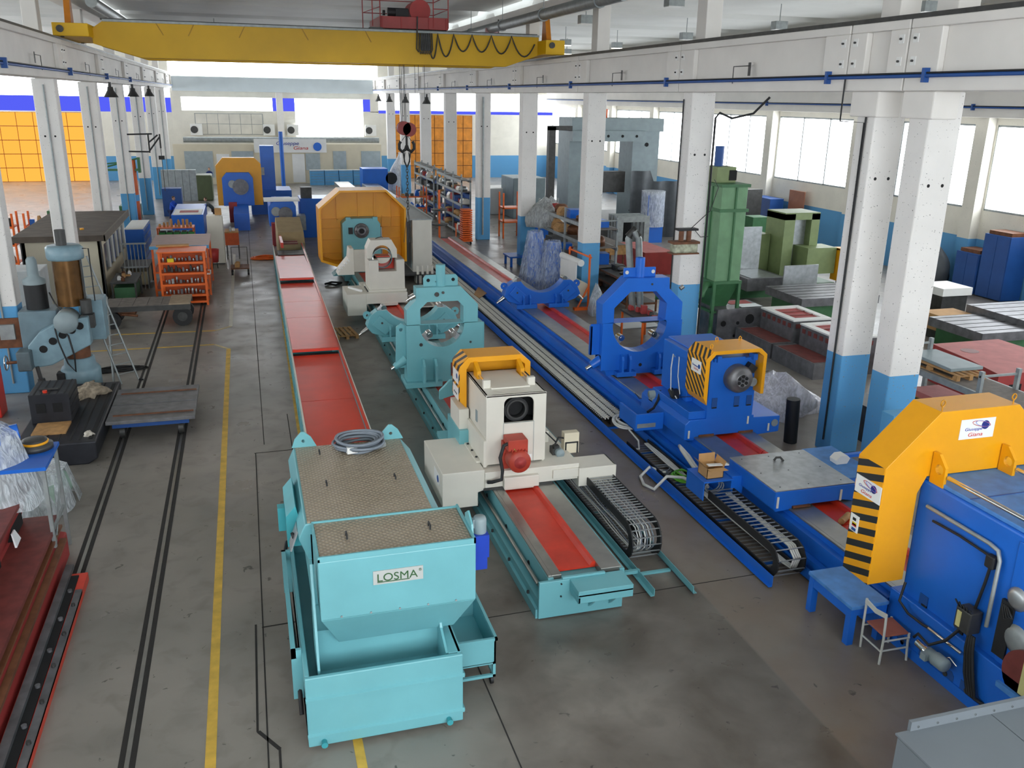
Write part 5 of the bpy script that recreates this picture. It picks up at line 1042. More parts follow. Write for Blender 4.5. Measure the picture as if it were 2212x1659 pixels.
for i, y in enumerate((45.9, 55.2, 64.9)): flood(-5.6, y, 7.72, 'dark bell lamp under the left crane beam, %s from the camera' % ordn[i])
for i, y in enumerate((64.8, 73.4, 81.5, 88)): flood(12.6, y-1.0, 7.5, 'dark bell lamp under the right crane beam, %s from the camera' % ordn[i])
T = thing('air_duct', 'round grey duct high along the right side of the nave', 'duct', (11.9, 60, 10.9)); part(MB().cyl((11.9, 28, 11.0), (11.9, 88, 11.0), .22, 14), 'duct_run', gal, T)
for y in range(30, 88, 6): part(MB().cyl((11.9, y, 11.0), (11.9, y+.12, 11.0), .26, 14).cyl((11.9, y+.06, 11.2), (11.9, y+.06, 12.2), .015, 5), 'hanger', gal, T)
T = thing('air_duct', 'round grey duct high along the left side of the nave', 'duct', (-5.2, 60, 10.9)); part(MB().cyl((-5.2, 40, 11.1), (-5.2, 88, 11.1), .22, 14), 'duct_run', gal, T)
T = thing('crane_sign', 'pinkish board hanging by rods under the roof above the right end of the crane', 'sign', (12.0, 44, 10)); part(MB().box(11.6, 12.3, 44, 44.04, 10.3, 11.0), 'board', mat('pink_board', '#caa5a8', .6), T); part(MB().cyl((12.25, 44.02, 9.6), (12.25, 44.02, 11.4), .03, 6), 'rod', iron, T)
T = thing('hanging_lamp', 'old ribbed glass flood lamp on an arm left of the green dust collector', 'lamp', (12.4, 24.6, 4.2))
Yl = 24.2
part(MB().box(12.15, 12.95, 23.8, 24.15, 3.45, 3.75), 'glass_body', mat('lamp_glass', '#b9bba4', .15, .2, .4, 8), T, bev=.06); part(MB().box(12.12, 12.98, 23.78, 24.2, 3.73, 3.8).box(12.12, 12.98, 23.78, 24.2, 3.42, 3.46), 'rim', rust, T)
part(MB().cyl((12.45, 24.0, 3.78), (12.45, 24.0, 4.1), .08, 8).cyl((12.7, 24.0, 3.78), (12.7, 24.0, 4.1), .08, 8), 'neck', rust, T); part(MB().box(12.35, 13.0, 23.97, 24.25, 4.1, 4.16), 'arm', black, T)
part(MB().tube([(12.75, 24.0, 4.16), (13.3, 23.9, 4.7), (13.9, 24.6, 5.3), (14.3, 25.6, 5.45)], .012, 4).tube([(12.9, 24.0, 4.1), (13.1, 24.0, 3.9), (13.4, 24.1, 3.9)], .012, 4), 'lamp_cable', black, T)
T = thing('black_hose', 'black hose hanging from the beam and bending down beside the third right column', 'hose', (13.4, 24.2, 7)); part(MB().tube([(14.5, 23.2, 7.95), (14.2, 23.5, 7.5), (13.75, 23.9, 7.35), (13.45, 24.1, 7.5), (13.38, 24.2, 7.35), (13.38, 24.2, .6)], .035, 6), 'hose_run', black, T)

# ------------------------------------------------------------------ left side
T = thing('rail_cart', 'low grey transfer cart with steel planks standing on the floor rails', 'cart', (-2.55, 22.2, 0))
for y0, y1 in ((21.0, 21.4), (21.42, 22.18), (22.24, 23.05), (23.08, 23.5)): part(MB().box(-3.52, -1.55, y0, y1, .42, .5), 'plank', iron_s, T, bev=.006)
for y in (21.4, 23.07): part(MB().box(-3.4, -1.6, y-.03, y+.03, .49, .52), 'edge_bar', rust, T)
part(MB().box(-3.4, -1.7, 21.1, 23.4, .3, .42), 'chassis', dblue, T)
for x in (-3.2, -1.9):
    for y in (21.25, 23.2): part(MB().cyl((x-.06, y, .16), (x+.06, y, .16), .15, 14), 'wheel', iron, T)
# radial drill
T = thing('radial_drill', 'old blue grey radial drilling machine beside the second left column', 'drill', (-4.65, 25.3, 0))
cx, cy = -4.66, 25.3
part(MB().lathe([(0, 0), (.5, 0), (.5, .62), (.46, .7), (.4, .74), (.38, .95), (.34, .97)], (cx, cy, 0), 'z', 28), 'base', bgrey, T); part(MB().box(-5.2, -5.0, 24.9, 25.2, .35, .62), 'base_box', black, T)
part(MB().cyl((cx, cy, .9), (cx, cy, 1.9), .3, 24), 'inner_column', rust, T); part(MB().cyl((cx, cy, 2.4), (cx, cy, 3.66), .34, 28), 'sleeve', mat('oily_brown_steel', '#7d5a34', .25, .6, .4, 3), T)
part(MB().lathe([(0, 0), (.44, 0), (.46, .05), (.46, .3), (.4, .36), (0, .36)], (cx, cy, 3.62), 'z', 10), 'cap', bgrey, T); part(MB().cyl((cx-.05, cy, 3.98), (cx-.05, cy, 4.38), .13, 14), 'cap_motor', iron, T)
part(MB().cyl((cx+.36, cy-.1, 2.3), (cx+.36, cy-.1, 3.65), .03, 8), 'lift_screw', iron, T); part(MB().tube([(cx+.45, cy-.1, 3.9), (cx+.6, cy-.15, 3.9), (cx+.6, cy-.15, 2.5)], .016, 5), 'control_rod', black, T)
A_ = part(MB().prism([(-5.75, 1.2), (-5.7, 1.5), (-5.4, 1.85), (-5.0, 2.05), (-4.2, 2.2), (-4.2, 1.45), (-4.6, 1.25), (-5.2, .95), (-5.6, .9)], 'y', 24.6, 24.95), 'arm', bgrey, T, bev=.03)
for x, z in ((-5.35, 1.4), (-5.1, 1.6), (-4.85, 1.75), (-4.62, 1.87), (-4.42, 1.97)): part(MB().prism(circ((x, z), .1, 12), 'y', 24.585, 24.62), 'arm_hole', dark, A_)
part(MB().lathe([(0, -.1), (.27, -.1), (.29, 0), (.29, .5), (0, .5)], (-4.72, 24.5, 2.1), 'y', 22), 'round_head', grey_m, T)
part(MB().box(-5.92, -5.0, 25.0, 25.8, 1.3, 2.32), 'gear_box', mat('box_blue_grey', '#6f858f', .5, 0, .15, 3), T, bev=.03); part(MB().cyl((-5.5, 25.4, 2.3), (-5.5, 25.4, 2.98), .27, 18), 'feed_motor', black, T); part(MB().lathe([(.28, 0), (.28, .12), (.14, .2), (.13, .62), (.08, .7)], (-5.5, 25.4, 2.98), 'z', 18), 'motor_cowl', grey_m, T)
part(MB().box(-4.55, -3.95, 25.5, 26.3, 1.35, 2.45), 'elevating_case', bgrey, T, bev=.02); part(MB().cyl((-4.25, 24.9, 2.25), (-4.25, 24.9, 2.6), .14, 12).box(-4.4, -4.1, 24.8, 25.1, 1.85, 2.2), 'clamp_motor', iron, T)
part(MB().box(-5.95, -5.62, 24.3, 24.8, .9, 1.42), 'spindle_head', mat('head_grey', '#5d6c72', .5, .1, .2, 5), T, bev=.04); part(MB().cyl((-5.55, 24.55, .95), (-5.5, 24.55, .55), .05, 10), 'spindle', iron, T); part(MB().cyl((-5.5, 24.55, .62), (-5.48, 24.55, .42), .09, 10), 'chuck', iron, T)
hw = part(MB().tube([(-6.2, 24.35+.18*math.cos(a), 1.15+.18*math.sin(a)) for a in [2*PI*i/14 for i in range(14)]], .02, 5, True), 'hand_wheel', chrome, T); part(MB().cyl((-6.2, 24.35, 1.15), (-5.9, 24.4, 1.15), .04, 8), 'wheel_axle', rust, hw)
part(MB().tube([(-5.0, 24.55, 1.95), (-4.95, 24.5, 1.6), (-4.8, 24.5, 1.0), (-4.65, 24.55, .75), (-4.62, 24.5, 1.2), (-4.7, 24.5, 1.75), (-4.8, 24.55, 1.85)], .022, 6), 'loop_cable', black, T)
part(MB().tube([(-5.2, 25.5, 2.7), (-5.0, 25.0, 2.5), (-4.75, 24.8, 2.2)], .02, 5), 'motor_cable', iron, T)
T = thing('slotted_base_plate', 'long black slotted base plate of the radial drill beside the rail cart', 'plate', (-4.3, 22, 0))
part(MB().prism([(-5.2, 0), (-3.75, 0), (-3.55, .12), (-3.55, .52), (-5.2, .52)], 'y', 19.75, 24.2), 'plate_body', mat('black_iron', '#33343a', .45, .4, .25, 4), T, bev=.03)
for x in (-4.6, -4.35, -4.1, -3.9): part(MB().box(x-.02, x+.02, 19.9, 24.1, .515, .525), 'slot', dark, T)
part(MB().box(-3.72, -3.64, 19.95, 24.0, .515, .53), 'coolant_gutter', dark, T)
T = thing('slotted_block', 'black slotted clamping block standing on the drill base plate', 'block', (-4.65, 21.6, .52))
part(MB().box(-5.08, -4.24, 21.2, 22.3, .53, 1.22), 'block_body', mat('black_iron', '#33343a'), T, bev=.01)
for k in range(5): part(MB().box(-4.98+k*.16, -4.95+k*.16, 21.2, 22.3, 1.215, 1.225), 'slot', dark, T)
for k in range(3): part(MB().box(-4.242, -4.232, 21.2, 22.3, .68+k*.18, .71+k*.18), 'slot', dark, T)
for x in (-4.85, -4.5): part(MB().box(x-.1, x+.1, 21.19, 21.21, .78, 1.0), 'pocket', dark, T)
solo(MB().box(-4.95, -4.25, 20.4, 21.15, .52, .56), 'plywood_sheet', wood, 'tan plywood sheet in front of the black slotted block', 'board')
solo(MB().box(-4.9, -4.5, 21.5, 21.56, 1.23, 1.26), 'steel_bar', iron, 'dark bar lying across the black slotted block', 'bar'); solo(MB().cyl((-4.75, 21.35, 1.22), (-4.75, 21.35, 1.27), .05, 10), 'red_plug', chute_red, 'small red cap on the black slotted block', 'cap')
def lump(nm, lab, c, s, m, cat, seed=1, fold=.25):
    """a soft irregular heap: rag, bag, wrapped thing"""
    R_ = random.Random(seed); g = []; ph = [R_.random()*6 for _ in range(6)]
    for i in range(9):
        v = i/8; row = []
        for j in range(17):
            a = 2*PI*j/16; rr = math.sin(PI*(.06+.52*(1-v)))*(1+fold*math.sin(3*a+ph[0]+3*v)*.5+fold*.4*math.sin(7*a+ph[1])+fold*.3*math.sin(11*a+ph[2]+5*v))
            row.append((c[0]+s[0]*rr*math.cos(a), c[1]+s[1]*rr*math.sin(a), c[2]+s[2]*(v**.8)*(1+.12*math.sin(2*a+ph[3])*v)))
        g.append(row)
    m_ = MB().sheet(g); m_.add(g[-1][:16], [tuple(range(16))])
    return solo(m_, nm, m, lab, cat)
lump('rag_heap', 'heap of beige rags on the drill base plate beside the black block', (-4.15, 23.3, .52), (.38, .5, .26), mat('rag_beige', '#a39582', .9, 0, .5, 9), 'rags', 3, .6)
lump('rag', 'small pale rag on the near corner of the drill base plate', (-3.75, 20.2, .52), (.09, .12, .1), mat('rag_pale', '#cfc7ba', .9, 0, .3, 9), 'rag', 4, .6)
coil('floor_cable', 'dark cable lying in loops on the floor behind the ladder', -4.0, 27.0, .0, .55, 4, .025, black, 1.5, .35, .1)
T = thing('ladder', 'grey metal ladder leaning against the radial drill', 'ladder', (-3.5, 26.0, 0))
L0, L1 = Vector((-3.52, 25.75, 0)), Vector((-4.5, 26.3, 3.5)); dx_ = Vector((.17, .12, 0))
for s in (-1, 1): part(MB().tube([L0+dx_*s*1.25, L1+dx_*s], .032, 4), 'stile', gal, T)
for k in range(1, 13): c_ = L0+(L1-L0)*(k/13.0); part(MB().tube([c_-dx_*(1.25-.25*k/13), c_+dx_*(1.25-.25*k/13)], .02, 4), 'rung', gal, T)
part(MB().tube([L0+dx_*1.3+Vector((.0, .0, .02)), L0+dx_*1.3+Vector((.1, -.05, .0))], .04, 5), 'foot', black, T)
part(MB().prism([(25.7, 0), (25.9, 0), (26.5, 2.3), (26.3, 2.4)], 'x', -3.98, -3.94), 'stay_plate', gal, T)
# flat wagon
T = thing('flat_wagon', 'long flat wooden wagon with rubber tyres across the floor rails', 'wagon', (-3.6, 32.8, 0))
for k in range(6): part(MB().box(-4.95+k*.46, -4.95+k*.46+.45, 32.1, 33.5, .74, .8), 'plank', wood_d, T)
part(MB().box(-2.85, -2.15, 32.05, 33.5, .79, .84), 'end_board', mat('board_pale', '#a08e78', .8, 0, .2, 5), T)
part(MB().box(-4.95, -2.15, 32.08, 32.16, .6, .78).box(-4.95, -2.15, 33.44, 33.52, .6, .78), 'side_rail', iron, T)
for x, r in ((-2.45, .33), (-4.75, .3)):
    for y in (32.25, 33.3): wh = part(MB().cyl((x, y-.09, r), (x, y+.09, r), r, 22), 'tyre', black, T); part(MB().cyl((x, y-.1, r), (x, y+.1, r), r*.5, 16), 'wheel_rim', iron, wh)
part(MB().box(-4.6, -4.0, 32.4, 33.2, .4, .6).tube([(-4.4, 32.2, .5), (-3.9, 32.1, .45)], .05, 6), 'drawbar', rust, T)
# orange shelf trolley with goods
def shelf_goods(items, zs, x0, x1, y0, y1, n, pal, nm, lab, cat, grp, hmax=.2, seed=5):
    """individual goods set out along shelves"""
    R_ = random.Random(seed); protos = []
    for k, mm in enumerate(pal):
        if k % 3 == 0: m_ = MB().box(-.5, .5, -.5, .5, 0, 1)
        elif k % 3 == 1: m_ = MB().lathe([(0, 0), (.5, 0), (.5, .75), (.3, 1), (0, 1)], (0, 0, 0), 'z', 10)
        else: m_ = MB().prism([(-.5, 0), (.5, 0), (.5, .6), (.1, 1), (-.3, 1), (-.5, .5)], 'y', -.5, .5)
        me = bpy.data.meshes.new(nm); me.from_pydata(m_.v, [], m_.f); me.polygons.foreach_set('use_smooth', m_.sm); me.materials.append(mm); protos.append(me)
    for z in zs:
        for i in range(n):
            me = protos[R_.randrange(len(protos))]; o = bpy.data.objects.new(nm, me); COL.objects.link(o)
            along_y = (y1-y0) > (x1-x0); L_ = (y1-y0) if along_y else (x1-x0); w = L_/n
            u = (i+.5)*w+R_.uniform(-.12, .12)*w
            o.location = (x0+R_.uniform(.3, .7)*(x1-x0), y0+u, z) if along_y else (x0+u, y0+R_.uniform(.15, .5)*(y1-y0), z)
            o.scale = (w*R_.uniform(.45, .8), w*R_.uniform(.45, .8), hmax*R_.uniform(.35, 1)); o.rotation_euler = (0, 0, R_.uniform(-.2, .2))
            tag(o, lab, cat, grp)
def rack(nm, lab, x0, x1, y0, y1, zs, zt, m, deckm, post=.05, cat='shelf', back=None, grp=None, lip=.06):
    T = thing(nm, lab, cat, ((x0+x1)/2, (y0+y1)/2, 0), 0, grp)
    for x in (x0, x1-post):
        for y in (y0, y1-post): part(MB().box(x, x+post, y, y+post, 0, zt), 'upright', m, T)
    for z in zs:
        part(MB().box(x0, x1, y0, y1, z-.02, z), 'shelf_board', deckm, T)
        part(MB().box(x0, x1, y0-.005, y0+.02, z-lip, z+.02), 'shelf_lip', m, T); part(MB().box(x0-.005, x0+.02, y0, y1, z-lip, z+.02), 'shelf_lip', m, T)
    if back: part(MB().box(x0, x1, y1-.02, y1, zs[0], zt), 'back_panel', back, T)
    return T
R1 = rack('shelf_trolley', 'bright orange shelf trolley with five shelves of small steel parts', -3.36, -1.68, 35.35, 36.3, (.16, .42, .84, 1.27, 1.68), 2.05, orange, orange_d, .08, 'trolley', orange_d)
part(MB().box(-3.4, -1.64, 35.3, 36.6, 2.05, 2.1), 'top_board', orange, R1, bev=.01)
for x in (-3.3, -1.75):
    for y in (35.45, 36.2): part(MB().cyl((x-.03, y, .08), (x+.03, y, .08), .08, 10), 'castor', black, R1)
part(MB().tube([(-1.66, 35.4, 1.2), (-1.55, 35.4, 1.2), (-1.55, 36.2, 1.2), (-1.66, 36.2, 1.2)], .02, 5), 'push_handle', white, R1)
shelf_goods(None, (.42, .84, 1.27, 1.68), -3.25, -1.8, 35.5, 36.2, 11, [iron_s, steel2, iron, gal, steel2, iron_s], 'steel_part', 'small steel part on a shelf of the orange shelf trolley', 'part', 'parts on the orange shelf trolley', .24, 8)
solo(MB().box(-3.05, -2.82, 35.45, 35.6, 1.68, 1.82), 'yellow_box', mat('bright_yellow', '#e8cf20', .6), 'small yellow box on the top shelf of the orange trolley', 'box')
R2 = rack('board_rack', 'orange rack topped by a pale pink board just behind the orange trolley', -3.75, -1.62, 37.2, 40.3, (.3, 1.0), 1.95, orange, orange_d, .08, 'rack')
part(MB().box(-3.8, -1.58, 37.1, 40.4, 1.95, 2.03), 'table_board', mat('pink_table', '#c0a6a0', .6, 0, .1), R2); part(MB().box(-3.8, -1.58, 37.06, 37.1, 1.93, 2.05), 'blue_edge', lblue, R2)
solo(MB().obox((-2.9, 36.7, 2.13), (1.2, .35, .05), .08), 'cardboard_sheet', card, 'flat cardboard sheet on top of the orange trolley', 'cardboard')
R3 = rack('bin_rack', 'orange rack with green bins and a row of brown parcels on top', -4.25, -2.55, 45.6, 46.6, (.35, .85, 1.25), 1.6, orange, orange_d, .07, 'rack'); part(MB().box(-4.25, -2.55, 45.55, 46.6, 1.57, 1.6), 'top_board', orange, R3)
gb = mat('bin_green', '#2f8a3e', .5, 0, .1)
for k in range(5):
    x = -4.15+k*.33; Tb = thing('storage_bin', 'green open storage bin in the orange bin rack', 'bin', (x+.14, 45.7, 1.26), 0, 'green bins in the rack')
    part(MB().prism([(x, 1.26), (x+.28, 1.26), (x+.28, 1.4), (x, 1.4)], 'y', 45.5, 46.2), 'bin_body', gb, Tb); part(MB().box(x+.03, x+.25, 45.6, 46.15, 1.4, 1.405), 'bin_inside', dark, Tb)
shelf_goods(None, (1.6,), -4.2, -2.6, 45.7, 46.5, 9, [card, card, wood, card], 'parcel', 'brown cardboard parcel on top of the orange bin rack', 'parcel', 'parcels on the bin rack', .42, 4)
shelf_goods(None, (.36, .86), -4.2, -2.6, 45.7, 46.4, 5, [card, gb, dblue], 'carton', 'carton on a lower shelf of the orange bin rack', 'carton', 'cartons in the bin rack', .35, 5)
# cabin with dark flat roof
T = thing('foreman_booth', 'cream cabin with dark flat roof behind the radial drill', 'cabin', (-6.8, 40.5, 0))
part(MB().box(-8.2, -5.5, 36.8, 36.9, 0, 2.4).box(-8.2, -8.1, 36.8, 44, 0, 2.4).box(-5.6, -5.5, 36.8, 44, 0, 1.0).box(-5.6, -5.5, 36.8, 44, 2.1, 2.4).box(-8.2, -5.5, 43.9, 44, 0, 2.4).box(-5.6, -5.5, 36.8, 37.6, 1, 2.1), 'cabin_wall', cream, T)
part(MB().box(-8.45, -5.25, 36.5, 44.3, 2.4, 2.62), 'roof', mat('bitumen_roof', '#5b5148', .85, 0, .3, 2), T); part(MB().box(-5.3, -5.24, 36.5, 44.3, 2.38, 2.66), 'roof_edge', mat('fascia', '#6a6258', .7), T)
part(MB().box(-5.5, -5.46, 36.7, 36.9, 0, 2.4).box(-8.25, -8.2, 36.75, 36.85, 0, 2.4), 'corner_post', iron, T)
for k in range(5): part(MB().box(-5.56, -5.54, 37.7+k*1.25, 38.85+k*1.25, 1.0, 2.1), 'window_pane', mat('booth_glass', '#3d464c', .12, 0, .2), T); part(MB().box(-5.6, -5.48, 38.85+k*1.25, 38.95+k*1.25, 1.0, 2.1), 'window_post', white, T)
solo(MB().cyl((-6.3, 38.2, 2.62), (-6.3, 38.2, 2.68), .08, 8), 'yellow_dish', yellow, 'small yellow lid lying on the dark cabin roof', 'lid')
def table(nm, lab, x0, x1, y0, y1, z, mt, ml, leg=.05, cat='table', under=None):
    T = thing(nm, lab, cat, ((x0+x1)/2, (y0+y1)/2, 0)); part(MB().box(x0, x1, y0, y1, z-.06, z), 'table_top', mt, T)
    for x in (x0+.03, x1-.03-leg):
        for y in (y0+.03, y1-.03-leg): part(MB().box(x, x+leg, y, y+leg, 0, z-.06), 'leg', ml, T)
    if under: part(MB().box(x0+.1, x1-.1, y0+.2, y1-.1, .1, z-.25), 'cupboard', under, T)
    return T
table('fitting_bench', 'dark bench cluttered with tools beside the cabin window', -5.25, -4.3, 36.2, 38.2, .85, iron, iron, .06, 'bench', green_d)
shelf_goods(None, (.85,), -5.2, -4.4, 36.3, 38.1, 7, [card, iron, white, gal, rust], 'tool', 'tool or box lying on the dark bench beside the cabin', 'tool', 'clutter on the dark bench', .18, 6)
table('fitting_bench', 'second dark bench behind, by the cabin door', -5.2, -4.1, 39.2, 41, .9, iron, iron, .06, 'bench', mat('bench_cream', '#b9ad8a', .6)); 
T = thing('roller_stand', 'grey steel rack with upright rods beside the cabin', 'rack', (-4.6, 39.0, 0))
for k in range(7): part(MB().cyl((-5.0+k*.14, 39.0, .0), (-5.0+k*.14, 39.0, 1.9), .022, 6), 'rod', gal, T)
part(MB().box(-5.05, -4.1, 38.97, 39.03, 1.86, 1.92).box(-5.05, -4.1, 38.97, 39.03, .9, .95), 'cross_bar', gal, T)
def drawers(nm, lab, x0, x1, y0, y1, h, n, m, face, cols=1, cat='cabinet', top=white, grp=None):
    """face: which side carries the drawers"""
    T = thing(nm, lab, cat, ((x0+x1)/2, (y0+y1)/2, 0), 0, grp); part(MB().box(x0, x1, y0, y1, 0, h), 'cabinet_body', m, T); part(MB().box(x0-.01, x1+.01, y0-.01, y1+.01, h, h+.03), 'cabinet_top', top, T)
    for c_ in range(cols):
        for k in range(n):
            z0, z1 = .1+(h-.12)*k/n, .1+(h-.12)*(k+1)/n-.025
            if face == 'x':
                a, b_ = y0+(y1-y0)*c_/cols+.02, y0+(y1-y0)*(c_+1)/cols-.02; d_ = part(MB().box(x1, x1+.02, a, b_, z0, z1), 'drawer', m, T); part(MB().box(x1+.02, x1+.04, a+.03, b_-.03, z1-.04, z1-.015), 'handle', gal, d_)
            else:
                a, b_ = x0+(x1-x0)*c_/cols+.02, x0+(x1-x0)*(c_+1)/cols-.02; d_ = part(MB().box(a, b_, y0-.02, y0, z0, z1), 'drawer', m, T); part(MB().box(a+.03, b_-.03, y0-.04, y0-.02, z1-.04, z1-.015), 'handle', gal, d_)
    return T
drawers('tool_cabinet', 'blue tool cabinet with white top and many drawers beyond the cabin', -5.55, -4.75, 44.6, 47.8, 1.7, 5, blue, 'x', 3)
T = thing('white_cabinet', 'tall pale grey cabinet standing beside the aisle', 'cabinet', (-1.5, 44.5, 0)); part(MB().box(-1.88, -1.17, 44.2, 44.9, .06, 2.3), 'cabinet_body', ivory, T, bev=.008); part(MB().box(-1.85, -1.2, 44.25, 44.85, 0, .06), 'plinth', iron, T); part(MB().box(-1.165, -1.155, 44.25, 44.85, .1, 2.25), 'door', ivory, T)
solo(MB().box(-1.5, -1.2, 44.6, 44.85, 2.3, 2.6), 'carton', card, 'small carton on top of the tall pale grey cabinet', 'box')
T = thing('orange_tool_stand', 'orange tool stand with a cluttered top right of the tall pale grey cabinet', 'stand', (-.85, 46, 0)); part(MB().box(-1.15, -.5, 45.5, 46.6, .7, 1.3), 'cabinet_body', orange_d, T); part(MB().box(-1.15, -.5, 45.5, 46.6, 1.3, 1.36), 'stand_top', wood, T)
for x in (-1.12, -.56): part(MB().box(x, x+.05, 45.52, 45.57, 0, .7), 'leg', iron, T); part(MB().box(x, x+.05, 46.5, 46.55, 0, .7), 'leg', iron, T)
shelf_goods(None, (1.36,), -1.1, -.55, 45.6, 46.5, 5, [white, iron, wood, gal], 'small_tool', 'small tool on the orange tool stand', 'tool', 'tools on the orange tool stand', .2, 9)
T = thing('hand_cart', 'small hand cart with wire handle in the aisle', 'cart', (-.5, 41.7, 0)); part(MB().box(-.9, -.1, 41.2, 42.2, .28, .33), 'platform', rust, T); part(MB().tube([(-.85, 42.2, .3), (-.85, 42.3, 1.1), (-.15, 42.3, 1.1), (-.15, 42.2, .3)], .02, 5), 'push_handle', iron, T)
for x in (-.85, -.15):
    for y in (41.3, 42.1): part(MB().cyl((x-.04, y, .12), (x+.04, y, .12), .12, 10), 'wheel', black, T)
shelf_goods(None, (.33,), -.85, -.2, 41.3, 42.1, 3, [card, wood, card], 'carton', 'small carton on the hand cart in the aisle', 'carton', 'cartons on the hand cart', .25, 3)
T = thing('waste_bin', 'red waste bin beside the tall pale grey cabinet', 'bin', (-1.66, 43.2, 0)); part(MB().lathe([(0, .3), (.2, .3), (.26, .9), (.22, .9), (.18, .35)], (-1.66, 43.2, 0), 'z', 14), 'bin_body', mat('bin_red', '#c23a3a', .5), T)
for a in range(3): part(MB().cyl((-1.66+.15*math.cos(a*2.1), 43.2+.15*math.sin(a*2.1), 0), (-1.66+.12*math.cos(a*2.1), 43.2+.12*math.sin(a*2.1), .3), .02, 5), 'leg', iron, T)
coil('orange_hose', 'orange hose coil on the floor left of the conveyor end', .72, 45.4, 0, .55, 5, .04, orange, 1.3, .8, 0)
def pallet(nm, lab, x0, y0, z0, w, l, rz=0, m=wood, n=5):
    T = thing(nm, lab, 'pallet', (x0, y0, z0), rz, None, True)
    for k in range(3):
        x = -w/2+.05+(w-.1)*k/2
        part(MB().box(x-.05, x+.05, -l/2, l/2, 0, .02), 'bottom_board', m, T)
        for y in (-l/2+.07, 0, l/2-.07): part(MB().box(x-.05, x+.05, y-.07, y+.07, .02, .1), 'block', m, T)
    for y in (-l/2+.05, 0, l/2-.05): part(MB().box(-w/2, w/2, y-.05, y+.05, .1, .12), 'stringer', m, T)
    for k in range(n): x = -w/2+.06+(w-.12)*k/(n-1); part(MB().box(x-.05, x+.05, -l/2, l/2, .12, .14), 'slat', m, T)
    return T
pallet('pallet', 'small wooden pallet on the floor right of the red topped conveyor', 2.86, 29.6, 0, .75, 1.2, .12, wood, 5)
solo(MB().prism([(8.95, 34.9), (9.3, 35.2), (9.36, 34.2), (8.5, 32.9), (8.45, 33.6)], 'z', .31, .33), 'cardboard_sheet', card, 'brown cardboard sheet lying over the flat carrier by the blue open rest', 'cardboard')
# wrapped machine on the tall blue table, chuck and wrapped pipes
T = thing('blue_table', 'tall blue topped table with steel legs behind the red casting', 'table', (-4.0, 15.4, 0)); part(MB().box(-4.85, -3.46, 14.82, 16.0, 1.9, 1.96), 'table_top', blue, T)
for x, y in ((-3.52, 15.92), (-3.52, 14.9), (-4.8, 15.9), (-4.8, 14.9)): part(MB().box(x-.03, x+.03, y-.03, y+.03, 0, 1.9), 'leg', gal, T)
part(MB().box(-3.54, -3.5, 14.9, 15.9, .75, .8), 'stretcher', gal, T); part(MB().tube([(-3.52, 14.92, .45), (-3.52, 15.9, 1.25)], .02, 4), 'brace', gal, T)
T = thing('wrapped_machine', 'blue machine part wrapped in milky plastic film on the tall blue table', 'machine', (-4.3, 15.3, 1.96))
part(MB().box(-4.7, -4.1, 15.0, 15.6, 1.96, 2.5).cyl((-4.35, 15.35, 2.35), (-3.92, 15.45, 2.4), .13, 14), 'machine_core', blue, T, bev=.02)
fl = film('plastic_film', '#dfe6ec', .62)
g = []
for i in range(9):
    v = i/8; row = []
    for j in range(21):
        a = 2*PI*j/20; k = .62+.5*(1-v)+.05*math.sin(5*a+3*v)+.04*math.sin(9*a); z = 1.2+1.42*v if v < .9 else 2.6
        row.append((-4.36+(.62 if math.cos(a) > 0 else .75)*k*math.cos(a)*(1 if v < .9 else .6), 15.32+.6*k*math.sin(a)*(1 if v < .9 else .6), z+.05*math.sin(4*a)*(1-v)))
    g.append(row)
m_ = MB().sheet(g); m_.add(g[-1][:20], [tuple(range(20))]); part(m_, 'film_wrap', fl, T)
T = thing('chuck', 'black and yellow round chuck lying on the edge of the blue topped table', 'chuck', (-3.75, 16.1, 1.96)); part(MB().lathe([(0, 0), (.28, 0), (.28, .08), (.2, .1), (.2, .16), (.15, .18), (0, .18)], (-3.78, 15.75, 1.96), 'z', 22), 'body', iron, T); part(MB().lathe([(.21, .1), (.22, .13), (.2, .14)], (-3.78, 15.75, 1.96), 'z', 22), 'yellow_ring', yellow, T)
T = thing('wrapped_pipes', 'bundle of pale green parts wrapped in clear film on the floor under the table', 'bundle', (-4.1, 17.9, 0)); part(MB().cyl((-4.5, 17.6, .3), (-3.95, 18.2, .3), .25, 12).box(-4.5, -3.95, 17.2, 17.7, 0, .6), 'bundle_core', mat('pale_green', '#a9c3b4', .5, 0, .2, 6), T)
g = [[(-4.22+.5*(1.15-.35*v)*math.cos(2*PI*j/16)*(1+.12*math.sin(j*2.3)), 17.8+.75*(1.1-.3*v)*math.sin(2*PI*j/16)*(1+.1*math.sin(j*1.7)), .75*v+.03*math.sin(j*3)) for j in range(17)] for v in (0, .3, .6, .85, 1)]
m_ = MB().sheet(g); m_.add(g[-1][:16], [tuple(range(16))]); part(m_, 'film_wrap', fl, T)
# red castings in the lower left corner
T = thing('red_casting', 'long dark red machine bed casting in the lower left corner', 'casting', (-3.9, 11.5, 0))
part(MB().prism([(-5.6, 0), (-3.45, 0), (-3.45, .45), (-3.62, .5), (-3.62, .7), (-4.1, .72), (-4.1, .85), (-3.95, 1.3), (-4.5, 1.3), (-4.6, 1.1), (-5.6, 1.1)], 'y', 6.0, 15.5), 'casting_body', cast_red, T, bev=.02)
part(MB().box(-4.45, -3.93, 6.0, 15.75, 1.3, 1.36), 'machined_way', oxide, T); part(MB().box(-4.1, -3.52, 6.0, 15.55, .7, .77), 'machined_way', oxide, T); part(MB().box(-3.62, -3.5, 6, 15.5, .56, .6).box(-3.5, -3.4, 6, 15.2, .42, .48), 'machined_edge', mat('brown_steel', '#8a5a40', .4, .3, .25, 5), T)
for k in range(6): part(MB().box(-4.105, -4.02, 7.0+k*1.5, 7.7+k*1.5, .84, 1.15), 'cast_window', dark, T)
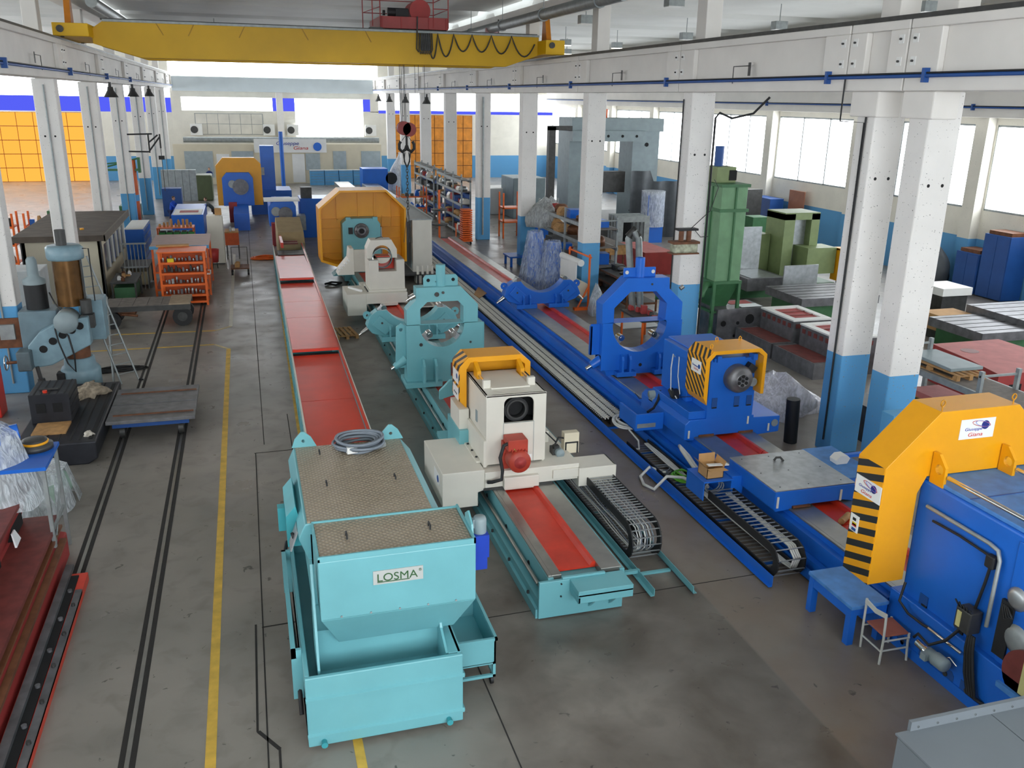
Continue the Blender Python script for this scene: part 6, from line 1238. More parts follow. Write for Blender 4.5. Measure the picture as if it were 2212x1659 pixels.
part(MB().box(-4.6, -4.2, 14.2, 15.2, 1.355, 1.365).box(-4.6, -4.2, 11.5, 13, 1.355, 1.365), 'top_opening', dark, T)
solo(MB().hexa([(-3.93, 14.2, .88), (-3.9, 14.2, .88), (-3.9, 14.5, .9), (-3.93, 14.5, .9)], [(-3.97, 14.25, 1.1), (-3.95, 14.25, 1.1), (-3.95, 14.42, 1.1), (-3.97, 14.42, 1.1)]), 'paper_tag', paper, 'white paper tag stuck on the dark red casting', 'tag')
T = thing('rail_casting', 'low red and black rail casting with bolts beside the dark red bed', 'casting', (-3.1, 10.5, 0))
part(MB().box(-3.4, -3.0, 6, 14.5, 0, .14), 'base_strip', chute_red, T); part(MB().box(-3.36, -3.24, 6, 14.7, .14, .22).box(-3.1, -3.0, 6, 13.9, .1, .17), 'steel_strip', iron_s, T); part(MB().box(-3.24, -3.12, 6, 14.4, .1, .16), 'black_strip', dark, T)
for k in range(10):
    part(MB().cyl((-3.17, 6.4+k*.83, .15), (-3.17, 6.4+k*.83, .2), .035, 8), 'bolt', iron_s, T); part(MB().cyl((-3.05, 6.2+k*.8, .17), (-3.05, 6.2+k*.8, .21), .03, 8), 'bolt', iron, T)
# wall box and red cabinet at the left column
T = thing('switch_box', 'grey switch box on an orange board at the foot of the first visible left column', 'switch', (-6.05, 25.0, 1.2)); part(MB().box(-6.6, -5.98, 25.3, 25.36, 1.3, 2.1), 'board', rust, T); part(MB().box(-6.45, -6.1, 25.2, 25.3, 1.55, 1.95), 'box_body', gal, T)
solo(MB().box(-6.9, -6.25, 23.4, 24.0, 0, 1.3), 'red_cabinet', mat('cabinet_red', '#d8322a', .4), 'bright red cabinet at the left edge by the blue column foot', 'cabinet', bev=.02)
T = thing('grey_transformer', 'pale grey cabinet behind the radial drill', 'cabinet', (-7.0, 30.5, 0)); part(MB().box(-7.5, -6.3, 30, 31.2, .4, 2.5), 'cabinet_body', mat('pale_grey', '#b5bbbd', .5), T, bev=.02); part(MB().box(-7.5, -6.3, 30, 31.2, 0, .4), 'plinth', dblue, T)
T = thing('lathe_cover', 'white and dark red machine cover left of the dark roofed cabin', 'machine', (-9.3, 35, 0)); part(MB().box(-10.6, -8.7, 33.5, 36, 0, 1.7), 'machine_body', dblue, T); part(MB().box(-10.7, -8.65, 33.4, 36, 1.7, 2.0), 'red_band', mat('dark_red', '#8f1f2a', .4), T); part(MB().prism([(33.3, 2.0), (36, 2.0), (36, 2.5), (34.0, 2.4)], 'x', -10.7, -8.6), 'white_hood', white, T)
# jib crane
T = thing('jib_crane', 'orange post jib crane with green arm beyond the dark roofed cabin', 'crane', (-6.2, 56, 0))
part(MB().cyl((-6.2, 56, 0), (-6.2, 56, 4.1), .24, 16), 'post', mat('jib_orange', '#d9652a', .5, 0, .12, 3), T); part(MB().cyl((-6.2, 56, 1.8), (-6.2, 56, 2.15), .26, 16), 'blue_band', lblue, T)
part(MB().box(-8.0, -5.75, 55.85, 56.1, 3.5, 3.62), 'lower_arm', green_d, T); part(MB().tube([(-8.0, 56, 3.6), (-5.8, 56, 4.2)], .05, 5), 'tie_bar', green_d, T); part(MB().tube([(-8.0, 56, 3.85), (-6.0, 56, 4.05)], .04, 5), 'tie_bar', green_d, T); part(MB().box(-5.85, -5.7, 55.8, 56.15, 3.4, 4.25), 'arm_head', green_d, T)
part(MB().box(-6.85, -6.55, 55.8, 56.1, 3.05, 3.3), 'hoist', orange, T); part(MB().cyl((-6.7, 55.95, 3.3), (-6.7, 55.95, 3.5), .03, 5), 'hoist_hanger', iron, T); part(MB().box(-6.6, -6.4, 55.85, 56.05, 2.4, 2.9), 'hook_block', black, T)
part(MB().cyl((-6.5, 55.95, 2.9), (-6.6, 55.95, 3.1), .02, 5), 'chain', iron, T)
T = thing('wall_bracket_arm', 'dark folding bracket arm on the third visible left column', 'bracket', (-5.6, 52, 5))
for (p, q) in (((-6.0, 53.9, 5.6), (-4.7, 53.5, 5.65)), ((-6.0, 53.9, 4.7), (-4.9, 53.5, 4.7)), ((-4.9, 53.5, 4.65), (-4.9, 53.5, 5.65)), ((-4.9, 53.5, 4.75), (-4.3, 53.3, 5.5)), ((-4.3, 53.3, 5.65), (-4.3, 53.3, 4.9)), ((-4.9, 53.5, 5.2), (-4.4, 53.3, 5.6))): part(MB().tube([p, q], .045, 5), 'strut', black, T)
part(MB().cyl((-4.3, 53.3, 2.6), (-4.3, 53.3, 4.9), .02, 5), 'drop_cable', iron, T); part(MB().box(-4.45, -4.15, 53.2, 53.4, 4.3, 4.5), 'drop_box', black, T)
# ------------------------------------------------------------------ right aisle
def simple(nm, lab, cat, parts_, loc=None):
    """thing from a list of (part name, mesh, material)"""
    v = [q for _, m_, _ in parts_ for q in m_.v]; c_ = loc or (sum(q[0] for q in v)/len(v), sum(q[1] for q in v)/len(v), min(q[2] for q in v))
    T = thing(nm, lab, cat, c_)
    for n_, m_, mm in parts_: part(m_, n_, mm, T)
    return T
B = lambda *a: MB().box(*a)
T = thing('dust_collector', 'tall green dust collector on four legs right of the third right column', 'dust collector', (15.4, 27, 0))
for x in (14.9, 15.85):
    for y in (26.1, 27.9): part(B(x-.05, x+.05, y-.05, y+.05, .3, 2.0), 'leg', green_d, T); part(MB().cyl((x, y, 0), (x, y, .5), .13, 8, .06), 'foot', green_d, T)
part(B(14.9, 15.85, 26.1, 27.9, 2.0, 5.2), 'housing', green, T, bev=.02)
for z in (2.0, 4.4, 5.2): part(B(14.84, 15.91, 26.04, 27.96, z-.05, z+.05), 'flange', green_d, T)
for y in (26.7, 27.3): part(B(14.86, 14.9, y-.04, y+.04, 2.0, 5.2), 'rib', green_d, T)
part(B(15.4, 15.46, 26.06, 26.1, 2.0, 5.2), 'rib', green_d, T)
part(MB().hexa([(15.2, 26.7, .5), (15.5, 26.7, .5), (15.5, 27.2, .5), (15.2, 27.2, .5)], [(14.9, 26.1, 2), (15.85, 26.1, 2), (15.85, 27.9, 2), (14.9, 27.9, 2)]), 'hopper', green_d, T)
part(B(15.0, 15.7, 26.7, 27.6, 5.25, 5.75), 'fan_box', olive, T); part(B(15.45, 15.72, 26.68, 26.7, 5.32, 5.65), 'outlet', dark, T); part(MB().cyl((15.3, 27.2, 5.75), (15.3, 27.2, 6.4), .15, 14), 'fan_motor', dblue, T)
part(MB().tube([(15.0, 26.4, 1.9), (14.7, 26.3, 1.9), (14.5, 26.2, 1.6), (14.1, 26.2, 1.5), (13.0, 26.6, 1.55)], .13, 10), 'inlet_pipe', green_d, T)
for z in (.95,): part(B(14.85, 15.9, 26.06, 26.14, z, z+.08), 'cross_bar', green_d, T); part(B(14.86, 14.94, 26.1, 27.9, z, z+.08), 'cross_bar', green_d, T)
# machined castings
T = simple('bored_casting', 'ground steel box casting with round holes beside the green dust collector', 'casting', [('box_body', B(15.05, 16.9, 25.95, 27.2, 0, 1.1), iron_s), ('red_inside', B(15.9, 16.75, 26.6, 27.1, 1.1, 1.11), cast_red)])
for x, z, r in ((16.3, .72, .17), (15.85, .6, .06), (15.9, .35, .06), (15.75, .15, .05), (15.3, .6, .1)): part(MB().cyl((x, 25.94, z), (x, 25.96, z), r, 14), 'bore', dark, T)
solo(B(16.0, 16.8, 26.05, 26.5, 1.12, 1.13), 'drawing', paper, 'white drawing paper on the bored steel box casting', 'paper')
for k, (y0, y1, w_) in enumerate(((23.7, 25.6, 'beside the bored box casting'), (21.4, 23.3, 'nearest to the double column'))):
    T = simple('stepped_casting', 'stepped steel casting with white framed top and red windows, '+w_, 'casting', [('upper_block', B(16.5, 17.9, y0, y1, 0, 1.15), iron_s), ('lower_step', B(15.7, 16.5, y0-.1, y1+.2, 0, .5), iron_s), ('step_top', B(15.75, 16.48, y0, y1, .5, .51), oxide)])
    part(MB().ring([(16.48, y0-.02), (17.92, y0-.02), (17.92, y1+.02), (16.48, y1+.02)], [(16.72, y0+.25), (17.68, y0+.25), (17.68, y1-.25), (16.72, y1-.25)], (17.2, (y0+y1)/2), 'z', 1.15, 1.2), 'top_frame', white, T)
    part(B(16.72, 17.68, y0+.25, y1-.25, 1.152, 1.156), 'top_pit', cast_red, T)
    for i in range(1, 3): part(B(16.72, 17.68, y0+.25+i*.46-.02, y0+.25+i*.46+.02, 1.155, 1.18), 'pit_rib', oxide, T)
    for i in range(6): part(B(16.485, 16.5, y0+.12+i*.3, y0+.28+i*.3, .92, 1.06), 'window', oxide, T)
    for i in range(4): part(B(16.6+i*.32, 16.78+i*.32, y0-.012, y0, .92, 1.06), 'window', oxide, T)
# storage racks
def prack(nm, lab, x0, x1, y0, y1, zs, zt, ups):
    T = thing(nm, lab, 'rack', ((x0+x1)/2, (y0+y1)/2, 0))
    for y in ups:
        for x in (x0, x1-.08): part(B(x, x+.08, y-.05, y+.05, 0, zt), 'upright', gal, T)
        part(B(x0, x1, y-.02, y+.02, zt-.15, zt-.1), 'cross_tie', gal, T)
    for z in zs:
        part(B(x0-.01, x0+.05, y0, y1, z-.14, z), 'beam', gal, T); part(B(x1-.05, x1, y0, y1, z-.14, z), 'beam', gal, T); part(B(x0+.05, x1-.05, y0, y1, z-.03, z), 'deck', wood_d, T)
    return T
prack('pallet_rack', 'grey heavy pallet rack behind the yellow bridge hood at the right edge', 15.63, 16.75, 12.2, 18.05, (.7, 1.6), 2.1, (12.2, 15.2, 18.0))
pallet('pallet', 'wooden pallet on the upper shelf of the right edge rack', 16.2, 16.95, 1.6, .85, 1.9, 0, wood, 5); solo(MB().prism([(15.85, 16.3), (16.8, 16.3), (16.8, 17.9), (15.95, 17.9)], 'z', 1.74, 1.82), 'grey_plate', grey_m, 'blue grey steel plate on the pallet of the right edge rack', 'plate', bev=.01)
pallet('pallet', 'wooden pallet on the lower shelf of the right edge rack', 16.2, 16.6, .7, .85, 2.0, 0, wood, 5); solo(B(15.8, 16.7, 15.6, 17.5, .84, .98), 'red_slab', cast_pink, 'dusty red slab on the lower shelf of the right edge rack', 'slab')
T = prack('storage_rack', 'grey storage rack full of castings between the fourth and fifth right columns', 13.5, 14.5, 33.4, 41.0, (.15, 1.25, 2.05, 2.8), 3.25, (33.5, 37.2, 40.9))
for z in (.15, 1.25, 2.05, 2.8): shelf_goods(None, (z,), 13.55, 14.3, 33.7, 40.7, 7, [iron, rust, wood, blue, cast_red, iron_s], 'stored_part', 'machine part or box stored on the grey rack between the right columns', 'part', 'parts on the grey storage rack', .5, int(z*9))
lump('plastic_sheet', 'wrinkled grey plastic sheet heaped over the far end of the grey storage rack', (13.7, 40.2, 2.0), (.8, .9, 1.3), film('grey_film', '#b9bdbd', .8), 'sheet', 6, .4)
for k, (y0, w_) in enumerate(((50.6, 'nearer'), (58.6, 'farther'))):
    T = prack('parts_shelf', 'long grey parts shelf by the right columns, %s one' % w_, 11.95, 12.55, y0, y0+6.9, (.3, 1.1, 1.9, 2.6, 3.25), 3.4, (y0+.05, y0+2.3, y0+4.6, y0+6.85)); part(B(12.5, 12.54, y0, y0+6.9, .2, 2.6), 'back_panel', dblue, T)
    for z in (.3, 1.1, 1.9, 2.6): shelf_goods(None, (z,), 12.0, 12.45, y0+.1, y0+6.8, 9, [iron, steel2, ivory, dblue, card, iron_s, cast_red], 'small_part', 'small machine part on the %s long grey parts shelf' % w_, 'part', 'parts on the %s long shelf' % w_, .38, int(z*7+k))
T = simple('tray_trolley', 'orange trolley stacked high with orange slatted trays at the end of the long shelf', 'trolley', [('platform', B(10.9, 11.9, 47.6, 48.6, .2, .27), orange), ('push_post', B(10.95, 11.0, 47.7, 47.75, .27, 1.2), orange)])
for k in range(14): part(B(11.35, 11.62, 47.7, 48.4, .3+k*.12, .37+k*.12), 'tray', orange, T); part(B(11.63, 11.9, 47.7, 48.4, .3+k*.12, .37+k*.12), 'tray', orange, T)
for x in (11.0, 11.8): part(MB().cyl((x, 47.8, .1), (x+.06, 47.8, .1), .1, 10), 'wheel', black, T)
T = simple('disc_stand', 'orange pole stand carrying dark round discs near the ivory cabinet', 'stand', [('pole', MB().cyl((10.1, 48, 0), (10.1, 48, 3.0), .06, 8), orange)])
for z in (.3, 1.1, 1.9): part(MB().cyl((10.1, 48, z), (10.1, 48, z+.08), .45, 18), 'disc', iron, T)
# things around the blue bed
T = thing('wrapped_machine', 'twin blue machine heads under clear plastic film beyond the blue ring', 'machine', (12, 35.2, 0))
for x, y, h in ((11.65, 35.6, 2.45), (12.25, 35.0, 2.1)): part(MB().prism([(x-.3, 0), (x+.3, 0), (x+.25, h-.3), (x+.12, h), (x-.15, h), (x-.25, h-.3)], 'y', y-.3, y+.3), 'head', blue, T, bev=.03)
fl2 = film('clear_film', '#cfdcf0', .42)
for x, y, h in ((11.65, 35.6, 2.5), (12.25, 35.0, 2.15)):
    g = [[(x+(.3+.42*(1-v)+.05*math.sin(5*a))*math.cos(a), y+(.34+.42*(1-v)+.05*math.sin(7*a))*math.sin(a), .1+(h-.1)*v) for a in [2*PI*j/20 for j in range(21)]] for v in (0, .25, .5, .75, .93, 1)]
    part(MB().sheet(g), 'film_wrap', fl2, T)
T = simple('film_stand', 'orange A frame stand holding rolls of white plastic film', 'stand', [('post', MB().tube([(12.5, 31.45, 0), (12.5, 31.45, 2.15)], .045, 5), orange), ('post', MB().tube([(12.3, 33.4, 0), (12.4, 33.4, 2.15)], .045, 5), orange), ('top_bar', MB().tube([(12.5, 31.3, 2.05), (12.4, 33.5, 2.05)], .04, 5), orange), ('stay', MB().tube([(12.5, 31.45, .9), (12.0, 31.4, 0)], .04, 5), orange), ('base', B(11.9, 13.0, 31.3, 31.5, 0, .1), orange), ('film_roll', MB().cyl((12.1, 31.3, 1.85), (12.0, 33.2, 1.85), .13, 16), white), ('hanging_film', B(11.93, 11.97, 31.4, 33.2, .6, 1.85), white), ('big_roll', MB().cyl((12.3, 31.55, .75), (12.25, 33.2, .75), .3, 20), cream)])
lump('film_bag', 'tall white bag of film standing beside the film stand', (12.45, 30.5, 0), (.3, .3, 1.1), fl, 'bag', 8, .3)
T = simple('flexible_duct', 'bent pair of silver flexible ducts behind the blue ring', 'duct', [('duct_leg', MB().tube([(13.1, 28.5, .3), (12.75, 28.5, 3.2), (12.9, 28.5, 3.45)], .12, 10), gal), ('duct_leg', MB().tube([(13.3, 28.3, .3), (13.05, 28.3, 3.2), (12.9, 28.4, 3.45)], .12, 10), gal), ('elbow', MB().tube([(12.75, 28.5, 3.25), (12.9, 28.45, 3.5), (13.06, 28.35, 3.25)], .15, 10), iron)])
T = table('orange_table', 'orange framed table with red parts behind the blue ring opening', 12.1, 13.1, 25.6, 27.4, .95, iron, orange, .06)
shelf_goods(None, (.95,), 12.15, 13.0, 25.7, 27.3, 6, [cast_red, iron, cast_red], 'red_part', 'red or dark part on the orange framed table', 'part', 'parts on the orange table', .3, 4)
solo(B(12.6, 14.1, 28.2, 29.6, .01, .03), 'white_sheet', white, 'white sheet spread on the floor behind the blue ring', 'sheet')
T = simple('blue_press', 'light blue machine with grey dials beside the green dust collector', 'machine', [('machine_body', B(13.9, 14.75, 27.2, 28.1, 0, 1.65), lblue), ('dial_panel', B(14.0, 14.6, 27.17, 27.2, .8, 1.5), gal), ('dark_panel', B(14.1, 14.5, 27.15, 27.17, .3, .7), iron)])
T = simple('beam_crate', 'yellowish wooden crate with dusty top on a rusty stand behind the blue ring', 'crate', [('crate_body', B(15.2, 16.2, 36.4, 39.6, 1.2, 1.62), wood), ('dusty_top', B(15.2, 16.2, 36.4, 39.6, 1.62, 1.64), wood_d)] + [('stand_leg', B(x, x+.06, y, y+.06, 0, 1.2), rust) for x in (15.25, 16.1) for y in (36.5, 38, 39.5)])
T = rack('rusty_rack', 'rusty brown bar rack full of dark steel under the wooden crate', 13.7, 15.0, 30.5, 35.5, (.35, .8, 1.2), 1.5, rust, iron, .06, 'rack'); shelf_goods(None, (.35, .8, 1.2), 13.8, 14.9, 30.7, 35.3, 8, [iron, iron_s, rust], 'steel_bar', 'dark steel bar lying on the rusty brown rack', 'bar', 'bars on the rusty rack', .2, 2)
simple('waisted_casting', 'red waisted machine casting beyond the wooden crate', 'casting', [('casting_body', MB().prism([(17.6, 0), (19.4, 0), (19.4, .4), (19.1, .7), (19.1, 1.05), (17.6, 1.05)], 'y', 37.4, 40.6), cast_red), ('dusty_top', B(17.6, 19.1, 37.4, 40.6, 1.05, 1.07), cast_pink)])
simple('pink_casting', 'large dusty red casting with holes at the right edge behind the grey rack', 'casting', [('casting_body', MB().prism([(18.6, 17.5), (21.5, 17.5), (21.5, 20.5), (19.1, 20.5), (18.9, 18.8)], 'z', 0, 1.1), cast_red), ('dusty_top', MB().prism([(18.6, 17.5), (21.5, 17.5), (21.5, 20.5), (19.1, 20.5), (18.9, 18.8)], 'z', 1.1, 1.115), cast_pink), ('round_hole', MB().cyl((19.6, 19.6, 1.11), (19.6, 19.6, 1.12), .25, 18), oxide), ('front_hole', B(19.0, 19.4, 17.48, 17.5, .4, .8), dark)])
lump('wrapped_heap', 'heap of parts in shiny white plastic beside the first right column', (13.2, 19.3, 0), (.85, 1.0, .95), film('shiny_film', '#e4e4ee', .85, .15), 'heap', 11, .5)
solo(MB().cyl((12.2, 17.1, 0), (12.15, 17.1, 1.1), .16, 14), 'black_tube', black, 'upright black ribbed tube beside the first right column', 'tube'); solo(B(13.9, 14.6, 16.6, 17.6, 0, .9), 'black_crate', iron, 'black crate between the two near right columns', 'crate')
# machine tools in the aisle
simple('boring_mill', 'green horizontal boring mill with tall column in the right aisle', 'machine', [('column', MB().box(21.7, 22.2, 32.6, 34, .3, 3.35).box(23.0, 23.4, 32.6, 34, .3, 3.35).box(21.7, 23.4, 32.6, 34, 3.1, 3.4), olive), ('slideway', B(22.2, 23.0, 33, 34, .3, 3.1), steel2), ('spindle_box', B(22.5, 23.9, 31.9, 33, .9, 2.0), olive), ('mill_base', B(18.6, 24, 31.9, 34.5, 0, .5), green_d), ('work_table', B(19.2, 21.0, 31.0, 33, .5, 1.0), iron_s), ('table_top', B(19.4, 20.8, 31.1, 32.9, 1.0, 1.02), steel2)])
simple('green_cabinet', 'green electric cabinet beside the boring mill', 'cabinet', [('cabinet_body', B(20.5, 21.65, 33.5, 34.6, 0, 2.4), olive), ('door', B(20.55, 21.6, 33.48, 33.5, .1, 2.35), olive), ('warning_label', B(21.0, 21.12, 33.47, 33.48, 2.0, 2.2), yellow)])
simple('control_desk', 'yellow framed control desk in front of the boring mill', 'control panel', [('desk_body', B(24.0, 24.7, 31.6, 32.2, .8, 1.9), grey_m), ('yellow_frame', MB().box(23.95, 24.05, 31.5, 32.2, .6, 1.95).box(24.65, 24.8, 31.5, 32.2, .6, 1.95).box(23.95, 24.8, 31.5, 32.2, 1.9, 1.98), yellow), ('desk_foot', B(24.2, 24.5, 31.7, 32.1, 0, .8), iron)])
simple('metal_screen', 'shiny blue grey sheet metal screen standing on the floor in the right aisle', 'screen', [('sheet', B(20.15, 21.7, 29.95, 30.0, .05, 1.7), steel2), ('foot', B(20.1, 21.8, 29.8, 30.2, 0, .06), rust)]); solo(B(20.0, 20.9, 33.0, 33.05, .0, 2.8), 'metal_screen', steel2, 'upright galvanised sheet screen left of the green cabinet', 'screen')
for k, (x0, x1, y0, y1, h, w_) in enumerate(((18.9, 22.2, 26.8, 29.2, 1.1, 'dark slotted machine table with pale board left of the double columns'), (22.2, 24.3, 21.8, 24.2, .9, 'green slotted machine table at the right edge'), (24.3, 27, 22.2, 24.8, 1.1, 'big dark slotted slab table behind the green one at the right edge'))):
    T = simple('slotted_table', w_, 'machine table', [('table_base', B(x0+.2, x1-.2, y0+.2, y1-.2, 0, h-.3), green_d), ('table_slab', B(x0, x1, y0, y1, h-.3, h), iron_s)])
    for i in range(5): part(B(x0, x1, y0+.3+i*(y1-y0-.6)/4, y0+.35+i*(y1-y0-.6)/4, h, h+.004), 'slot', dark, T)
simple('wooden_crate', 'light wooden crate right of the double columns', 'crate', [('crate_body', B(22.8, 24.2, 24.4, 25.3, .3, .85), card), ('skid', B(22.8, 24.2, 24.4, 25.3, 0, .3), iron)]); simple('white_block', 'stack of white boards seen between the double columns', 'boards', [('boards', B(25.8, 27.2, 27.6, 29, .7, 1.0), white), ('trestle', B(25.9, 27.1, 27.7, 28.9, 0, .7), iron)])
for k, (y0, y1, h, w_) in enumerate(((28.8, 30.2, 2.7, 'taller'), (30.3, 31.6, 1.75, 'lower'))): simple('steel_locker', '%s dark blue steel locker against the right wall' % w_, 'cabinet', [('locker_body', B(29.9, 30.9, y0, y1, .05, h), dblue), ('door', B(29.88, 29.9, y0+.04, (y0+y1)/2-.01, .1, h-.05), dblue), ('door', B(29.88, 29.9, (y0+y1)/2+.01, y1-.04, .1, h-.05), dblue), ('top_tray', B(30.0, 30.8, y0+.1, y1-.1, h, h+.15), rust)])
lump('tarp_heap', 'dark tarpaulin covered machine by the right wall', (29.9, 33.0, 0), (.7, .8, 1.9), tarp, 'cover', 5, .3)
T = thing('door_3', 'brown sheet door in the right wall', None, (30.9, 45, 0)); T['kind'] = 'structure'; part(B(30.5, 30.56, 44.2, 45.7, 0, 3.0), 'door_leaf', mat('door_brown', '#94604a', .6), T)
simple('blue_tall_cabinet', 'tall blue cabinet left of the brown door on the right wall', 'cabinet', [('cabinet_body', B(29.6, 30.5, 46.2, 48.3, 0, 2.4), dblue)]); simple('dark_partition', 'dark partition panel near the right wall behind the dust collector', 'panel', [('panel', B(26.5, 28.9, 46, 46.2, 0, 3.0), iron)]); simple('green_drum_cabinet', 'green cabinet by the dark partition', 'cabinet', [('cabinet_body', B(26.6, 27.6, 43, 44, 0, 1.8), green_d)])
# portal milling machine
T = simple('portal_mill', 'big grey portal milling machine in the right aisle behind the columns', 'machine', [('left_column', B(18.3, 19.2, 50, 52, 0, 6.3), grey_m), ('right_column', B(22.3, 24.0, 50, 52, 0, 6.1), grey_m), ('cross_beam', B(18.3, 24.1, 49.7, 52, 6.05, 6.8), grey_m), ('rail_beam', B(18.3, 22.9, 49.5, 50, 5.5, 6.1), grey_m), ('mill_head', B(20, 21.6, 49.3, 50, 2.6, 3.8), iron), ('mill_bed', B(18, 24.5, 48.8, 54, 0, 1.0), iron), ('left_frame', MB().box(16.9, 17.3, 49.6, 50, 0, 6.3).box(16.9, 18.3, 49.6, 50, 6.1, 6.35), iron), ('motor', MB().cyl((20.6, 50.5, 6.8), (20.6, 50.5, 7.3), .2, 12), orange)])
for i in range(4): part(MB().cyl((19.6+i*.9, 49.48, 5.8), (19.6+i*.9, 49.5, 5.8), .08, 10), 'bolt_hole', dark, T)
part(MB().cyl((23.2, 49.98, 5.3), (23.2, 50.0, 5.3), .12, 12), 'bolt_hole', dark, T)
g = [[(21.6+5*j/24, 48.4+.12*math.sin(j*1.3), 3.3*v+(.6 if j < 7 else 0)*v) for j in range(25)] for v in (0, .5, 1)]
solo(MB().sheet(g).box(21.6, 26.6, 48.5, 48.54, 1.6, 1.66), 'tarp_screen', tarp, 'dark grey tarpaulin screen in front of the portal mill', 'screen')
T = simple('wrapped_column', 'tall blue column wrapped in milky film in front of the dark tarpaulin', 'machine', [('blue_core', B(21.9, 22.9, 46.5, 47.4, 0, 2.7), blue)]); part(MB().sheet([[(22.4+.7*math.cos(a)+.04*math.sin(5*a), 46.95+.65*math.sin(a), .9+2.0*v) for a in [2*PI*j/20 for j in range(21)]] for v in (0, .5, 1)]).add([(22.4+.7*math.cos(2*PI*j/20), 46.95+.65*math.sin(2*PI*j/20), 2.9) for j in range(20)], [tuple(range(20))]), 'film_wrap', fl, T)
T = thing('aluminium_frame', 'bundle of silver aluminium frames behind the fourth right column', 'frames', (19.3, 44, 0))
for k in range(4): part(MB().ring([(18.6, .2), (20.4, .2), (20.4, 2.0), (18.6, 2.0)], [(18.9+.04*k, .5), (20.1-.04*k, .5), (20.1-.04*k, 1.7), (18.9+.04*k, 1.7)], (19.5, 1.1), 'y', 43+k*.4, 43.15+k*.4), 'frame', gal, T)
part(B(18.9, 20.1, 44.7, 44.75, .4, 1.8), 'dark_panel', dark, T); part(B(18.5, 20.5, 42.9, 45, 0, .2), 'skid', wood, T)
solo(B(17.3, 19.6, 58, 61, 0, 2.7), 'grey_casting', grey_m, 'large pale grey slab machine beyond the fifth right column', 'machine', bev=.05); solo(B(16.4, 18.2, 60.5, 63, 0, 1.8), 'white_cover', white, 'white sheeted machine beyond the fifth right column', 'machine', bev=.05)
T = thing('orange_stand', 'orange tube rack with upright arms beyond the fifth right column', 'rack', (14.6, 50, 0))
for x in (14.2, 15.3):
    for y in (49.6, 50.5): part(B(x, x+.08, y, y+.08, 0, 2.6), 'upright', orange, T)
for z in (.9, 1.7): part(B(14.2, 15.38, 49.6, 50.58, z, z+.08), 'shelf_board', orange, T)
solo(B(15.8, 16.8, 49, 50, 0, 1.5), 'blue_cabinet', blue, 'blue cabinet right of the orange tube rack', 'cabinet'); simple('blue_stool', 'low blue bench beside the blue machine bed', 'bench', [('bench_top', B(12.0, 12.9, 40.6, 41.8, .45, .52), blue), ('leg', B(12.05, 12.15, 40.65, 40.75, 0, .45), blue), ('leg', B(12.75, 12.85, 40.65, 40.75, 0, .45), blue), ('leg', B(12.05, 12.15, 41.65, 41.75, 0, .45), blue)])
# ------------------------------------------------------------------ far end of the nave
T = thing('site_office', 'cream office partition with doors and windows across the far end', 'office', (3.5, 85.6, 0)); part(B(-5.9, 12.5, 85.5, 85.7, 0, 3.5), 'partition', cream, T)
for x0, x1, z0, z1 in ((-5, -2.6, .6, 2.9), (-1, .9, 1.2, 2.9), (5.5, 6.8, 1.2, 2.7), (8, 9.2, 1.2, 2.9), (10.6, 12.4, 1, 2.9)): part(B(x0, x1, 85.44, 85.5, z0, z1), 'office_window', mat('office_glass', '#a9b4b6', .15), T)
for x in (-2.3, 4.3): part(B(x, x+1.1, 85.43, 85.5, .1, 2.65), 'office_door', white, T)
part(MB().cyl((-5, 86.2, 3.85), (12.4, 86.2, 3.85), .25, 12), 'roof_duct', gal, T)
Tb = simple('banner', 'white company banner with blue planet over the far office', 'banner', [('banner_sheet', B(1.0, 7.42, 85.25, 85.28, 2.78, 3.98), white), ('logo_planet', MB().cyl((6.6, 85.2, 3.3), (6.6, 85.25, 3.3), .38, 22), blue)])
text('Giuseppe', .45, (2.9, 85.23, 3.45), FRONT, ltb, Tb, 2.0, .005, shear=.2); text('Giana', .42, (4.4, 85.23, 3.05), FRONT, ltr, Tb, 1.3, .005, shear=.2)
for x, w_ in ((-4.5, 'leftmost'), (2.0, 'left of the middle column'), (4.2, 'right of the middle column'), (11.6, 'rightmost')): simple('air_conditioner', 'white air conditioner unit on the far wall, '+w_, 'air conditioner', [('case', B(x, x+1.05, 89.5, 89.85, 4.1, 5.1), white), ('fan', MB().cyl((x+.35, 89.46, 4.6), (x+.35, 89.5, 4.6), .33, 16), iron)])
for k in range(5): drawers('drawer_cabinet', 'blue drawer cabinet under the far office windows, %s from the left' % ordn[k], 5.7+k*1.3, 6.95+k*1.3, 83.6, 84.3, 1.3, 5, lblue, 'y')
def arch_lathe(cx, y, s, lab, guard):
    T = thing('lathe', lab, 'lathe', (cx, y, 0))
    part(MB().prism([(cx-.85*s, .9), (cx+.75*s, .9), (cx+.75*s, 2.2*s), (cx+.55*s, 2.5*s), (cx-.6*s, 2.5*s), (cx-.85*s, 2.2*s)], 'y', y, y+2.5), 'headstock_body', blue, T, bev=.03); part(B(cx-.4, cx+.5, y-5, y+3, .0, 1.0), 'lathe_bed', blue, T); part(MB().cyl((cx+.1, y-.12, 1.75*s), (cx+.1, y, 1.75*s), .42*s, 20), 'chuck', iron_s, T); part(MB().cyl((cx-.4, y-.1, 1.9*s), (cx-.4, y, 1.9*s), .25, 14), 'dial', gal, T); part(B(cx-.7, cx-.2, y-1.2, y-.5, 0, 1.2), 'motor_box', cast_red, T)
    if guard: part(MB().prism([(-1.75, .9), (-1.75, 3.4), (-1.3, 3.9), (.65, 3.9), (1.05, 3.5), (1.05, .9), (.45, .9), (.45, 2.65), (-1.3, 2.65), (-1.3, .9)], 'y', y+.3, y+1.0), 'arch_guard', yellow, T)
    else: part(B(cx-1, cx+.9, y-.1, y+1.5, 2.5*s, 2.58*s), 'white_cover', white, T)
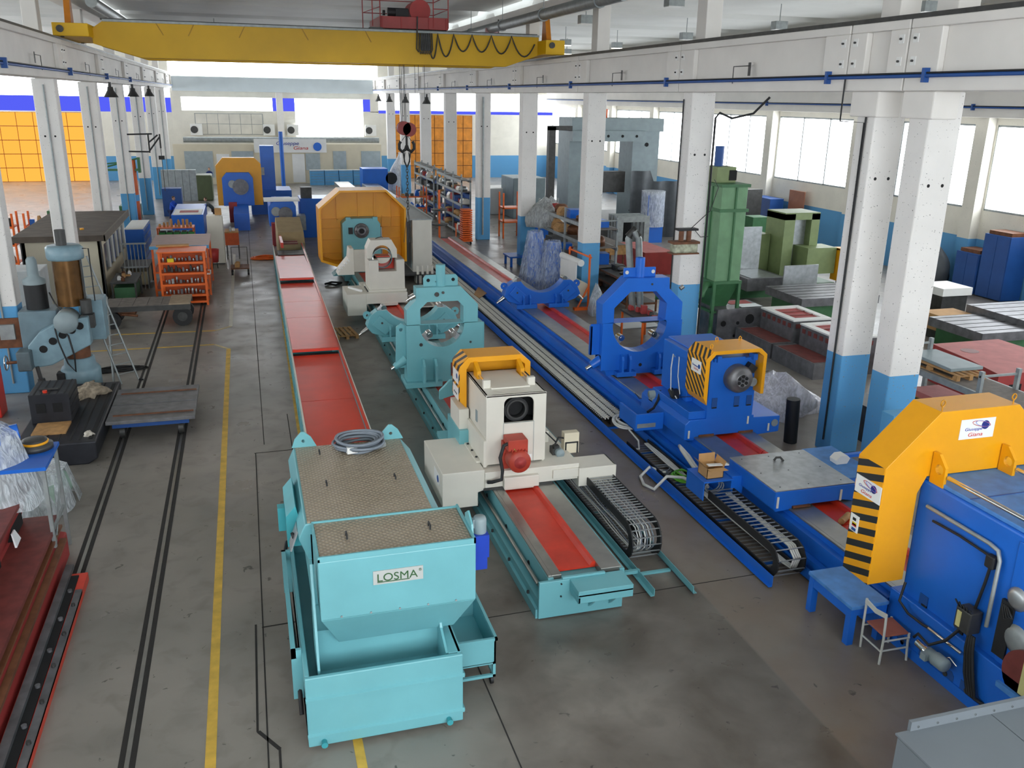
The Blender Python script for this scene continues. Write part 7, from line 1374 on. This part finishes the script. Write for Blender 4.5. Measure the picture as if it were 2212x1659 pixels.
arch_lathe(-.4, 60.5, 1.2, 'far blue lathe under a yellow arch guard at the end of the aisle', True); arch_lathe(1.9, 50.4, .9, 'blue lathe with white top just left of the octagonal guard', False)
simple('blue_column_machine', 'tall blue column machine beside the far yellow arch', 'machine', [('column', B(1.1, 2.0, 63.5, 64.8, 1.4, 4.5), blue), ('machine_base', B(.3, 3.0, 63, 66, 0, 1.6), blue), ('spindle_block', B(.9, 1.3, 63.3, 63.5, 2.6, 3.1), gal), ('red_pulley', MB().cyl((1.9, 62.9, .9), (1.9, 63, .9), .3, 14), chute_red)]); solo(MB().cyl((3.1, 78, 0), (3.1, 78, 4.9), .17, 12), 'blue_pole', blue, 'tall blue pole in front of the banner', 'pole')
simple('blue_machine', 'blue machine with dark motor left of the octagonal guard', 'machine', [('machine_body', B(2.9, 4.6, 52, 54, 0, 2.2), blue), ('motor', B(3.0, 3.6, 52.3, 53, 2.2, 2.8), iron), ('grey_tray', B(2.4, 3.1, 50.8, 51.8, .6, 1.4), gal)]); simple('blue_end_lathe', 'blue lathe headstock in front of the far drawer cabinets', 'lathe', [('headstock_body', B(9.5, 11.6, 76, 78, 0, 2.0), blue), ('lathe_bed', B(9.4, 10.7, 60, 76, .2, .8), steel2), ('motor', MB().cyl((11.9, 76, 1.2), (11.9, 77, 1.2), .5, 14), black)]); solo(B(7.3, 8.5, 62, 78, .3, .8), 'steel_bed', steel, 'long shiny steel bed behind the octagonal guard', 'machine bed'); simple('blue_hood_lathe', 'blue hooded machine with white top behind the orange bin rack', 'machine', [('machine_body', B(-4.1, -2.4, 53, 58.5, 0, 1.3), blue), ('white_top', B(-4.0, -2.5, 53, 55.4, 1.3, 1.34), white), ('red_grille', B(-3.7, -2.7, 53.8, 54.6, 1.34, 1.36), cast_red)])
solo(B(-5.3, -4.1, 63, 64, 0, 1.8), 'blue_bin_wall', dblue, 'wall of dark blue small parts bins behind the workers', 'bins'); simple('grey_lockers', 'row of grey lockers by the far left columns', 'lockers', [('locker', B(-6+i*.5, -5.52+i*.5, 72, 72.6, 0, 2.3), gal) for i in range(5)]); solo(B(-3.6, -2.4, 72, 74, 0, 1.9), 'olive_machine', mat('dark_olive', '#55603f', .5), 'dark olive machine right of the grey lockers', 'machine', bev=.1)
lump('white_drape', 'white sheet draped over a machine below the crane hook', (13.0, 78.5, 0), (.9, .9, 2.9), film('drape_film', '#e6e9ec', .92, .4), 'cover', 9, .3); T = rack('orange_shelf', 'orange rack with parts right of the octagonal guard', 9.2, 11.0, 56, 57, (.3, 1.1, 1.8), 2.4, orange, orange_d, .07, 'rack'); shelf_goods(None, (.3, 1.1, 1.8), 9.3, 10.9, 56.1, 56.9, 5, [iron, white, blue, card], 'rack_part', 'part on the orange rack right of the octagonal guard', 'part', 'parts on the far orange rack', .4, 3)
for (x, y, w_) in ((-7.2, 62, 'dark drilling machine by the jib crane'), (-9.5, 52, 'dark machine between the left columns'), (-11, 60, 'dark tall machine in the left aisle')): simple('old_machine', w_, 'machine', [('column', B(x-.3, x+.3, y, y+.7, 0, 2.6 if x > -9 else 4.2), iron), ('machine_base', B(x-.6, x+.6, y-.6, y+.8, 0, .9), green_d), ('machine_head', B(x-.35, x+.35, y-.6, y+.6, 1.9, 2.5), gal)])
for k, x in enumerate((-11.6, -9.6)): T = rack('orange_shelf', 'orange storage rack in the left aisle, %s from the left' % ordn[k], x, x+1.6, 44, 45, (.4, 1.2, 2.0), 2.6, orange, orange_d, .08, 'rack'); shelf_goods(None, (.4, 1.2, 2.0), x+.1, x+1.5, 44.1, 44.9, 4, [blue, iron, card, gal], 'stored_box', 'box or part on the orange racks of the left aisle', 'box', 'boxes in the left aisle', .5, k)
# people
def person(lab, x, y, rz, shirt, trousers, bend=0.0):
    T = thing('person', lab, 'person', (x, y, 0), rz, None, True)
    skin = mat('skin', '#c99a7c', .6); hz, hy = .92, 0.0; sh = (math.sin(bend)*.5, hz+math.cos(bend)*.52)
    def skinb(nm, pts, edges, rad, mm):
        me = bpy.data.meshes.new(nm); me.from_pydata(pts, edges, []); o = bpy.data.objects.new(nm, me); COL.objects.link(o); s_ = o.modifiers.new('skin', 'SKIN'); o.modifiers.new('sub', 'SUBSURF').levels = 1
        for i, r_ in enumerate(rad): me.skin_vertices[0].data[i].radius = (r_, r_*.85)
        me.skin_vertices[0].data[0].use_root = True; me.materials.append(mm); o.parent = T; return o
    by, bz = -sh[0], sh[1]; ny, nz = by-.1*math.sin(bend), bz+.12
    skinb('body', [(0, hy, hz), (0, by*.5, (hz+bz)/2), (0, by, bz), (0, ny, nz), (.2, by, bz-.03), (.25, by-.2, bz-.25), (.18, by-.42, bz-.3), (-.2, by, bz-.03), (-.25, by-.2, bz-.25), (-.18, by-.42, bz-.3)], [(0, 1), (1, 2), (2, 3), (2, 4), (4, 5), (5, 6), (2, 7), (7, 8), (8, 9)], [.15, .15, .16, .06, .075, .05, .04, .075, .05, .04], shirt)
    skinb('trousers', [(0, hy, hz), (.1, 0, .85), (.11, -.02, .48), (.11, 0, .06), (.11, -.14, .04), (-.1, 0, .85), (-.11, .02, .48), (-.11, .05, .06), (-.11, -.1, .04)], [(0, 1), (1, 2), (2, 3), (3, 4), (0, 5), (5, 6), (6, 7), (7, 8)], [.15, .1, .075, .055, .05, .1, .075, .055, .05], trousers)
    h = part(MB().lathe([(0, -.12), (.06, -.1), (.09, 0), (.085, .08), (.05, .125), (0, .13)], (0, ny-.03, nz+.12), 'z', 14), 'head', skin, T); part(MB().lathe([(.094, .02), (.09, .09), (.05, .135), (0, .14)], (0, ny-.02, nz+.12), 'z', 14), 'hair', mat('hair', '#5a4636', .8), h); part(B(-.012, .012, ny-.14, ny-.1, nz+.09, nz+.13), 'nose', skin, h)
    for s in (-1, 1):
        part(MB().lathe([(0, -.05), (.03, -.02), (.03, .03), (0, .05)], (s*.16, by-.47, bz-.3), 'y', 8), 'hand', skin, T)
person('person in a bright blue shirt working at the blue hooded machine', -4.5, 58.5, -PI/2-.4+PI, mat('shirt_blue', '#1f56c8', .8), mat('trousers_navy', '#26345c', .8), .35)
person('person in grey bending over the blue hooded machine', -2.0, 58.8, -PI/2+.2, mat('shirt_grey', '#5a6260', .8), mat('trousers_brown', '#5b4c48', .8), .8)
person('person in dark blue overalls standing near the far office', -2.86, 81, 0, mat('overall', '#26366e', .8), mat('overall', '#26366e', .8), .1)
